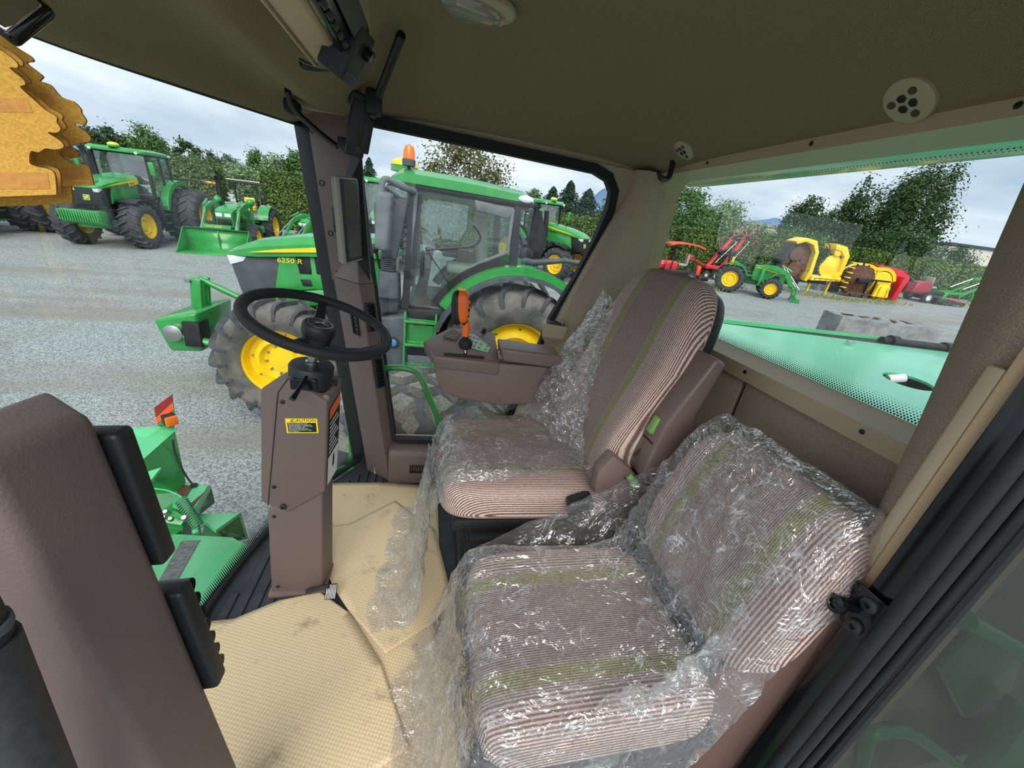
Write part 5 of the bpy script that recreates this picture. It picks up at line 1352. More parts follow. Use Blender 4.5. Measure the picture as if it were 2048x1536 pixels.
    B().loft([[V(1.10, 2.0, 2.24), V(1.10, 2.0, 2.30), V(1.10, 2.06, 2.30), V(1.10, 2.06, 2.24)], [V(2.0, 2.3, 2.24), V(2.0, 2.3, 2.315), V(2.0, 2.40, 2.315), V(2.0, 2.40, 2.24)], [V(3.4, 2.17, 2.25), V(3.4, 2.17, 2.33), V(3.4, 2.35, 2.33), V(3.4, 2.35, 2.25)], [V(6.2, 1.95, 2.26), V(6.2, 1.95, 2.34), V(6.2, 2.11, 2.34), V(6.2, 2.11, 2.26)]]).build('dark_gap', INK, d)
    B().tube([V(3.4, 2.24, 2.345), V(4.2, 2.17, 2.35), V(5.2, 2.08, 2.355)], .03, 10).build('hinge_pipe', DARKM, d)
    for x_ in (3.5, 4.0, 4.5): B().lathe([(.045, -.03), (.045, .03)], (x_, 2.24 - (x_ - 3.4) * .09, 2.348), (1, -.09, 0), 12).build('pipe_clamp', DARKM, d)
    lt = at(1702, 684, 2, 2.35); B().box(lt, (.06, .03, .02), bev=.006).build('latch', STEEL, d)
    B().box((3.7, 1.2, 1.35), (5.0, 1.5, 1.85), bev=.03).build('engine_box', GREEN_D, d)
    B().box((.25, 1.1, .82), (1.5, 1.3, .90), bev=.04).build('chassis_frame', GREEN_D, d)
    B().box((.25, 1.1, .36), (.5, 2.2, .35), bev=.05).build('axle_beam', GREEN_D, d)
    # green shapes added behind the tinted pane to imitate its reflection
    g = thing('reflection_rail', 'green rail and body shapes added as the reflection in the dark side pane', 'rail', (1.5, .5, 1.2))
    B().tube(spline([at(1716, 1560, 1, .31), at(1734, 1480, 1, .31), at(1765, 1462, 1, .31), at(1830, 1470, 1, .31), at(1930, 1545, 1, .31)], 6), .016, 10).build('rail_tube', GREEN, g)
    B().tube([at(1930, 1238, 1, .31), at(2060, 1312, 1, .31)], .018, 10).build('rail_tube', GREEN, g)
    q = [at(x_, y_, 1, .30) for x_, y_ in [(1950, 1600), (2070, 1430), (2150, 1500), (2150, 1650)]]
    B().prism([(p.x, p.z) for p in q], 1, .30, .36, bev=.01).build('reflection_body', GREEN, g)
    q = [at(x_, y_, 1, .38) for x_, y_ in [(1880, 1340), (1960, 1260), (2048, 1330), (2010, 1420), (1930, 1440)]]
    B().prism([(p.x, p.z) for p in q], 1, .38, .40, bev=.01).build('reflection_bracket', GREEN_D, g)
own_machine()

# header parts below the windscreen ------------------------------------------------
def header_parts():
    h = thing('harvester_header', 'green feed housing and divider plates below the windscreen', 'header', (-1.4, 2.0, 0))
    def plate(pxz, mat, nm, th=.02, par=None):
        Q = [at(x_, y_, 2, z_) for x_, y_, z_ in pxz]; n = len(Q)
        nr = (Q[1] - Q[0]).cross(Q[2] - Q[0]).normalized()
        if nr.dot(CAM_POS - Q[0]) < 0: nr = -nr
        return B()._add(Q + [q - nr * th for q in Q], [tuple(range(n)), tuple(range(n, 2 * n))[::-1]] + [(i, (i + 1) % n, n + (i + 1) % n, n + i) for i in range(n)]).build(nm, mat, par or h, smooth=0)
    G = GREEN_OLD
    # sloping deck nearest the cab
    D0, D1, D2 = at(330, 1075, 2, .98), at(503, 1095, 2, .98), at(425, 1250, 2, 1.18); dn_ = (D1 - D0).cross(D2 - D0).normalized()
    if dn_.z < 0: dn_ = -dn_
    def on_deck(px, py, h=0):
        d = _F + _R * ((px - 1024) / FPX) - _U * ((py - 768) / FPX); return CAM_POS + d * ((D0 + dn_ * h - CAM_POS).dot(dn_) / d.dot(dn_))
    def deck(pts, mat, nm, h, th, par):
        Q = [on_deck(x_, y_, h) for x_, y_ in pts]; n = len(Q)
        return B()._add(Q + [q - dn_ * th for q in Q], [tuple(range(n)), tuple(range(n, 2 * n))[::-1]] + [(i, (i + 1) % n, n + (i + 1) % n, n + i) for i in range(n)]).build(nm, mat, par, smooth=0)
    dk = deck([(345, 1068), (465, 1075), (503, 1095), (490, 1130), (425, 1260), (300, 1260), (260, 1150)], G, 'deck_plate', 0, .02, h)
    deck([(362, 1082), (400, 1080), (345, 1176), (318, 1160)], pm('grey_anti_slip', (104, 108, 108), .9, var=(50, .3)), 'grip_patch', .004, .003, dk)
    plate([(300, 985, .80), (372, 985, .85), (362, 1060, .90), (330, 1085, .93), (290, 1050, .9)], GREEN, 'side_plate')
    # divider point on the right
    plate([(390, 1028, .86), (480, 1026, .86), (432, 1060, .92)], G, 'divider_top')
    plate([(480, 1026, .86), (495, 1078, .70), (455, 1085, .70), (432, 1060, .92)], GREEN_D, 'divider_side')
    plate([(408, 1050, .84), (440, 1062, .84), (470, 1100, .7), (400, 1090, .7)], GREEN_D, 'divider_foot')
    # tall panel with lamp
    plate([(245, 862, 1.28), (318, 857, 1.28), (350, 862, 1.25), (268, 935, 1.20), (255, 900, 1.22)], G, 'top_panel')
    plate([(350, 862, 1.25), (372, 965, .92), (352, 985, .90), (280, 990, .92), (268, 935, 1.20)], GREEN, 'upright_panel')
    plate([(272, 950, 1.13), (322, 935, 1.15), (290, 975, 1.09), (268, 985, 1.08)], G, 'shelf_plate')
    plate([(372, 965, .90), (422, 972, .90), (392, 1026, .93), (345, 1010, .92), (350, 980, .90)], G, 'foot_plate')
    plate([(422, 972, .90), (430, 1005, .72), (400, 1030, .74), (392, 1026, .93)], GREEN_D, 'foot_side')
    plate([(360, 968, .905), (385, 972, .905), (372, 995, .915), (352, 990, .91)], RUST, 'worn_patch', .003)
    plate([(405, 985, .905), (412, 980, .905), (385, 1012, .93), (378, 1010, .925)], RUST, 'worn_patch', .003)
    B().hexa([V(-1.30, .35, .15), V(-.72, .35, .15), V(-.72, 1.45, .15), V(-1.30, 1.45, .15), V(-1.15, .35, .72), V(-.72, .35, .98), V(-.72, 1.40, .98), V(-1.15, 1.40, .72)], .03).build('feeder_house', GREEN_D, h)
    B().box((-1.85, 2.15, .40), (.6, .8, .5), bev=.05).build('header_body', GREEN_D, h)
    # hinge block, bolts and spring
    plate([(300, 1025, .99), (350, 1022, .99), (372, 1035, .97), (362, 1050, .94), (310, 1042, .96)], GREEN, 'hinge_block', .04)
    for x_, y_, r in [(332, 1024, .016), (328, 1035, .014), (342, 1038, .014), (369, 1036, .018)]:
        B().lathe([(r, -.01), (r, .012), (r * .6, .02), (0, .02)], at(x_, y_, 2, 1.0), (.2, -.6, .8), 10).build('bolt', STEEL, h)
    a, c = at(362, 1000, 2, 1.05), at(398, 1055, 2, .95); dd = (c - a); ux = dd.normalized().orthogonal().normalized(); uy = dd.normalized().cross(ux)
    sp_ = [a + dd * (i / 168) + (ux * math.cos(2 * PI * i / 12) + uy * math.sin(2 * PI * i / 12)) * .026 for i in range(169)]
    B().tube(sp_, .0045, 5).build('spring', pm('spring_green', (74, 130, 92), .5), h)
    B().tube([at(385, 1015, 2, .99), at(392, 1068, 2, .93)], .016, 8).build('link_arm', G, h)
    B().tube(spline([at(290, 976, 2, 1.07), at(330, 980, 2, 1.06), at(360, 992, 2, 1.04), at(364, 1002, 2, 1.03)], 4), .004, 6).build('pull_rod', GREEN_OLD, h)
    # cable down the panel
    B().tube(spline([at(346, 880, 2, 1.24), at(350, 905, 2, 1.14), at(368, 945, 2, 1.0), at(386, 970, 2, .93)], 5), .006, 6).build('cable', BLACK_RUB, h)
    B().lathe([(.022, 0), (.022, .006), (0, .006)], at(388, 971, 2, .905), (0, 0, 1), 12).build('grommet', INK, h)
    # marker lamp and reflective tape plate
    l = thing('marker_lamp', 'amber marker lamp on a striped bracket at the header corner', 'lamp', at(335, 862, 2, 1.27))
    c = at(343, 842, 2, 1.33)
    M = frame_M(c, (.66, .75, 0), (0, 0, 1))
    B(M).box((0, 0, -.030), (.066, .066, .05), bev=.006).build('lamp_body', BLACK, l)
    B(M).box((0, 0, .002), (.062, .062, .02), bev=.006).build('amber_lens', AMBER, l)
    y0 = c + V(-.03, .05, 0)
    Q = [at(308, 815, 1, y0.y), at(342, 790, 1, y0.y), at(346, 838, 1, y0.y), at(321, 862, 1, y0.y)]
    pl = B().prism([(p.x, p.z) for p in [at(309, 818, 1, y0.y), at(344, 789, 1, y0.y), at(350, 845, 1, y0.y), at(344, 872, 1, y0.y), at(322, 880, 1, y0.y)]], 1, y0.y, y0.y + .006).build('bracket_plate', GREEN, l)
    B().prism([(p.x, p.z) for p in [at(309, 815, 1, y0.y), at(344, 789, 1, y0.y), at(346, 803, 1, y0.y), at(312, 834, 1, y0.y)]], 1, y0.y - .004, y0.y - .001).build('red_tape', REDL, l)
    B().prism([(p.x, p.z) for p in [at(312, 836, 1, y0.y), at(346, 805, 1, y0.y), at(348, 818, 1, y0.y), at(315, 848, 1, y0.y)]], 1, y0.y - .004, y0.y - .001).build('orange_tape', ORANGE, l)
    B().tube([at(322, 850, 1, y0.y), at(326, 880, 1, y0.y)], .006, 6).build('bracket_rod', GREEN_D, l)
header_parts()

# ---------------------------------------------------------------- big cab tractors (local x forward, y left, z up, origin under the rear axle)
def arc_band(r0, r1, y0, y1, a0, a1, n=18, thick=None):
    """fender-like band: closed section r0..r1 by y0..y1 swept over the angle (degrees from +x, counter-clockwise seen from -y)"""
    secs = []
    for k in range(n + 1):
        a = math.radians(a0 + (a1 - a0) * k / n); d = V(math.cos(a), 0, math.sin(a))
        secs.append([d * r0 + V(0, y0, 0), d * r1 + V(0, y0, 0), d * r1 + V(0, y1, 0), d * r0 + V(0, y1, 0)])
    return secs

def sway(p, M): return [M @ q for q in p]

def emblem(parent, M, size):
    pts = [V(x_ * size, y_ * size, .006) for x_, y_ in DEER]
    o = B(M).box((0, 0, 0), (size * 1.25, size * 1.15, .008), bev=.003).build('emblem_badge', YELLOW, parent, world=False)
    B(M).box((0, 0, .003), (size * 1.1, size, .006)).build('emblem_field', GREEN, o, world=False)
    B(M)._add([p + V(0, 0, .001) for p in pts], [tuple(range(len(pts)))]).build('emblem_deer', YELLOW, o, smooth=0, world=False)

def tractor(label, loc, rot, c, group=None):
    t = thing('tractor', label, 'tractor', loc, rot=rot, group=group)
    g = lambda k, d=None: c.get(k, d)
    W = dict(world=False)
    wb, Rf, Wf, rf, Rr, Wr, rr, tf, tr = c['wb'], c['Rf'], c['Wf'], c['rf'], c['Rr'], c['Wr'], c['rr'], c['tf'], c['tr']
    nl = c.get('lugs', 20)
    for s in (1, -1):
        wheel(t, (wb, s * tf, Rf), Rf, Wf, rf, nl, s, c.get('rubber'), steer=c.get('steer', 0.), spin=.1)
        wheel(t, (0, s * tr, Rr), Rr, Wr, rr, nl, s, c.get('rubber'), dish=.02, spin=.13)
        if c.get('dual'): wheel(t, (0, s * (tr + Wr + .06), Rr), Rr, Wr, rr, nl, s, c.get('rubber'), dish=-.12, spin=.02)
    B().box((wb, 0, Rf), (.26, 2 * tf - Wf * .6, .26), bev=.04).build('front_axle', GREEN_D, t, **W)
    B().box((.05, 0, Rr), (.6, 2 * tr - Wr * .6, .34), bev=.05).build('rear_axle', GREEN_D, t, **W)
    B().box((wb * .52, 0, Rf + .15), (wb * 1.05, .42, .55), bev=.05).build('chassis', DARKM, t, **W)
    # hood
    H = c['hood']       # list of (x, half width, z low, z top)
    secs = []
    for x_, hw, zl, zt in H:
        secs.append([V(x_, -hw, zl), V(x_, -hw, zl + (zt - zl) * .55), V(x_, -hw * .80, zl + (zt - zl) * .90), V(x_, -hw * .35, zt), V(x_, hw * .35, zt), V(x_, hw * .80, zl + (zt - zl) * .90), V(x_, hw, zl + (zt - zl) * .55), V(x_, hw, zl)])
    hood = B().loft(secs).build('hood', GREEN, t, smooth=32, **W)
    hw = H[1][1]
    B().prism(c['side'], 1, -hw * 1.0, hw * 1.0, bev=.015).build('side_panel', GREEN, t, **W)
    gr = B().prism(c['grille'], 1, -hw * .93, hw * .93, bev=.02).build('grille', c.get('grillemat', GREYP), t, **W)
    for s in (1, -1):
        B().prism(c['light'], 1, s * hw * .60, s * (hw * .93 + .012), bev=.006).build('headlight', LAMP, gr, **W)
        # stripe
        st = c['stripe']
        yy = s * (hw * 1.085 if not c.get('stripe_y') else c['stripe_y'])
        B().prism(st, 1, yy - .006 * s, yy + .004 * s).build('stripe', YELLOW, hood, **W)
    for v in c.get('vents', []):
        for s in (1, -1): B().prism(v, 1, s * hw * .9, s * (hw + .008), bev=.008).build('side_vent', DARKM, t, **W)
    fx = c['grille'][0][0]
    if c.get('emblem'): emblem(gr, frame_M(c['emblem'], (0, 1, 0), (-.15, 0, 1)), .15)
    # cab
    x0, x1, zf, zr, cw = c['cab']       # rear x, front x, floor z, roof underside z, half width
    for s in (1, -1):
        B().hexa([V(x1 + .02, s * cw - .05, zf), V(x1 + .11, s * cw - .05, zf), V(x1 + .11, s * cw + .05, zf), V(x1 + .02, s * cw + .05, zf), V(x1 - .04, s * cw - .05, zr), V(x1 + .05, s * cw - .05, zr), V(x1 + .05, s * cw + .03, zr), V(x1 - .04, s * cw + .03, zr)]).build('front_pillar', BLACK, t, **W)
        B().hexa([V(x0 - .04, s * cw - .05, zf + .55), V(x0 + .06, s * cw - .05, zf + .55), V(x0 + .06, s * cw + .04, zf + .55), V(x0 - .04, s * cw + .04, zf + .55), V(x0 + .02, s * cw - .05, zr), V(x0 + .11, s * cw - .05, zr), V(x0 + .11, s * cw + .03, zr), V(x0 + .02, s * cw + .03, zr)]).build('rear_pillar', BLACK, t, **W)
        if c.get('bpost'): B().box((c['bpost'], s * cw, (zf + zr) / 2 + .1), (.07, .06, zr - zf - .2)).build('door_post', BLACK, t, **W)
        B()._add([V(x_, s * (cw + .01), z_) for x_, z_ in c['door']], [tuple(range(len(c['door'])))]).build('door_glass', GLASS_T, t, smooth=0, **W)
    B()._add([V(x1 + .06, -cw, zf + .1), V(x1 + .06, cw, zf + .1), V(x1 + .0, cw * .97, zr), V(x1 + .0, -cw * .97, zr)], [(0, 1, 2, 3)]).build('windscreen', GLASS_T, t, smooth=0, **W)
    B()._add([V(x0, -cw, zf + .6), V(x0, cw, zf + .6), V(x0 + .06, cw * .97, zr), V(x0 + .06, -cw * .97, zr)], [(0, 1, 2, 3)]).build('rear_glass', GLASS_T, t, smooth=0, **W)
    B().box(((x0 + x1) / 2, 0, zf - .02), (x1 - x0 + .1, 2 * cw - .1, .14), bev=.02).build('cab_floor', BLACK, t, **W)
    B().box(((x0 + x1) / 2 - .1, 0, zr + .03), (x1 - x0 + .18, 2 * cw + .08, .07), bev=.02).build('roof_frame', BLACK, t, **W)
    xa, xb = x0 - .12, x1 + .28
    rs = []
    for x_, k, zt in [(xa, .88, .06), (xa + .12, .97, .13), ((xa + xb) / 2, 1.0, .17), (xb - .15, 1.0, .16), (xb, .9, .06)]:
        w_ = (cw + .07) * k; z0 = zr + .05
        rs.append([V(x_, -w_, z0), V(x_, -w_, z0 + zt * .6), V(x_, -w_ * .85, z0 + zt), V(x_, w_ * .85, z0 + zt), V(x_, w_, z0 + zt * .6), V(x_, w_, z0)])
    roof = B().loft(rs).build('roof', GREEN, t, smooth=30, **W)
    for s in (1, -1):
        B().ell((xa + .10, s * (cw + .055), zr + .085), (.10, .03, .045)).build('work_light', LAMP, roof, **W)
        B().lathe([(.05, 0), (.05, .03), (.03, .05), (0, .05)], (xa + .02, s * (cw - .02), zr + .03), (-1, s * .4, 0), 16).build('work_light', LAMP, roof, **W)
        B().lathe([(.05, 0), (.05, .03), (.03, .05), (0, .05)], (xb - .01, s * (cw - .14), zr + .06), (1, 0, -.1), 14).build('work_light', LAMP, roof, **W)
    if c.get('dome', True):
        d = B().lathe([(.17, 0), (.17, .06), (.165, .065)], (xb - .12, c.get('dome_y', 0), zr + .19), (0, 0, 1), 24).build('receiver_base', GREEN, roof, **W)
        B().lathe([(.172, .065), (.16, .11), (.10, .15), (0, .165)], (xb - .12, c.get('dome_y', 0), zr + .19), (0, 0, 1), 24).build('receiver_dome', YELLOW, d, **W)
    # fenders: green with dark lip
    for s in (1, -1):
        ya, yb = (cw - .03) * s, (tr + Wr * c.get('fw', .45)) * s
        fn = [[q + V(0, 0, Rr) for q in sec] for sec in arc_band(Rr + .10, Rr + .145, ya, yb, 18, 150 if not c.get('dual') else 120)]
        B().loft(fn).build('fender', c.get('fendermat', GREYP), t, **W)
        if not c.get('dual'):
            fn = [[q + V(0, 0, Rr) for q in sec] for sec in arc_band(Rr + .146, Rr + .25, ya, yb - .16 * s, 32, 122)]
            B().loft(fn).build('fender_top', GREEN, t, **W)
            fn = [[q + V(0, 0, Rr) for q in sec] for sec in arc_band(Rr + .20, Rr + .34, ya, ya + .1 * s, 30, 78)]
            B().loft(fn).build('fender_inner', BLACK, t, **W)
        else:
            fn = [[q + V(0, 0, Rr) for q in sec] for sec in arc_band(Rr + .14, Rr + .30, ya, ya + .28 * s, 10, 110)]
            B().loft(fn).build('fender_top', GREEN, t, **W)
        if c.get('front_fender'):
            fn = [[q + V(wb, 0, Rf) for q in sec] for sec in arc_band(Rf + .08, Rf + .11, s * (tf - Wf * .45), s * (tf + Wf * .45), 60, 165)]
            B().loft(fn).build('front_fender', BLACK, t, **W)
    # ladder on the left side
    lx, ly = x1 - .15, cw + .12
    lad = B().box((lx - .20, ly, Rr + .0), (.03, .12, 1.05), bev=.01).build('ladder', GREEN if c.get('green_ladder') else BLACK, t, **W)
    B().box((lx + .20, ly, Rr + .0), (.03, .12, 1.05), bev=.01).build('ladder_side', GREEN if c.get('green_ladder') else BLACK, lad, **W)
    for i in range(4):
        st_ = B()
        zz = .48 + i * .32
        st_.box((lx, ly + .06, zz), (.40, .03, .035), bev=.008); st_.box((lx, ly - .06, zz), (.40, .03, .035), bev=.008)
        for k in range(4): st_.box((lx - .18 + k * .12, ly, zz), (.02, .13, .025))
        st_.build('step', GREEN, lad, **W)
    if c.get('green_ladder'): B().box((lx, ly - .07, 1.22), (.36, .015, .30), bev=.004).build('ladder_back', GREEN, lad, **W)
    # tank and battery boxes
    B().hexa([V(x1 + .02, cw - .35, .55), V(x1 + .80, cw - .35, .62), V(x1 + .80, cw + .02, .62), V(x1 + .02, cw + .05, .55), V(x1 + .02, cw - .35, 1.50), V(x1 + .72, cw - .35, 1.35), V(x1 + .72, cw - .05, 1.35), V(x1 + .02, cw + .05, 1.50)], .05, 3).build('fuel_tank', c.get('tankmat', GREYP), t, **W)
    B().hexa([V(x1 + .02, -cw - .02, .6), V(x1 + .7, -cw, .62), V(x1 + .7, -cw + .35, .62), V(x1 + .02, -cw + .35, .6), V(x1 + .02, -cw - .02, 1.45), V(x1 + .62, -cw + .05, 1.3), V(x1 + .62, -cw + .35, 1.3), V(x1 + .02, -cw + .35, 1.45)], .05, 3).build('battery_box', c.get('tankmat', GREYP), t, **W)
    # seat and wheel inside
    sx = x0 + .62
    se = B().box((sx, 0, zf + .50), (.5, .5, .14), bev=.05, seg=3).build('seat', c.get('seatmat', PALE_SEAT), t, **W)
    B().box((sx - .24, 0, zf + .90), (.14, .48, .75), (0, .15, 0), bev=.05, seg=3).build('seat_back', c.get('seatmat', PALE_SEAT), se, **W)
    B().box((sx + .1, -.34, zf + .68), (.45, .14, .14), bev=.04).build('seat_arm', DARKM, se, **W)
    B().tube([V(x1 - .10, 0, zf), V(x1 - .22, 0, zf + .75)], [.09, .06], 10).build('steering_post', BLACK, t, **W)
    B().torus((x1 - .24, 0, zf + .80), (-.45, 0, .9), .20, .018, 28, 8).build('steering_wheel', BLACK, t, **W)
    # mirrors
    for s in (1, -1):
        m0 = V(x1 + .06, s * cw, zr - .18); m1 = V(x1 + .32, s * (cw + .26), zr - .05); m2 = V(x1 + .34, s * (cw + .30), zr - .30)
        B().tube([m0, m1, m2], .022, 8).build('mirror_arm', GREYL if c.get('dusty') else BLACK, t, **W)
        mm = B().box(m2 + V(.02, 0, -.12), (.10, .17, .46), (0, .08, s * .3), bev=.035, seg=3).build('mirror', c.get('mirrormat', GREYL), t, **W)
    for (f, nm) in c.get('extra', []): pass
    return t

def add_fn(t):
    W = dict(world=False)
    return lambda b, nm, mat, par=None, smooth=38, label=None: b.build(nm, mat, par or t, smooth=smooth, label=label, **W)

HOOD_6 = dict(
    hood=[(3.80, .33, 1.925, 1.97), (3.66, .39, 1.935, 2.06), (3.42, .43, 1.955, 2.17), (2.86, .455, 2.03, 2.30), (1.72, .47, 2.14, 2.44)],
    side=[(3.16, 2.00), (1.72, 2.16), (1.72, 1.62), (2.35, 1.62), (2.75, 1.60), (3.05, 1.55), (3.28, 1.44), (3.24, 1.62)],
    grille=[(3.78, 1.94), (3.16, 1.99), (3.24, 1.62), (3.29, 1.45), (3.52, 1.35), (3.66, 1.40), (3.73, 1.70)],
    light=[(3.785, 1.925), (3.56, 1.935), (3.60, 1.87), (3.755, 1.81)],
    stripe=[(3.50, 2.005), (3.15, 2.085), (2.72, 2.16), (1.80, 2.285), (1.80, 2.235), (2.72, 2.10), (3.15, 2.045)], stripe_y=.468)

def tractor_6250():
    c = dict(wb=3.0, Rf=.79, Wf=.58, rf=.43, Rr=1.03, Wr=.70, rr=.56, tf=.96, tr=.90, lugs=19, rubber=RUBBER_DUSTY, **HOOD_6,
             cab=(.12, 1.46, 1.58, 3.03, .85), door=[(1.40, 3.03), (.23, 3.0), (.24, 2.44), (.40, 2.37), (.65, 2.23), (.85, 2.02), (1.02, 1.72), (1.08, 1.62), (1.48, 1.62)],
             green_ladder=True, dusty=True, dome_y=.35,
             vents=[[(2.98, 2.05), (2.80, 2.07), (2.78, 1.80), (2.93, 1.79)], [(2.75, 2.075), (2.58, 2.09), (2.55, 1.82), (2.72, 1.81)], [(2.93, 1.72), (2.80, 1.73), (2.78, 1.64), (2.90, 1.63)]])
    loc = V(1.21, 6.1, -.04)
    t = tractor('large green tractor with yellow wheels parked close beside the harvester', loc, (0, 0, PI), c)
    A = add_fn(t)
    # model number and logo writing
    q = B(); M = frame_M((3.17, .478, 1.925), (-1, 0, .04), (0, 0, 1)); add_text(q, '6250 R', .085, M, .002, 'LEFT', 1.25, .1)
    A(q, 'model_number', YELLOW, smooth=0)
    # arched lower body line
    A(B().prism([(3.30, 1.44), (3.05, 1.54), (2.70, 1.60), (1.75, 1.62), (1.75, 1.45), (2.6, 1.42), (3.0, 1.32), (3.25, 1.24)], 1, -.40, .40, bev=.015), 'lower_frame', GREEN)
    A(B().box((3.2, 0, 1.10), (.5, .5, .4), bev=.04), 'front_support', GREEN)
    # snorkel / intake column
    s0 = A(B().hexa([V(1.58, .74, 1.70), V(1.90, .74, 1.70), V(1.86, 1.00, 1.70), V(1.60, 1.00, 1.70), V(1.60, .76, 2.04), V(1.88, .76, 2.04), V(1.84, .98, 2.04), V(1.62, .98, 2.04)], .03, 3), 'intake_lower', GREYP)
    for k in range(6): A(B().lathe([(.085, 0), (.10, .014), (.085, .028)], (1.74, .87, 2.04 + k * .026), (0, 0, 1), 18, False), 'bellows_ring', GREYP, s0)
    A(B().hexa([V(1.64, .80, 2.19), V(1.84, .80, 2.19), V(1.84, .96, 2.19), V(1.64, .96, 2.19), V(1.52, .78, 2.90), V(1.72, .78, 2.92), V(1.72, .98, 2.92), V(1.52, .98, 2.90)], .03, 3), 'intake_upper', GREYP)
    A(B().hexa([V(1.62, .86, 1.52), V(1.86, .86, 1.46), V(1.84, .60, 1.46), V(1.62, .60, 1.52), V(1.60, .9, 1.70), V(1.88, .9, 1.70), V(1.88, .62, 1.70), V(1.60, .62, 1.70)], .02), 'intake_foot', GREYP)
    # wide mirror, arms
    A(B().hexa([V(1.70, 1.12, 2.30), V(1.86, 1.12, 2.32), V(1.86, 1.32, 2.32), V(1.72, 1.32, 2.30), V(1.66, 1.12, 2.94), V(1.84, 1.12, 2.94), V(1.84, 1.32, 2.92), V(1.68, 1.32, 2.92)], .045, 3), 'wide_mirror', GREYL)
    A(B().tube(spline([V(1.46, .90, 3.00), V(1.60, 1.05, 3.02), V(1.76, 1.20, 3.06), V(1.80, 1.22, 2.92)], 5), .035, 10), 'wide_mirror_arm', GREYL)
    A(B().tube(spline([V(1.78, 1.10, 2.95), V(1.74, 1.02, 3.06), V(1.60, .95, 3.06), V(1.52, .92, 3.0)], 5), .014, 8), 'mirror_tube', STEEL)
    # small round mirror at the hood
    A(B().ell((1.92, .80, 2.28), (.05, .03, .06)), 'hood_mirror', BLACK); A(B().tube([V(1.90, .80, 2.24), V(1.86, .78, 2.05), V(1.75, .78, 2.0)], .018, 8), 'hood_mirror_arm', BLACK)
    # beacon
    b0 = A(B().tube([V(1.52, .80, 3.10), V(1.54, .82, 3.26)], .018, 8), 'beacon_stem', BLACK)
    A(B().lathe([(.075, 0), (.078, .06), (.07, .07)], (1.54, .82, 3.26), (0, 0, 1), 20), 'beacon_base', GREYP, b0)
    A(B().lathe([(.068, .07), (.066, .15), (.05, .20), (0, .225)], (1.54, .82, 3.26), (0, 0, 1), 20), 'beacon_lens', AMBER, b0)
    # door details: wiper, handle, inner frame
    A(B().tube(spline([V(1.30, .875, 2.35), V(.95, .875, 2.42), V(.70, .875, 2.48), V(.62, .875, 2.60), V(.72, .875, 2.72)], 5), .011, 6), 'wiper_arm', BLACK)
    A(B().tube([V(1.30, .872, 2.38), V(.80, .872, 1.75)], .008, 6), 'wiper_blade', BLACK)
    A(B().box((1.33, .885, 2.18), (.05, .04, .32), bev=.02), 'door_handle', BLACK)
    A(B().prism([(.20, 2.98), (.74, 3.02), (.70, 2.90), (.30, 2.86)], 1, .845, .875, bev=.01), 'window_corner', GREYL)
    A(B().tube([V(1.44, .865, 3.0), V(1.50, .865, 1.62), V(1.06, .865, 1.62), V(.98, .865, 1.80), V(.84, .865, 2.04), V(.64, .865, 2.25), V(.24, .865, 2.46), V(.24, .865, 2.98)], .026, 8), 'door_frame', GREYL)
    # fender trim panels
    A(B().prism([(1.50, 1.58), (1.06, 1.60), (.94, 1.78), (1.06, 1.42), (1.40, 1.36)], 1, .80, .92, bev=.01), 'cab_skirt', DARKM)
    # rear: lamp arm, marker board
    r0 = A(B().tube([V(.02, .86, 2.38), V(-.10, .98, 2.38), V(-.50, 1.02, 2.46), V(-.98, 1.02, 2.46)], [.05, .045, .035, .03], 10), 'lamp_arm', GREYP)
    A(B().box((-1.02, 1.02, 2.46), (.09, .06, .11), bev=.015), 'lamp_lens', AMBER, r0)
    A(B().prism([(-.02, 2.50), (-.20, 2.50), (-.30, 2.62), (-.15, 3.02), (-.07, 3.02)], 1, .76, .80), 'marker_board', DARKM)
    A(B().lathe([(.09, 0), (.09, .06), (0, .08)], (-.02, .84, 2.46), (0, 1, 0), 14), 'swivel', DARKM)
    A(B().box((-.22, .90, 2.18), (.10, .04, .06), bev=.01), 'rear_reflector', REDL)
    A(B().lathe([(.05, 0), (.05, .012), (.03, .02), (0, .02)], (1.66, .92, 1.10), (.2, 1, 0), 16), 'fuel_cap', pm('blue_cap', (70, 130, 190), .4))
    A(B().lathe([(.075, 0), (.08, .01), (.05, .012)], (1.66, .905, 1.10), (.2, 1, 0), 16), 'fuel_neck', BLACK)
    # front linkage and weight
    w = A(B().hexa([V(4.22, -.42, .58), V(4.62, -.42, .56), V(4.62, .42, .56), V(4.22, .42, .58), V(4.18, -.50, 1.16), V(4.70, -.50, 1.02), V(4.70, .50, 1.02), V(4.18, .50, 1.16)], .05, 3), 'front_weight', GREEN)
    A(B().box((4.26, .40, .86), (.20, .26, .34), bev=.01), 'weight_recess', DARKM, w)
    A(B().box((4.34, .10, 1.32), (.14, .07, .42), (0, -.1, 0), bev=.03), 'weight_tower', GREEN, w)
    A(B().box((4.34, -.10, 1.32), (.14, .07, .42), (0, -.1, 0), bev=.03), 'weight_tower', GREEN, w)
    A(B().lathe([(.035, 0), (.035, .04), (0, .042)], (4.40, .13, 1.50), (0, 1, 0), 14), 'pin', STEEL, w)
    A(B().tube([V(4.32, .0, 1.50), V(4.05, .0, 1.38), V(3.70, .0, 1.22)], [.035, .045, .035], 10), 'top_link', GREEN)
    for s in (1, -1):
        A(B().tube([V(4.46, s * .46, .84), V(4.10, s * .46, .74), V(3.55, s * .40, .70)], [.06, .05, .06], 8), 'lift_arm', GREEN)
        A(B().lathe([(.11, -.02), (.11, .03), (.05, .05), (0, .05)], (4.48, s * .50, .86), (0, s, 0), 18), 'lift_hook', STEEL)
    A(B().box((3.52, 0, .86), (.32, .62, .46), bev=.05), 'linkage_frame', GREEN)
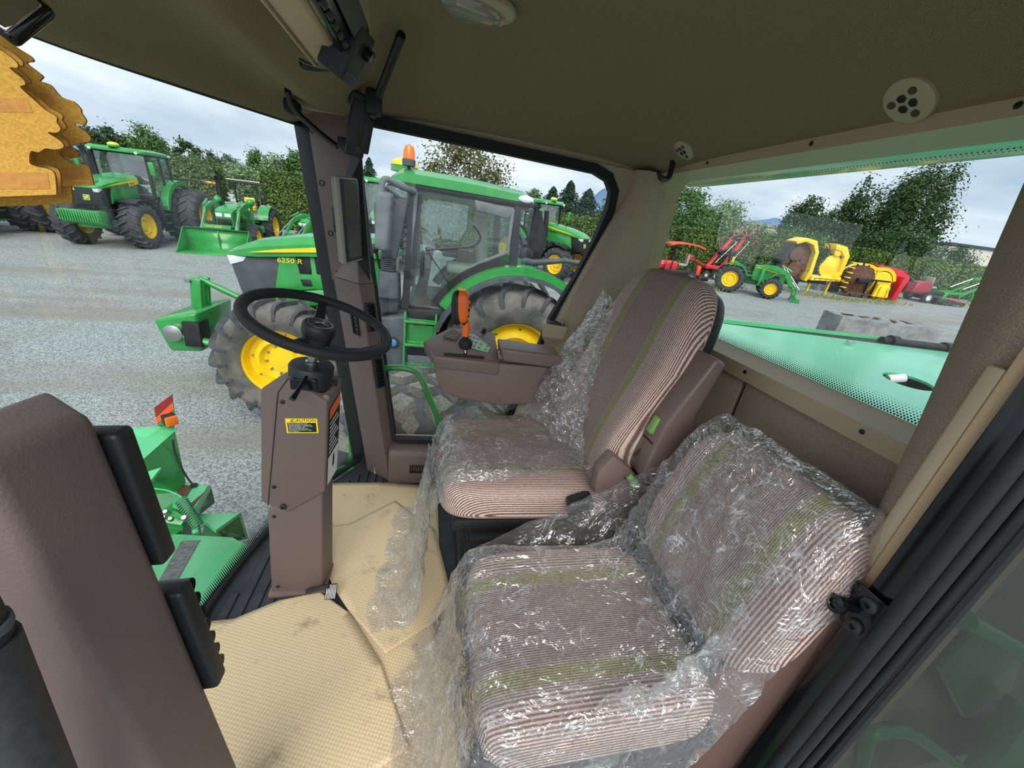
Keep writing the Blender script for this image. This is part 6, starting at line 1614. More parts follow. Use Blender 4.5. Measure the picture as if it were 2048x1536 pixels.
    A(B().hexa([V(3.56, .2, 1.12), V(3.70, .2, 1.12), V(3.70, .34, 1.12), V(3.56, .34, 1.12), V(3.64, .2, 1.42), V(3.74, .2, 1.40), V(3.74, .34, 1.40), V(3.64, .34, 1.42)], .01), 'coupler_block', GREEN)
    A(B().lathe([(.05, 0), (.05, .06), (0, .07)], (3.72, .30, 1.02), (1, 0, 0), 12), 'coupler_cap', YELLOW)
    A(B().box((2.35, .62, .95), (.75, .10, .3), bev=.03), 'step_box', GREYP)
tractor_6250()

def scale_hood(k, dz=0., dx=0.):
    d = {}
    d['hood'] = [(x_ + dx, hw * k, zl + dz, zt + dz) for x_, hw, zl, zt in HOOD_6['hood']]
    for q in ('side', 'grille', 'light', 'stripe'): d[q] = [(x_ + dx, z_ + dz) for x_, z_ in HOOD_6[q]]
    d['stripe_y'] = HOOD_6['stripe_y'] * k
    return d

def far_tractors():
    base = dict(wb=3.05, Rf=.80, Wf=.62, rf=.43, Rr=1.05, Wr=.66, rr=.56, tf=.98, tr=.80, lugs=18, dome_y=0, front_fender=True, grillemat=BLACK, tankmat=BLACK, seatmat=DARKM, mirrormat=GREEN,
                cab=(.10, 1.50, 1.70, 3.16, .86), door=[(1.44, 3.14), (.2, 3.14), (.2, 2.5), (.6, 2.3), (.95, 1.95), (1.1, 1.75), (1.5, 1.75)], bpost=.75, dual=True, fendermat=GREYP)
    fr_ = (gp(299, 496) + gp(166, 487)) / 2
    f = V(.02, -1, 0)
    for nm, dx, lab in [('a', 0, 'large green tractor with dual rear wheels facing the camera at far left')]:
        c = dict(base, **scale_hood(1.12, .04)); c['emblem'] = (3.74, 0, 1.66)
        loc = fr_ - f * 3.05; loc.z = ground_h(loc.x, loc.y)
        t = tractor(lab, loc, slope_rot(math.atan2(f.y, f.x)), c); A = add_fn(t)
        w = A(B().hexa([V(4.0, -.55, .78), V(4.30, -.55, .90), V(4.30, .55, .90), V(4.0, .55, .78), V(3.95, -.60, 1.28), V(4.35, -.60, 1.28), V(4.35, .60, 1.28), V(3.95, .60, 1.28)], .03), 'front_weight', GREEN)
        for k in range(16): A(B().box((4.352, -.52 + k * .069, 1.10), (.03, .045, .34), bev=.008, seg=1), 'weight_slab', GREEN, w)
        A(B().box((3.75, 0, .95), (.5, .7, .5), bev=.05), 'front_support', GREEN)
        A(B().tube(spline([V(1.95, -.62, 1.9), V(1.95, -.78, 2.2), V(1.93, -.80, 2.9), V(2.02, -.80, 3.18), V(2.16, -.80, 3.30)], 5), [.12] * 11 + [.09] * 10, 12), 'exhaust_stack', BLACK)
        for s in (1, -1):
            A(B().prism([(3.70, 2.065), (3.40, 2.20), (3.38, 2.20), (3.66, 2.06)], 1, s * .10, s * .32), 'hood_grille', GREEN_D)
            A(B().box((3.50, s * .20, 2.175), (.20, .20, .03), (0, .42, 0), bev=.01), 'hood_grille', GREEN_D)
        A(B().tube([V(-.1, .9, 2.45), V(-.2, 1.3, 2.48), V(-.25, 2.2, 2.46)], .035, 8), 'lamp_arm', BLACK)
        A(B().box((-.25, 2.0, 2.465), (.08, .34, .07), bev=.01), 'lamp_arm_band', YELLOW); A(B().box((-.25, 2.28, 2.45), (.09, .18, .09), bev=.02), 'lamp_lens', AMBER)
        A(B().box((1.6, .58, 1.22), (1.1, .1, .55), bev=.03), 'engine_clutter', GREEN_D)
        # model writing block
        q = B(); M = frame_M((2.35, .545, 2.125), (-1, 0, .14), (0, 0, 1)); A(B(M).box((.28, .03, .0), (.56, .13, .006)), 'badge_field', YELLOW); add_text(q, '8R 310', .09, M @ Matrix.Translation((.06, 0, .005)), .002); A(q, 'badge_text', INK, smooth=0)
    # neighbour at the far left edge, mostly behind the air fresheners
    f2 = V(.02, -1, 0); loc = gp(18, 466) - f2 * 1.2 + V(-.9, 0, 0); loc.z = ground_h(loc.x, loc.y)
    c = dict(base, **scale_hood(1.12, .04))
    tractor('dark green tractor at the far left edge behind the air fresheners', loc, slope_rot(math.atan2(f2.y, f2.x)), c)
    # tractor behind the rear of the big one, seen in the right window
    f3 = V(.62, -.78, 0); fp = gp(1110, 561); c = dict(base, **scale_hood(1.05, .0)); c.update(dual=False, Rr=.98, tr=.86, Rf=.74, rf=.42, tf=.95); c['emblem'] = (3.74, 0, 1.62)
    # its front right wheel stands under the pixel
    lft = V(-f3.y, f3.x, 0); loc = fp + lft * .95 - f3 * 3.05; loc.z = ground_h(loc.x, loc.y)
    t = tractor('green tractor facing right behind the parked tractor, in the right window', loc, slope_rot(math.atan2(f3.y, f3.x)), c); A = add_fn(t)
    A(B().hexa([V(3.9, -.42, .75), V(4.3, -.42, .80), V(4.3, .42, .80), V(3.9, .42, .75), V(3.9, -.45, 1.15), V(4.3, -.45, 1.12), V(4.3, .45, 1.12), V(3.9, .45, 1.15)], .03), 'front_weight', GREEN)
    A(B().tube([V(1.95, -.70, 1.8), V(1.93, -.80, 2.9)], .11, 12), 'exhaust_stack', BLACK)
    # another one behind the front of the near tractor: only stack, mirror and roof show
    f4 = V(.05, -1, 0); loc = V(-1.9, 19.5, 0); loc.z = ground_h(loc.x, loc.y); c = dict(base, **scale_hood(1.1, .0)); c.update(dual=False, tr=.9, mirrormat=GREYP)
    t = tractor('green tractor half hidden behind the pillar display and the near tractor', loc, slope_rot(math.atan2(f4.y, f4.x)), c); A = add_fn(t)
    A(B().tube([V(1.95, .80, 1.8), V(1.93, .84, 2.75)], .09, 12), 'exhaust_stack', BLACK)
far_tractors()

# ---------------------------------------------------------------- open utility tractors with loaders
def utility(label, loc, rz, c, group=None):
    t = thing('loader_tractor', label, 'tractor', loc, rot=slope_rot(rz), group=group); A = add_fn(t)
    wb, Rf, Wf, Rr, Wr, tf, tr = c['wb'], c['Rf'], c['Wf'], c['Rr'], c['Wr'], c['tf'], c['tr']
    for s in (1, -1):
        wheel(t, (wb, s * tf, Rf), Rf, Wf, Rf * .55, 16, s, bolts=False, spin=.1); wheel(t, (0, s * tr, Rr), Rr, Wr, Rr * .56, 18, s, bolts=False, spin=.2)
    zf = Rr * 1.0; k = c['k']
    hw = .30 * k
    A(B().loft([[V(x_, -w_, z0), V(x_, -w_, z1 - .06), V(x_, -w_ * .7, z1), V(x_, w_ * .7, z1), V(x_, w_, z1 - .06), V(x_, w_, z0)] for x_, w_, z0, z1 in [(wb + .55 * k, hw * .85, .75 * k, 1.28 * k), (wb + .40 * k, hw, .72 * k, 1.38 * k), (wb - .4 * k, hw, .75 * k, 1.50 * k), (wb - .95 * k, hw * .95, .8 * k, 1.54 * k)]]), 'hood', GREEN, smooth=30)
    for s in (1, -1):
        A(B().prism([(wb + .40 * k, 1.27 * k), (wb - .9 * k, 1.44 * k), (wb - .9 * k, 1.40 * k), (wb + .1 * k, 1.25 * k)], 1, s * hw, s * (hw + .01)), 'stripe', YELLOW)
        A(B().box((wb + .555 * k, s * hw * .45, 1.16 * k), (.04, .20 * k, .12 * k), bev=.01), 'headlight', LAMP)
        A(B().prism([(wb + .3 * k, 1.1 * k), (wb - .1 * k, 1.15 * k), (wb - .1 * k, .9 * k), (wb + .3 * k, .9 * k)], 1, s * hw, s * (hw + .008)), 'side_vent', DARKM)
        fn = [[q + V(0, 0, Rr) for q in sec] for sec in arc_band(Rr + .07, Rr + .12, s * (tr - Wr * .55), s * (tr + Wr * .35), 20, 120, 12)]
        A(B().loft(fn), 'fender', GREEN)
        A(B().loft([[V(-.35, s * (tr - Wr * .62), .9 * k), V(.75 * k, s * (tr - Wr * .62), .85 * k), V(.75 * k, s * (tr - Wr * .5), .85 * k), V(-.35, s * (tr - Wr * .5), .9 * k)], [V(-.35, s * (tr - Wr * .62), Rr * 1.95), V(.4 * k, s * (tr - Wr * .62), Rr * 1.95), V(.4 * k, s * (tr - Wr * .5), Rr * 1.95), V(-.35, s * (tr - Wr * .5), Rr * 1.95)]]), 'fender_side', GREEN)
    A(B().box((wb + .57 * k, 0, .93 * k), (.03, hw * 1.5, .24 * k), bev=.01), 'grille', BLACK)
    A(B().box((wb * .5, 0, .72 * k), (wb * 1.2, .36, .36), bev=.04), 'chassis', GREEN_D)
    A(B().box((wb, 0, Rf), (.16, 2 * tf - Wf * .6, .16), bev=.03), 'front_axle', GREEN_D); A(B().box((0, 0, Rr), (.4, 2 * tr - Wr * .6, .3), bev=.04), 'rear_axle', GREEN_D)
    A(B().box((.55 * k, 0, .95 * k), (1.0 * k, .9 * k, .05), bev=.01), 'platform', GREEN_D)
    A(B().box((.55 * k, .55 * k, .62 * k), (.5 * k, .25, .28), bev=.03), 'step', GREEN)
    A(B().box((.12 * k, 0, 1.25 * k), (.45, .46, .12), bev=.05, seg=3), 'seat', YELLOW); A(B().box((-.12 * k, 0, 1.50 * k), (.12, .44, .48), (0, .15, 0), bev=.05, seg=3), 'seat_back', YELLOW)
    A(B().torus((.72 * k, 0, 1.52 * k), (-.5, 0, .85), .18, .016, 24, 8), 'steering_wheel', BLACK); A(B().tube([V(.95 * k, 0, 1.2 * k), V(.74 * k, 0, 1.5 * k)], .04, 8), 'steering_post', BLACK)
    rh = c['rops']
    hw2 = .52 * k
    rp = A(B().tube([V(-.25, hw2, 1.0 * k), V(-.30, hw2, rh - .08), V(-.31, hw2 - .06, rh), V(-.31, -hw2 + .06, rh), V(-.30, -hw2, rh - .08), V(-.25, -hw2, 1.0 * k)], .045, 8), 'roll_bar', BLACK)
    for s in (1, -1): A(B().ell((-.28, s * (hw2 + .10), rh - .75 * k), (.05, .05, .05)), 'indicator', AMBER, rp)
    # loader
    lx = wb - .55 * k; ly = .52 * k
    bx, bz = c['boom_end']
    for s in (1, -1):
        A(B().box((lx, s * ly, 1.02 * k), (.14, .10, .95 * k), bev=.02), 'loader_mast', GREEN)
        A(B().loft([[p + V(0, s * (ly - .05), -h_), p + V(0, s * (ly - .05), h_), p + V(0, s * (ly + .05), h_), p + V(0, s * (ly + .05), -h_)] for p, h_ in [(V(lx - .05, 0, 1.50 * k), .06), (V(lx + .65 * k, 0, 1.48 * k), .09), (V(lx + 1.15 * k, 0, 1.28 * k), .10), (V(bx - .05, 0, bz + .10), .07)]]), 'loader_boom', GREEN)
        A(B().tube([V(lx + .10, s * ly, .75 * k), V(lx + .70 * k, s * ly, 1.30 * k)], .035, 8), 'lift_cylinder', GREEN); A(B().tube([V(lx + .95 * k, s * ly, 1.52 * k), V(bx + .05, s * ly, bz + .35)], .028, 8), 'tilt_cylinder', STEEL)
        A(B().tube([V(lx + .85 * k, s * ly, 1.62 * k), V(lx + 1.2 * k, s * ly, 1.45 * k)], .04, 8), 'cylinder_barrel', GREEN)
    A(B().tube([V(bx - .25, -ly, bz + .35), V(bx - .25, ly, bz + .35)], .05, 8), 'cross_tube', GREEN)
    return t, A, (bx, bz, ly)

def utilities():
    # loader tractor with a wide bucket, left of the pillar
    f = V(.03, -1, 0); bl, br_ = gp(345, 507), gp(520, 515)
    # bucket lip lies under the pixels
    c = dict(wb=2.2, Rf=.52, Wf=.40, Rr=.80, Wr=.50, tf=.80, tr=.80, k=1.16, rops=2.58, boom_end=(3.55, .42))
    lip = bl + (br_ - bl).normalized() * 1.15
    loc = lip - f * 4.55; loc.z = ground_h(loc.x, loc.y)
    t, A, (bx, bz, ly) = utility('green open loader tractor with wide bucket and yellow seat facing the camera', loc, math.atan2(f.y, f.x), c)
    hwb = 1.14
    prof = [(bx + .05, .86), (bx + .02, .40), (bx + .10, .12), (bx + .32, .04), (bx + 1.0, .02)]
    secs = [[V(x_, -hwb, z_) for x_, z_ in prof], [V(x_, hwb, z_) for x_, z_ in prof]]
    bk = A(B().loft(secs, caps=False, closed=False), 'bucket', GREEN); md = bk.modifiers.new('t', 'SOLIDIFY'); md.thickness = .02
    for s in (1, -1): A(B().prism([(bx + .05, .86), (bx + .02, .40), (bx + .10, .12), (bx + .32, .04), (bx + 1.0, .02), (bx + .85, .12), (bx + .16, .86)], 1, s * hwb - .012, s * hwb + .012), 'bucket_side', GREEN, bk)
    A(B().box((bx + .10, 0, .875), (.10, 2 * hwb, .03)), 'bucket_top_edge', GREEN_D, bk); A(B().prism([(bx + .05, .80), (bx + .03, .40), (bx + .12, .14), (bx + .16, .5)], 1, -.02, .02), 'bucket_rib', GREEN, bk)
    for k in range(9): A(B().lathe([(.016, 0), (.016, .012), (0, .014)], (bx + .92, -1.0 + k * .25, .03), (0, 0, 1), 8), 'lip_bolt', STEEL, bk)
    q = B(); M = frame_M((bx + .07, .30, .92), (0, -1, 0), (-.1, 0, 1)); A(B(M).box((.30, .05, -.01), (1.0, .14, .02)), 'nameplate', GREEN, bk)
    M = frame_M((bx + .09, -.36, .93), (0, 1, 0), (-.1, 0, 1)); add_text(q, 'JOHN DEERE', .09, M @ Matrix.Translation((0, 0, .004)), .003, 'LEFT', 1.1); A(q, 'nameplate_text', YELLOW, bk, smooth=0)
    A(B().tube(spline([V(1.5, -.45, 1.4), V(1.5, -.52, 1.9), V(1.5, -.52, 2.55), V(1.6, -.52, 2.72), V(1.75, -.52, 2.80)], 4), [.09] * 9 + [.075] * 8, 10), 'exhaust_stack', BLACK)
    for s in (1, -1):
        A(B().ell((1.55, s * .62, 1.85), (.22, .16, .16)), 'loader_lamp', GREEN); A(B().box((2.0, s * .62, 1.1), (.5, .04, .9), bev=.02), 'side_guard', GREEN_D)
    for k in range(4): A(B().box((2.88, 0, .55 + k * .13), (.03, .75, .035)), 'grille_guard', GREEN)
    # second one further right, mostly behind the pillar
    loc = gp(640, 480) ; loc = V(-4.3, 22.3, 0); loc.z = ground_h(loc.x, loc.y)
    c2 = dict(wb=2.0, Rf=.46, Wf=.34, Rr=.68, Wr=.42, tf=.70, tr=.72, k=1.0, rops=2.2, boom_end=(3.3, .4))
    utility('small green loader tractor partly hidden by the front pillar', loc, math.atan2(-.82, -.58), c2)
    # compact loader tractor in the rear window
    f = V(.90, -.43, 0).normalized(); r_ = gp(1482, 583); fr_ = gp(1533, 598)
    c3 = dict(wb=1.95, Rf=.52, Wf=.36, Rr=.70, Wr=.42, tf=.72, tr=.74, k=1.0, rops=2.15, boom_end=(3.15, .30))
    f = (fr_ - r_); f.z = 0; f.normalize(); f = V(.80, -.60, 0); lft = V(-f.y, f.x, 0)
    loc = fr_ + lft * .80 - f * 1.95; loc.z = ground_h(loc.x, loc.y)
    t, A, (bx, bz, ly) = utility('compact green loader tractor with yellow wheels on open gravel behind the seat', loc, math.atan2(f.y, f.x), c3)
    cr_ = A(B().box((bx, 0, .26), (.08, 1.15, .08), bev=.01), 'carrier', GREEN)
    for s in (1, -1):
        A(B().box((bx, s * .46, .36), (.08, .08, .52), bev=.01), 'carrier_post', GREEN, cr_); A(B().hexa([V(bx - .1, s * .46 - .06, .02), V(bx + .3, s * .46 - .06, .02), V(bx + .3, s * .46 + .06, .02), V(bx - .1, s * .46 + .06, .02), V(bx - .05, s * .46 - .06, .10), V(bx + .22, s * .46 - .06, .20), V(bx + .22, s * .46 + .06, .20), V(bx - .05, s * .46 + .06, .10)]), 'carrier_hook', GREEN, cr_)
utilities()

def dp(px, py, t):
    """point at optical depth t behind a pixel"""
    return CAM_POS + (_F + _R * ((px - 1024) / FPX) - _U * ((py - 768) / FPX)) * t
def foot(px, py, t):
    p = dp(px, py, t); return V(p.x, p.y, ground_h(p.x, p.y))

# ---------------------------------------------------------------- implements along the hedge
def yard_right():
    W = dict(world=False)
    # concrete kerb blocks
    def block(label, c, L_, W_, H_, rz):
        o = thing('concrete_block', label, 'concrete block', c, rot=slope_rot(rz), group='concrete blocks in the yard')
        bm = bmesh.new(); bmesh.ops.create_cube(bm, size=1); bmesh.ops.scale(bm, vec=(L_, W_, H_), verts=bm.verts)
        bmesh.ops.subdivide_edges(bm, edges=bm.edges[:], cuts=7, use_grid_fill=True)
        for v in bm.verts:
            n = mnoise.noise(v.co * 4 + Vector(c)) * .05 + mnoise.noise(v.co * 11) * .02
            v.co.z += n + H_ / 2; v.co.x += n * .6; v.co.y += n * .5
        b = B(); b.bm_add(bm); b.build('block', CONC, o, smooth=25, **W)
        return o
    c = foot(1735, 690, 9.6)
    o = block('weathered concrete block standing just behind the engine deck', c, 2.2, .75, 1.38, -.35)
    for k in range(5): B().box((-.7 + k * .33, .1 - .07 * (k % 2), 1.40), (.26, .10, .012), (0, 0, .4 * k)).build('rust_scrap', RUST, o, **W)
    for i, (px, py, lab) in enumerate([(1645, 580, 'dark concrete block between the two yellow headers'), (1888, 588, 'concrete block behind the maroon mower'), (1960, 592, 'concrete block at the right end of the hedge')]):
        block(lab, gp(px, py), 1.9, .7, .75, .05)
    # red mower with canopy ------------------------------------------------
    p = gp(1350, 562); t = thing('utility_mower', 'red ride-on mower with an orange-red sun canopy', 'mower', p, rot=slope_rot(-.25)); A = add_fn(t)
    A(B().loft([[V(x_, -.62, z_), V(x_, .62, z_), V(x_, .55, z_ + .07), V(x_, -.55, z_ + .07)] for x_, z_ in [(-.95, 1.92), (-.6, 2.02), (0, 2.06), (.6, 2.0), (.95, 1.88)]]), 'canopy', REDO, smooth=40)
    for x_, y_ in [(-.55, .5), (-.55, -.5), (.55, .5), (.55, -.5)]: A(B().tube([V(x_ * 1.1, y_, .6), V(x_, y_, 1.98)], .03, 6), 'canopy_post', BLACK)
    A(B().box((-.55, 0, .85), (.7, .75, .5), bev=.08), 'hood', RED); A(B().box((.1, 0, .95), (.45, .5, .12), bev=.04), 'seat', PALE_SEAT); A(B().box((.32, 0, 1.25), (.12, .48, .6), bev=.05), 'seat_back', PALE_SEAT)
    A(B().box((0, 0, .55), (1.9, .8, .25), bev=.04), 'chassis', BLACK); A(B().box((.98, -.3, .75), (.22, .3, .5), bev=.03), 'side_box', REDO); A(B().box((1.3, 0, .35), (.6, 1.2, .2), bev=.05), 'deck', DARKM)
    A(B().torus((-.2, 0, 1.25), (.5, 0, .85), .17, .016, 20, 6), 'steering_wheel', BLACK)
    for x_, y_ in [(-.65, .55), (-.65, -.55), (.6, .55), (.6, -.55)]: wheel(t, (x_, y_, .32), .32, .24, .16, 12, 1 if y_ > 0 else -1, bolts=False, rimmat=WHITE)
    # red box numbered 23 with white tank behind it
    p = gp(1306, 556); t = thing('numbered_mower', 'red machine with white number 23 beside a white tank', 'mower', p, rot=slope_rot(.1)); A = add_fn(t)
    A(B().box((0, 0, .85), (.95, .8, .42), bev=.07), 'hood', RED); A(B().box((.0, 0, .5), (1.2, .8, .25), bev=.04), 'chassis', DARKM)
    q = B(); M = frame_M((.0, -.405, .88), (1, 0, 0), (0, 0, 1)); add_text(q, '23', .26, M, .004, 'LEFT'); A(q, 'number', INKW, smooth=0)
    A(B().ell((-.55, .6, 1.25), (.4, .35, .35)), 'white_tank', WHITE); A(B().ell((.0, .7, 1.25), (.25, .3, .30)), 'white_tank', WHITE)
    for s in (-.35, .35): wheel(t, (s, -.4, .28), .28, .18, .13, 12, -1, bolts=False, rimmat=RED)
    A(B().tube([V(-.1, .5, .6), V(-.1, .5, 2.15), V(.6, .5, 2.15), V(.6, .5, .6)], .03, 6), 'roll_bar', BLACK)
    # folded tedder ----------------------------------------------------------
    p = foot(1440, 520, 24.6); t = thing('hay_tedder', 'red hay tedder with folded rotor arms pointing up', 'tedder', p, rot=slope_rot(-.1)); A = add_fn(t)
    A(B().box((0, 0, .75), (1.9, .5, .22), bev=.03), 'frame', RED); A(B().tube([V(-.9, 0, .75), V(-1.7, -.2, 1.05), V(-2.1, -.2, 1.1)], .06, 8), 'drawbar', RED)
    A(B().box((-2.15, -.2, 1.2), (.25, .12, .3), bev=.02), 'hitch_plate', RED)
    for (x0, x1, z1) in [(-.7, .55, 2.75), (.25, 1.35, 2.85)]:
        arm = A(B().tube([V(x0, 0, .8), V((x0 + x1) / 2, .1, 1.75), V(x1, .1, z1)], [.13, .15, .10], 8), 'rotor_arm', RED)
        A(B().tube(spline([V(x1 - .15, -.1, z1 - .4), V(x1 + .05, -.2, z1 + .25), V(x1 + .35, -.2, z1 + .35), V(x1 + .6, -.1, z1 - .1), V(x1 + .5, 0, z1 - .55)], 4), .025, 6), 'guard_hoop', RED, arm)
        A(B().tube([V(x0 + .3, -.25, 1.05), V(x1 + .05, -.25, z1 - .35)], .018, 6), 'lift_rod', STEEL, arm)
        for fr_ in (.42, .92):
            c = V(x0 + (x1 - x0) * fr_, -.12, .8 + (z1 - .8) * fr_); ax = V(-.8, -.4, .5).normalized(); a = ax.orthogonal().normalized(); b2 = ax.cross(a)
            hubp = A(B().lathe([(.10, -.05), (.12, .06), (0, .10)], c, ax, 12), 'rotor_hub', DARKM, arm)
            for k in range(6):
                an = k * PI / 3; d = a * math.cos(an) + b2 * math.sin(an)
                A(B().tube([c, c + d * .62], .016, 5), 'tine_arm', STEEL, hubp)
        wc_ = V(x0 + (x1 - x0) * .5, -.45, .8 + (z1 - .8) * .45); A(B().ell(wc_ + V(-.35, 0, .05), (.22, .12, .16)), 'gauge_wheel', DARKM, arm)
    for x_ in (-.85, -.2, .75): wheel(t, (x_, -.35, .26), .26, .18, .12, 12, -1, bolts=False, rimmat=RED if x_ > -.5 else WHITE)
    # folded yellow corn header ---------------------------------------------
    p = gp(1570, 583); t = thing('corn_header', 'tall folded yellow corn header with dark rusty inside', 'header', p, rot=slope_rot(-.15)); A = add_fn(t)
    def shell(xc, ln, mat, a0=20, a1=165, hh=2.9, wy=.85):
        secs = []
        for k in range(13):
            a = math.radians(a0 + (a1 - a0) * k / 12); secs.append([V(xc + math.cos(a) * ln, y_, 1.7 + math.sin(a) * (hh - 1.7) * r_) if True else None for y_, r_ in ((-wy / 2, 1), (-wy / 2, .86), (wy / 2, .86), (wy / 2, 1))])
        return B().loft(secs)
    def plate(pts, y0, y1, nm, mat, par=None): return A(B().prism(pts, 1, y0, y1, bev=.02), nm, mat, par)
    plate([(-1.15, .9), (-1.15, 1.6), (-.75, 2.65), (-.2, 2.95), (.25, 2.85), (.55, 2.3), (.62, 1.3), (.45, .8)], -.1, .35, 'rotor_bed', RUST)
    plate([(-.85, 2.85), (-.3, 3.08), (.35, 2.98), (.72, 2.4), (.86, 1.2), (.70, .75), (.52, .8), (.62, 1.3), (.52, 2.35), (.22, 2.75), (-.28, 2.88), (-.75, 2.70)], -.45, .45, 'curved_shield', YELLOW)
    plate([(-1.30, .7), (-1.25, 1.7), (-.85, 2.75), (-.70, 2.70), (-1.08, 1.6), (-1.08, .75)], -.35, .35, 'side_wing', DARKM)
    for (x_, z_, r) in [(-.35, 2.2, .42), (-.15, 1.35, .46)]:
        d = A(B().lathe([(r, -.06), (r, .04), (r * .4, .10), (0, .10)], (x_, -.16, z_), (0, -1, 0), 18), 'rotor_drum', RUST)
        for k in range(10):
            a = k * PI / 5; A(B().box((x_ + math.cos(a) * r * 1.05, -.2, z_ + math.sin(a) * r * 1.05), (.10, .06, .05), (0, -a, 0)), 'rotor_tooth', DARKM, d)
    plate([(1.55, 2.95), (2.25, 2.85), (2.62, 2.4), (2.65, 1.3), (2.35, 1.0), (2.2, 1.2), (2.42, 1.5), (2.35, 2.3), (2.0, 2.6), (1.6, 2.65)], -.45, .45, 'curved_shield', YELLOW)
    d = A(B().lathe([(.62, -.05), (.62, .05), (.42, .06), (.30, .14), (0, .14)], (1.9, -.2, 1.72), (0, -1, 0), 26), 'saw_disc', YELLOW)
    for k in range(20):
        a = k * PI / 10; A(B().box((1.9 + math.cos(a) * .66, -.22, 1.72 + math.sin(a) * .66), (.12, .05, .06), (0, -a + .3, 0)), 'disc_tooth', DARKM, d)
    A(B().lathe([(.25, -.05), (.25, .06), (0, .10)], (1.95, -.3, 2.55), (0, -1, 0), 16), 'small_drum', YELLOW)
    A(B().hexa([V(.9, -.5, .85), V(2.7, -.5, .95), V(2.7, .3, .95), V(.9, .3, .85), V(1.0, -.4, 1.12), V(2.75, -.4, 1.2), V(2.75, .3, 1.2), V(1.0, .3, 1.12)], .03), 'divider_tray', YELLOW)
    for k in range(5): A(B().tube([V(1.1 + k * .33, -.5, 1.0), V(1.2 + k * .33, -.95, 1.1)], [.07, .02], 6), 'divider_tip', YELLOW)
    for x_ in (-.8, .5, 1.3, 2.5): A(B().box((x_, 0, .45), (.10, .12, .9), bev=.01), 'stand_leg', YELLOW if x_ > 1 else DARKM)
    for k in range(3): A(B().tube(spline([V(.7, -.3, 2.75 - .2 * k), V(1.0, -.4, 2.95 - .2 * k), V(1.3, -.4, 2.6 - .2 * k), V(1.15, -.4, 1.8)], 5), .022, 6), 'hose', BLACK)
    A(B().box((.6, 0, .75), (3.2, .3, .18), bev=.02), 'frame', DARKM)
    # second header, lying ----------------------------------------------------
    p = gp(1715, 594); t = thing('corn_header', 'low yellow corn header with big rusty rotor on the ground', 'header', p, rot=slope_rot(-.2)); A = add_fn(t)
    d = A(B().lathe([(.85, -.30), (.88, .0), (.88, .25), (.55, .30), (.30, .45), (0, .45)], (-.55, .1, 1.05), (-.2, -1, 0), 26), 'rotor_drum', RUST)
    for k in range(16):
        a = k * PI / 8; A(B().box((-.62 + math.cos(a) * .92, -.05, 1.05 + math.sin(a) * .92), (.14, .08, .06), (0, -a, 0)), 'rotor_tooth', DARKM, d)
    for k in range(6): A(B().tube([V(-1.2, -.2, .5 + .3 * k), V(-1.65, -.25, .55 + .3 * k)], [.05, .015], 6), 'crop_finger', YELLOW)
    def arch(xc, r0, r1, y0, y1, nm):
        secs = [[V(xc + math.cos(a) * r, y_, .95 + math.sin(a) * r) for r, y_ in ((r0, y0), (r1, y0), (r1, y1), (r0, y1))] for a in [math.radians(15 + k * 12) for k in range(12)]]
        return A(B().loft(secs), nm, YELLOW)
    arch(-.25, .92, 1.08, .0, .7, 'rotor_shield'); arch(.95, .80, .98, .0, .6, 'rotor_shield')
    A(B().lathe([(.75, 0), (.75, .08), (.4, .12), (0, .12)], (.95, .1, .95), (0, -1, 0), 22), 'rotor_cover', YELLOW)
    A(B().box((.35, -.35, 1.15), (1.8, .1, .10), bev=.02), 'frame_beam', BLACK); A(B().box((-.55, -.45, 1.05), (.7, .25, .25), bev=.03), 'gearbox', BLACK)
    A(B().hexa([V(.35, -.6, .2), V(1.35, -.6, .2), V(1.35, -.2, .2), V(.35, -.2, .2), V(.55, -.5, .95), V(1.25, -.5, .95), V(1.25, -.2, .95), V(.55, -.2, .95)], .03), 'drive_guard', YELLOW)
    for x_ in (.62, 1.15): A(B().box((x_, -.62, .55), (.06, .06, .6)), 'guard_bar', YELLOW)
    for x_ in (-.1, .35, 1.5): A(B().box((x_, -.4, .55), (.08, .1, 1.1), bev=.01), 'stand_leg', BLACK)
    A(B().box((.1, -.2, .25), (2.6, .5, .12), bev=.02), 'skid', RUST)
    # red forage wagon pickup ------------------------------------------------
    p = gp(1775, 600); t = thing('red_implement', 'red sloping implement with grey lid behind the low yellow header', 'implement', p, rot=slope_rot(-.1)); A = add_fn(t)
    A(B().prism([(-1.5, 2.05), (.6, 1.85), (1.0, 1.55), (1.05, 1.25), (.55, 1.1), (.2, .45), (-.2, .3), (-.3, .9), (-1.4, 1.5)], 1, .2, 1.3, bev=.04), 'body', RED)
    A(B().prism([(.15, 1.5), (.55, 1.45), (.35, .2), (.0, .15)], 1, -.2, .2, bev=.03), 'chute', RED)
    A(B().hexa([V(.3, .2, 1.85), V(1.5, .2, 1.25), V(1.5, 1.2, 1.25), V(.3, 1.2, 1.85), V(.3, .2, 1.92), V(1.55, .2, 1.32), V(1.55, 1.2, 1.32), V(.3, 1.2, 1.92)]), 'lid', GREYP)
    A(B().box((-.35, .18, 1.55), (.4, .02, .12)), 'label_plate', YELLOW); A(B().cyl((.5, .1, .95), (.5, .1, 1.35), .16, .16, 12), 'canister', GREYBEZ)
    A(B().box((0, .5, .18), (1.4, .9, .3), bev=.03), 'base', RED)
    # maroon zero-turn mower --------------------------------------------------
    MAR = pm('maroon_paint', (148, 26, 44), .35, coat=.3)
    p = gp(1826, 601); t = thing('zero_turn_mower', 'maroon ride-on mower with folded roll bar and white-hubbed wheel', 'mower', p, rot=slope_rot(-.15)); A = add_fn(t)
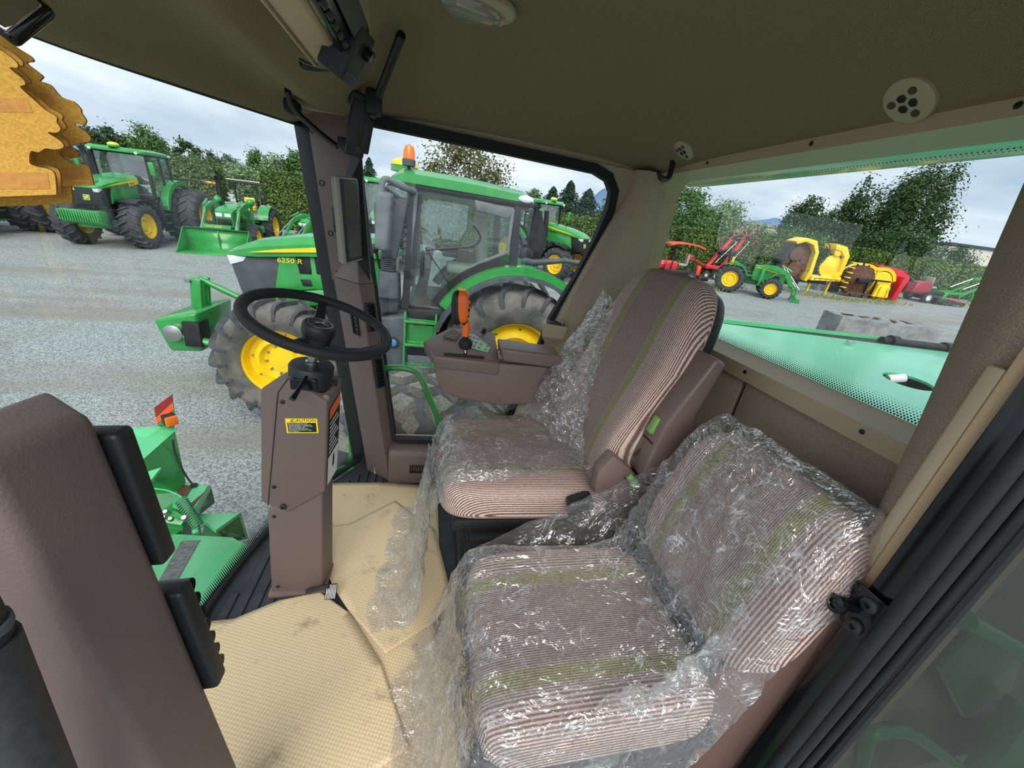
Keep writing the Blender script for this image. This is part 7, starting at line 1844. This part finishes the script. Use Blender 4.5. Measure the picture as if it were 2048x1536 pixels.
    A(B().hexa([V(-1.0, -.5, .55), V(.35, -.55, .55), V(.35, .5, .55), V(-1.0, .5, .55), V(-.75, -.42, 1.25), V(.15, -.48, 1.35), V(.15, .45, 1.35), V(-.75, .42, 1.25)], .08, 3), 'engine_hood', MAR)
    A(B().tube([V(.1, -.5, .8), V(.6, -.5, 2.05), V(1.05, -.48, 2.05), V(.7, -.5, 1.3)], .035, 6), 'roll_bar', GREYP); A(B().tube([V(.1, .5, .8), V(.6, .5, 2.05), V(1.05, .5, 2.05)], .035, 6), 'roll_bar', GREYP)
    A(B().box((.62, 0, 1.0), (.5, .55, .12), bev=.04), 'seat', PALE_SEAT); A(B().box((.42, 0, 1.35), (.12, .52, .55), bev=.05), 'seat_back', PALE_SEAT)
    A(B().box((.9, 0, .65), (1.1, .9, .25), bev=.05), 'platform', BLACK); A(B().hexa([V(.6, -1.0, .16), V(2.5, -1.0, .12), V(2.5, 1.0, .12), V(.6, 1.0, .16), V(.6, -.95, .42), V(2.3, -.95, .30), V(2.3, .95, .30), V(.6, .95, .42)], .03), 'deck', BLACK)
    A(B().box((2.4, -.4, .30), (.5, .6, .12), bev=.03), 'deck_guard', RED)
    for y_ in (.62, -.62): wheel(t, (.15, y_, .36), .36, .28, .19, 12, 1 if y_ > 0 else -1, bolts=False, rimmat=WHITE)
    for y_ in (.8, -.8): A(B().lathe([(.14, -.05), (.14, .05)], (2.65, y_, .14), (0, 1, 0), 14), 'caster', BLACK_RUB)
    # green machines at the right end -----------------------------------------
    p = gp(1862, 590); t = thing('small_tractor', 'small green tractor standing behind the maroon mower', 'tractor', p, rot=slope_rot(-.3)); A = add_fn(t)
    A(B().hexa([V(-.2, -.35, .6), V(1.1, -.32, .6), V(1.1, .32, .6), V(-.2, .35, .6), V(-.2, -.3, 1.25), V(.95, -.25, 1.1), V(.95, .25, 1.1), V(-.2, .3, 1.25)], .05), 'hood', GREEN); A(B().box((-.7, 0, 1.3), (.35, .5, .5), bev=.08), 'seat', BLACK)
    A(B().tube([V(-1.0, -.45, .8), V(-1.05, -.45, 1.9), V(-1.05, .45, 1.9), V(-1.0, .45, .8)], .035, 6), 'roll_bar', BLACK)
    for x_, y_, r in [(-.7, .55, .5), (-.7, -.55, .5), (.8, .5, .34), (.8, -.5, .34)]: wheel(t, (x_, y_, r), r, .28, r * .5, 12, 1 if y_ > 0 else -1, bolts=False)
    p = gp(1905, 604); t = thing('detached_loader', 'green loader frame with stands on the ground by the hedge', 'loader', p, rot=slope_rot(-.2)); A = add_fn(t)
    for s in (0, .9):
        A(B().loft([[q + V(0, s - .05, -.07), q + V(0, s - .05, .07), q + V(0, s + .05, .07), q + V(0, s + .05, -.07)] for q in [V(-.9, 0, .55), V(.5, 0, .65), V(1.2, 0, 1.1), V(1.5, 0, 1.75), V(3.0, 0, 1.75)]]), 'boom', GREEN)
        A(B().tube([V(1.0, s, .9), V(1.4, s, .05)], .05, 6), 'stand', GREEN); A(B().tube([V(.2, s, .95), V(1.5, s, 1.7)], .04, 6), 'cylinder', STEEL)
    A(B().tube([V(-.8, 0, .5), V(-.8, .9, .5)], .06, 8), 'cross_tube', GREEN); A(B().box((2.3, -.06, 1.8), (1.2, .03, .10)), 'yellow_stripe', YELLOW); A(B().box((-.9, .45, .35), (.3, 1.1, .6), bev=.03), 'carrier', GREEN)
    p = gp(1962, 606); t = thing('detached_loader', 'green loader boom with yellow ring at the right edge of the hedge', 'loader', p, rot=slope_rot(-.2)); A = add_fn(t)
    for s in (0, .9): A(B().loft([[q + V(0, s - .06, -.08), q + V(0, s - .06, .08), q + V(0, s + .06, .08), q + V(0, s + .06, -.08)] for q in [V(-1.0, 0, .1), V(-.2, 0, .7), V(.6, 0, 1.4), V(1.6, 0, 1.9), V(2.6, 0, 1.6)]]), 'boom', GREEN)
    A(B().tube([V(.5, 0, 1.3), V(.5, .9, 1.3)], .06, 8), 'cross_tube', GREEN); A(B().torus((-.1, -.1, 1.15), (0, 1, 0), .28, .05, 20, 6), 'yellow_ring', YELLOW)
    p = gp(1935, 598); t = thing('red_cultivator', 'red implement with a white bag behind the green loader frames', 'implement', p, rot=slope_rot(0)); A = add_fn(t)
    A(B().prism([(-1.2, .3), (-.6, 1.7), (-.2, 1.7), (.3, .9), (1.2, .5), (1.2, .2)], 1, -.2, .2, bev=.03), 'frame', RED); A(B().ell((-.55, 0, 1.75), (.45, .3, .2)), 'white_bag', WHITE)
    for k in range(4): A(B().tube([V(-.9 + k * .5, -.1, .5), V(-.7 + k * .5, -.3, .05)], .04, 6), 'tine', RED)
yard_right()

# ---------------------------------------------------------------- vegetation
def leaf_mat(name, c1, c2, c3, trans=.25):
    m, t, b, o = node_mat(name); nd = t.nodes; lk = t.links
    g = nd.new('ShaderNodeNewGeometry'); r = nd.new('ShaderNodeValToRGB'); e = r.color_ramp.elements
    e[0].color = lin(c1) + (1,); e[1].color = lin(c3) + (1,); q = e.new(.5); q.color = lin(c2) + (1,)
    lk.new(g.outputs['Random Per Island'], r.inputs[0])
    b.inputs['Roughness'].default_value = .7; b.inputs['Specular IOR Level'].default_value = .25; lk.new(r.outputs[0], b.inputs['Base Color'])
    tl = nd.new('ShaderNodeBsdfTranslucent'); lk.new(r.outputs[0], tl.inputs[0]); mx = nd.new('ShaderNodeMixShader'); mx.inputs[0].default_value = trans
    lk.new(b.outputs[0], mx.inputs[1]); lk.new(tl.outputs[0], mx.inputs[2]); lk.new(mx.outputs[0], o.inputs[0])
    return m
LEAF = [leaf_mat('dark_foliage', (40, 62, 38), (62, 88, 50), (92, 116, 66)), leaf_mat('mid_green_foliage', (58, 88, 46), (84, 120, 60), (118, 148, 82)), leaf_mat('pale_willow_foliage', (92, 122, 82), (124, 152, 106), (164, 184, 138)),
        leaf_mat('autumn_tinged_foliage', (64, 76, 44), (98, 106, 62), (146, 134, 92)), leaf_mat('conifer_foliage', (34, 56, 44), (50, 78, 58), (74, 100, 72))]
HEDGE_M = [leaf_mat('cedar_hedge_foliage', (54, 76, 34), (84, 110, 50), (128, 150, 72)), leaf_mat('clipped_hedge_foliage', (66, 92, 48), (98, 128, 66), (138, 164, 92))]
BARK = pm('grey_bark', (94, 84, 74), .9, var=(12, .3))
HEDGE_IN = pm('hedge_inside', (44, 62, 28), .95)
def quads(P, Nn, s1, s2, rg):
    """leaf quads at points P with normals N"""
    n = len(P); r = rg.normal(size=(n, 3)); a = np.cross(Nn, r); a /= np.linalg.norm(a, axis=1)[:, None] + 1e-9; b = np.cross(Nn, a)
    b /= np.linalg.norm(b, axis=1)[:, None] + 1e-9
    k = rg.uniform(.6, 1.3, (n, 1)); a = a * s1 * k; b = b * s2 * k
    v = np.stack([P - a, P - b * .9, P + a, P + b * .9], 1).reshape(-1, 3); return v
def quad_mesh(name, v, mat):
    n = len(v) // 4; me = bpy.data.meshes.new(name)
    me.vertices.add(len(v)); me.vertices.foreach_set('co', v.astype(np.float32).ravel())
    me.loops.add(4 * n); me.loops.foreach_set('vertex_index', np.arange(4 * n, dtype=np.int32))
    me.polygons.add(n); me.polygons.foreach_set('loop_start', np.arange(0, 4 * n, 4, dtype=np.int32))
    me.update(calc_edges=True); me.materials.append(mat); return me
def tree(label, px, py, t, wpx, style, lm, n=7500, group=None, bare=False, lean=0., leaf=1.):
    top = dp(px, py, t); base = V(top.x, top.y, ground_h(top.x, top.y)); H = top.z - base.z; rw = wpx * t / FPX * 1.12
    rg = np.random.default_rng(int(px * 7 + py))
    o = thing('conifer' if style == 'con' else 'tree', label, 'tree', base, group=group)
    if style == 'con':
        z = rg.power(1.6, n); z = 1 - z; zz = .06 + .94 * (1 - rg.uniform(0, 1, n) ** .8) if False else rg.uniform(.08, 1, n)
        rr = (1 - zz) ** .65 * rw; tier = .78 + .22 * np.sin(zz * 40 + rg.normal(0, .8, n)); u = rg.uniform(.3, 1.15, n) * rr * tier; a = rg.uniform(0, 2 * PI, n)
        P = np.stack([u * np.cos(a), u * np.sin(a), zz * H - u * .25], 1); Nn = np.stack([np.cos(a) * .6, np.sin(a) * .6, rg.uniform(.2, 1, n)], 1) + rg.normal(0, .4, (n, 3))
        v = quads(P, Nn, .20 * leaf * H / 9, .09 * leaf * H / 9, rg)
    else:
        nb = {'broad': 46, 'wisp': 70, 'pop': 60}[style]
        cz, rz_ = {'broad': (.60, .40), 'wisp': (.58, .44), 'pop': (.52, .50)}[style]
        d = rg.normal(size=(nb, 3)); d /= np.linalg.norm(d, axis=1)[:, None]; rad = rg.uniform(.25, 1, (nb, 1)) ** .6
        C = d * rad * np.array([rw * .85, rw * .85, rz_ * H * .88]); C[:, 2] += cz * H
        taper = np.clip(1.25 - (C[:, 2] / H) * (.62 if style != 'broad' else .42), .25, 1); C[:, :2] *= taper[:, None]
        br = rg.uniform(.20, .36, nb) * rw * (1.0 if style == 'wisp' else 1.15)
        k = rg.integers(0, nb, n); dd = rg.normal(size=(n, 3)); dd /= np.linalg.norm(dd, axis=1)[:, None]
        P = C[k] + dd * (br[k] * np.abs(rg.normal(.62, .34, n)))[:, None] * np.array([1, 1, 1.5 if style != 'broad' else .9])
        P[:, 0] += lean * (P[:, 2] / H) ** 2 * rw
        P[:, 2] = np.minimum(P[:, 2], H * 1.0)
        Nn = dd + rg.normal(0, .5, (n, 3)) + np.array([0, 0, .5])
        sz = (.16 if style != 'wisp' else .13) * leaf * (H / 9) ** .5
        v = quads(P, Nn, sz, sz * .6, rg)
    link('foliage', quad_mesh('foliage', v, LEAF[lm]), None, o)['kind'] = 'stuff'
    b = B(); b.tube([V(0, 0, -.2), V(lean * rw * .1, 0, H * .45), V(lean * rw * .6, 0, H * .9)], [H * .022, H * .014, H * .004], 7)
    b.build('trunk', BARK, o, world=False)
    if style != 'con':
        for k in range(12):
            z0 = H * rg.uniform(.2, .6); q = C[rg.integers(0, nb)]
            B().tube([V(0, 0, z0), V(q[0] * .5, q[1] * .5, (z0 + q[2]) / 2 + .1), V(*q)], [H * .007, H * .005, H * .002], 5).build('branch', BARK, o, world=False)
    return o
def hedge(label, pa, pb, h, th, m=0, n=5200, rnd_top=.12):
    """clipped hedge block between two ground pixels"""
    a, c = Vector(pa), Vector(pb); L_ = (c - a).length; mid = (a + c) / 2
    o = thing('hedge', label, 'hedge', V(mid.x, mid.y, ground_h(mid.x, mid.y)), rot=slope_rot(math.atan2(c.y - a.y, c.x - a.x)), group='clipped hedge blocks around the yard')
    rg = np.random.default_rng(int(abs(a.x * 31 + a.y * 7)))
    superell(L_ / 2 - .1, th / 2 - .1, h / 2 - .08, .35, .35, 24, 12, None, Matrix.Translation((0, 0, h / 2))).build('hedge_core', HEDGE_IN, o, world=False)
    u = rg.uniform(0, 2 * PI, n * 2); w_ = np.arcsin(rg.uniform(-.95, 1, n * 2))
    sp = lambda x, e: np.sign(x) * np.abs(x) ** e
    # area-uniform sampling of a rounded box by rejection over its three faces
    f = rg.choice(3, n, p=np.array([L_ * h, th * h, L_ * th * .5]) / (L_ * h + th * h + L_ * th * .5))
    X = rg.uniform(-1, 1, n); Y = rg.uniform(-1, 1, n); Z = rg.uniform(-1, 1, n); sg = rg.choice([-1, 1], n)
    Y = np.where(f == 0, sg, Y); X = np.where(f == 1, sg, X); Z = np.where(f == 2, 1, Z)
    q = np.maximum(1, (np.abs(X) ** 8 + np.abs(Y) ** 6 + np.abs(Z) ** 8) ** (1 / 8))
    jit = 1 + rg.normal(0, .035, n)
    P = np.stack([X / q * L_ / 2 * jit, Y / q * th / 2 * jit, (Z / q * jit * h / 2 + h / 2) + rg.uniform(0, rnd_top, n) * (f == 2)], 1)
    Nn = np.stack([(f == 1) * sg, (f == 0) * sg * 1., (f == 2) * 1. + .35], 1) + rg.normal(0, .55, (n, 3))
    link('foliage', quad_mesh('foliage', quads(P, Nn, .10, .055, rg), HEDGE_M[m]), None, o)['kind'] = 'stuff'
    return o

def vegetation():
    T = tree
    # beyond the left yard edge (seen through the windscreen), t = depth in metres
    T('thin dark tree between the air freshener and the dense tree', 165, 236, 30.5, 26, 'wisp', 0, 1600)
    T('dense dark round tree above the far left tractor roof', 222, 240, 31, 46, 'broad', 0)
    T('leaning feathery tree behind the left tractor cab', 308, 250, 30.5, 46, 'wisp', 1, 7000, lean=-.5)
    T('dark tree right of the leaning feathery tree', 372, 272, 34, 28, 'broad', 0, 4500)
    T('short bushy tree over the loader tractor exhaust', 392, 310, 30.5, 40, 'broad', 1)
    T('rounded tree in the row behind the loader tractor', 432, 290, 36, 32, 'broad', 0, 4500)
    T('pale bush-like tree behind the gap in the hedge', 470, 318, 30.5, 40, 'broad', 2, 4500)
    T('pointed conifer-like tree behind the roll bar', 505, 292, 34, 28, 'pop', 1, 5500)
    T('pale green tree right of the roll bar', 545, 306, 31, 34, 'pop', 2, 5000)
    T('tall feathery tree beside the front pillar', 585, 292, 32, 32, 'wisp', 1, 6500)
    T('pale low tree at the foot of the feathery tree by the pillar', 600, 340, 30.5, 34, 'broad', 2, 4000)
    T('tree partly hidden by the front pillar', 668, 310, 33, 40, 'pop', 0, 4500)
    T('narrow dark conifer just right of the pillar display', 738, 316, 34, 36.72, 'con', 4, 4800)
    T('low green tree behind the near tractor mirrors', 765, 352, 30.5, 34, 'broad', 0, 4000)
    T('big reddish green tree above the near tractor roof', 945, 262, 30, 98, 'broad', 3, 9500, leaf=.8)
    T('bushy tree beside the rear of the near tractor roof', 1075, 372, 30.5, 30, 'broad', 1, 4500)
    T('first dark conifer in the right window', 1108, 374, 33, 55.08, 'con', 4, 7200)
    T('tallest pointed conifer in the right window', 1143, 362, 35, 55.08, 'con', 4, 7200)
    T('wide conifer next to the gasket of the right window', 1180, 378, 34, 64.26, 'con', 4, 8000)
    T('round bushy tree filling the gap between the window conifers', 1125, 425, 31, 60, 'broad', 1, 6000)
    T('dark bushy tree low behind the right window tractor', 1200, 440, 31, 50, 'broad', 0, 5000)
    T('pale tree at the edge of the right window gasket', 1226, 400, 33, 34, 'pop', 1, 4500)
    # behind the rear window
    T('broad dark tree at the left end of the rear window', 1385, 366, 36, 66, 'broad', 1, 9000)
    T('pale willow-like tree left of the mountain', 1462, 402, 39, 58, 'broad', 2, 7500)
    T('low pale shrub tree under the willow', 1520, 440, 36, 36, 'broad', 2, 4500)
    T('upright wind-blown tree in the middle of the rear window', 1625, 392, 36, 50, 'wisp', 0, 9000, lean=.25)
    T('second upright wind-blown tree beside the huge tree', 1690, 402, 37, 46, 'wisp', 0, 8000, lean=.2)
    T('wide low tree behind the yellow headers', 1600, 455, 34, 70, 'broad', 1, 7500)
    T('sparse tall tree at the left side of the huge tree', 1752, 346, 36, 44, 'wisp', 0, 4200)
    T('huge wind-swept tree leaning right in the rear window', 1862, 322, 35, 86, 'wisp', 0, 15000, lean=.35)
    T('lower spreading tree under the huge tree', 1800, 455, 33, 84, 'broad', 0, 8500)
    T('drooping tree before the white building', 1915, 492, 32, 54, 'wisp', 0, 6000)
    # hedges
    H_ = hedge
    H_('tall cedar hedge block behind the left tractor and exhaust stack', foot(318, 360, 22.5), foot(452, 380, 23.5), 3.3, 1.3)
    H_('tall cedar hedge block between roll bar and front pillar', foot(533, 392, 24), foot(640, 400, 25), 3.2, 1.3)
    H_('low dark hedge far left behind the air fresheners', foot(60, 350, 21), foot(250, 352, 22), 2.6, 1.3)
    H_('hedge piece seen between pillar display and tractor mirror', foot(700, 400, 26), foot(790, 410, 26), 3.2, 1.3)
    H_('hedge behind the near tractor cab glass', foot(800, 410, 25), foot(1040, 450, 25), 3.4, 1.3, 0, 8000)
    H_('cedar hedge behind the right window tractor', foot(1060, 455, 25), foot(1290, 480, 25), 2.7, 1.3, 0, 7000)
    H_('cedar hedge block at the left end of the rear window', foot(1296, 490, 25), foot(1338, 490, 25), 3.0, 1.3)
    H_('cedar hedge block behind the red canopy', foot(1348, 500, 25), foot(1432, 505, 25.5), 2.75, 1.3)
    H_('cedar hedge block behind the red tedder', foot(1437, 505, 25.5), foot(1500, 515, 26), 2.7, 1.3)
    H_('cedar hedge block behind the tall yellow header', foot(1505, 515, 26.5), foot(1600, 525, 27), 2.6, 1.3)
    H_('cedar hedge block between the two yellow headers', foot(1628, 530, 29.0), foot(1690, 535, 29.2), 2.8, 1.3)
    H_('cedar hedge block above the low yellow header', foot(1695, 535, 29.4), foot(1748, 540, 29.6), 2.75, 1.3)
    H_('cedar hedge block behind the red sloping implement', foot(1752, 540, 29.8), foot(1815, 548, 30.0), 2.55, 1.3)
    H_('rounded clipped hedge ball behind the maroon mower', foot(1822, 550, 30.2), foot(1890, 556, 30.4), 2.6, 1.5, 1)
    H_('rounded clipped hedge block second from the right', foot(1893, 556, 30.6), foot(1945, 562, 30.8), 2.45, 1.5, 1)
    H_('rightmost rounded clipped hedge block', foot(1948, 562, 31.0), foot(2000, 568, 31.2), 2.3, 1.5, 1)
    H_('clipped hedge block hidden by the left rear pillar', foot(2003, 568, 31.4), foot(2060, 574, 31.6), 2.2, 1.5, 1, 3000)
    # dry grass tufts along the hedge foot
    gm = leaf_mat('dry_grass', (120, 126, 74), (156, 154, 96), (186, 176, 120)); rg = np.random.default_rng(5); P = []
    for px, py in [(1405, 580), (1440, 578), (1470, 576), (1620, 592), (1650, 596), (1670, 600), (1690, 602), (1740, 606), (1770, 608), (1790, 608), (1890, 610), (1910, 612), (1940, 612), (1970, 614)]:
        g = gp(px, py)
        for k in range(110):
            x_, y_ = g.x + rg.normal(0, .8), g.y + rg.normal(0, .35); P.append((x_, y_, ground_h(x_, y_) + rg.uniform(.02, .12)))
    P = np.array(P); Nn = np.stack([rg.normal(size=len(P)), rg.normal(size=len(P)), rg.normal(0, .15, len(P))], 1)
    a = np.stack([rg.normal(0, .05, len(P)), rg.normal(0, .05, len(P)), rg.uniform(.06, .2, len(P))], 1); b2 = np.cross(a, Nn); b2 /= np.linalg.norm(b2, axis=1)[:, None]; b2 *= .02
    v = np.stack([P - b2, P + b2, P + a + b2 * .2, P + a - b2 * .2], 1).reshape(-1, 3)
    o = link('dry_grass', quad_mesh('dry_grass', v, gm), None); o['kind'] = 'stuff'; tag(o, 'dry grass tufts along the foot of the hedge', 'grass')
vegetation()

# ---------------------------------------------------------------- buildings, fence, mountains
def backdrop():
    W = dict(world=False)
    p = dp(1985, 515, 48); t = thing('warehouse', 'beige warehouse with dark roof edge at the right of the rear window', 'building', V(p.x, p.y, ground_h(p.x, p.y)), rz=-.42); A = add_fn(t)
    h = p.z - ground_h(p.x, p.y) + .9
    A(B().box((8, 6, h / 2), (26, 12, h)), 'wall', pm('beige_cladding', (206, 200, 184), .8, var=(.4, .05))); A(B().box((8, 6, h), (26.3, 12.3, .35)), 'roof_edge', pm('slate_trim', (60, 66, 80), .7))
    p = dp(1540, 452, 46); t = thing('shed', 'small pale shed roof showing between the trees', 'building', V(p.x, p.y, ground_h(p.x, p.y)), rz=-.3); A = add_fn(t); h = p.z - ground_h(p.x, p.y)
    A(B().box((0, 2, h / 2), (5, 4, h)), 'wall', pm('beige_cladding', (206, 200, 184), .8)); A(B().box((0, 2, h), (5.3, 4.3, .3)), 'roof', GREYBEZ)
    p = dp(470, 335, 42); t = thing('shed', 'white shed wall behind the loader tractor trees', 'building', V(p.x, p.y, ground_h(p.x, p.y)), rz=.4); A = add_fn(t); h = p.z - ground_h(p.x, p.y)
    A(B().box((0, 2, h / 2), (9, 4, h)), 'wall', pm('white_cladding', (214, 222, 226), .7)); A(B().box((0, 2, h), (9.3, 4.3, .25)), 'roof', GREYBEZ)
    # fence with top rail
    f = thing('fence', 'grey chain link fence with top rail running behind the hedges', 'fence', foot(640, 420, 26)); MWf = MW[f.name]
    pts = [foot(300, 360, 24.5), foot(520, 390, 25.5), foot(700, 415, 27.5), foot(1000, 460, 27.5), foot(1330, 500, 27.2), foot(1600, 520, 30), foot(2000, 560, 33)]
    B().tube([q + V(0, 0, 2.55) for q in pts], .035, 6).build('top_rail', STEEL, f)
    for i in range(len(pts) - 1):
        for k in range(3):
            q = pts[i].lerp(pts[i + 1], k / 3); B().cyl(q, q + V(0, 0, 2.55), .03, .03, 6).build('post', STEEL, f)
    # distant forested ridges
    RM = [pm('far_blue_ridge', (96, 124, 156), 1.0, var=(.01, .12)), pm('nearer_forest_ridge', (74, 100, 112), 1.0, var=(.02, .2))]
    def ridge(label, tops, t, mat, seed):
        b = B(); tp_ = []
        for i in range(len(tops) - 1):
            for k in range(8):
                u = k / 8; x_ = tops[i][0] + (tops[i + 1][0] - tops[i][0]) * u; y_ = tops[i][1] + (tops[i + 1][1] - tops[i][1]) * (u * u * (3 - 2 * u))
                tp_.append(dp(x_, y_ + 2.5 * mnoise.noise(V(x_ * .05, seed, 0)), t))
        secs = []
        for q in tp_:
            d = V(q.x, q.y, 0).normalized(); secs.append([V(q.x, q.y, -20) - d * 160, V(q.x, q.y, q.z * .5) - d * 70, q, V(q.x, q.y, -20) + d * 200])
        b.loft(secs, caps=True, closed=True); o = b.build('mountain_ridge', mat, smooth=70); tag(o, label, 'mountain')
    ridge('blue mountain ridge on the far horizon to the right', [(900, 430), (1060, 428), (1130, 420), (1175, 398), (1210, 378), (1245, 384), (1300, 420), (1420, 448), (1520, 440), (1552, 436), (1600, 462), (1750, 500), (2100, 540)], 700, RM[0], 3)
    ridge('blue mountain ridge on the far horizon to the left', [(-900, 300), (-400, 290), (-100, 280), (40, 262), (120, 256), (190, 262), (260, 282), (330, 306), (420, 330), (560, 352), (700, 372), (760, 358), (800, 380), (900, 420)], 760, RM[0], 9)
backdrop()
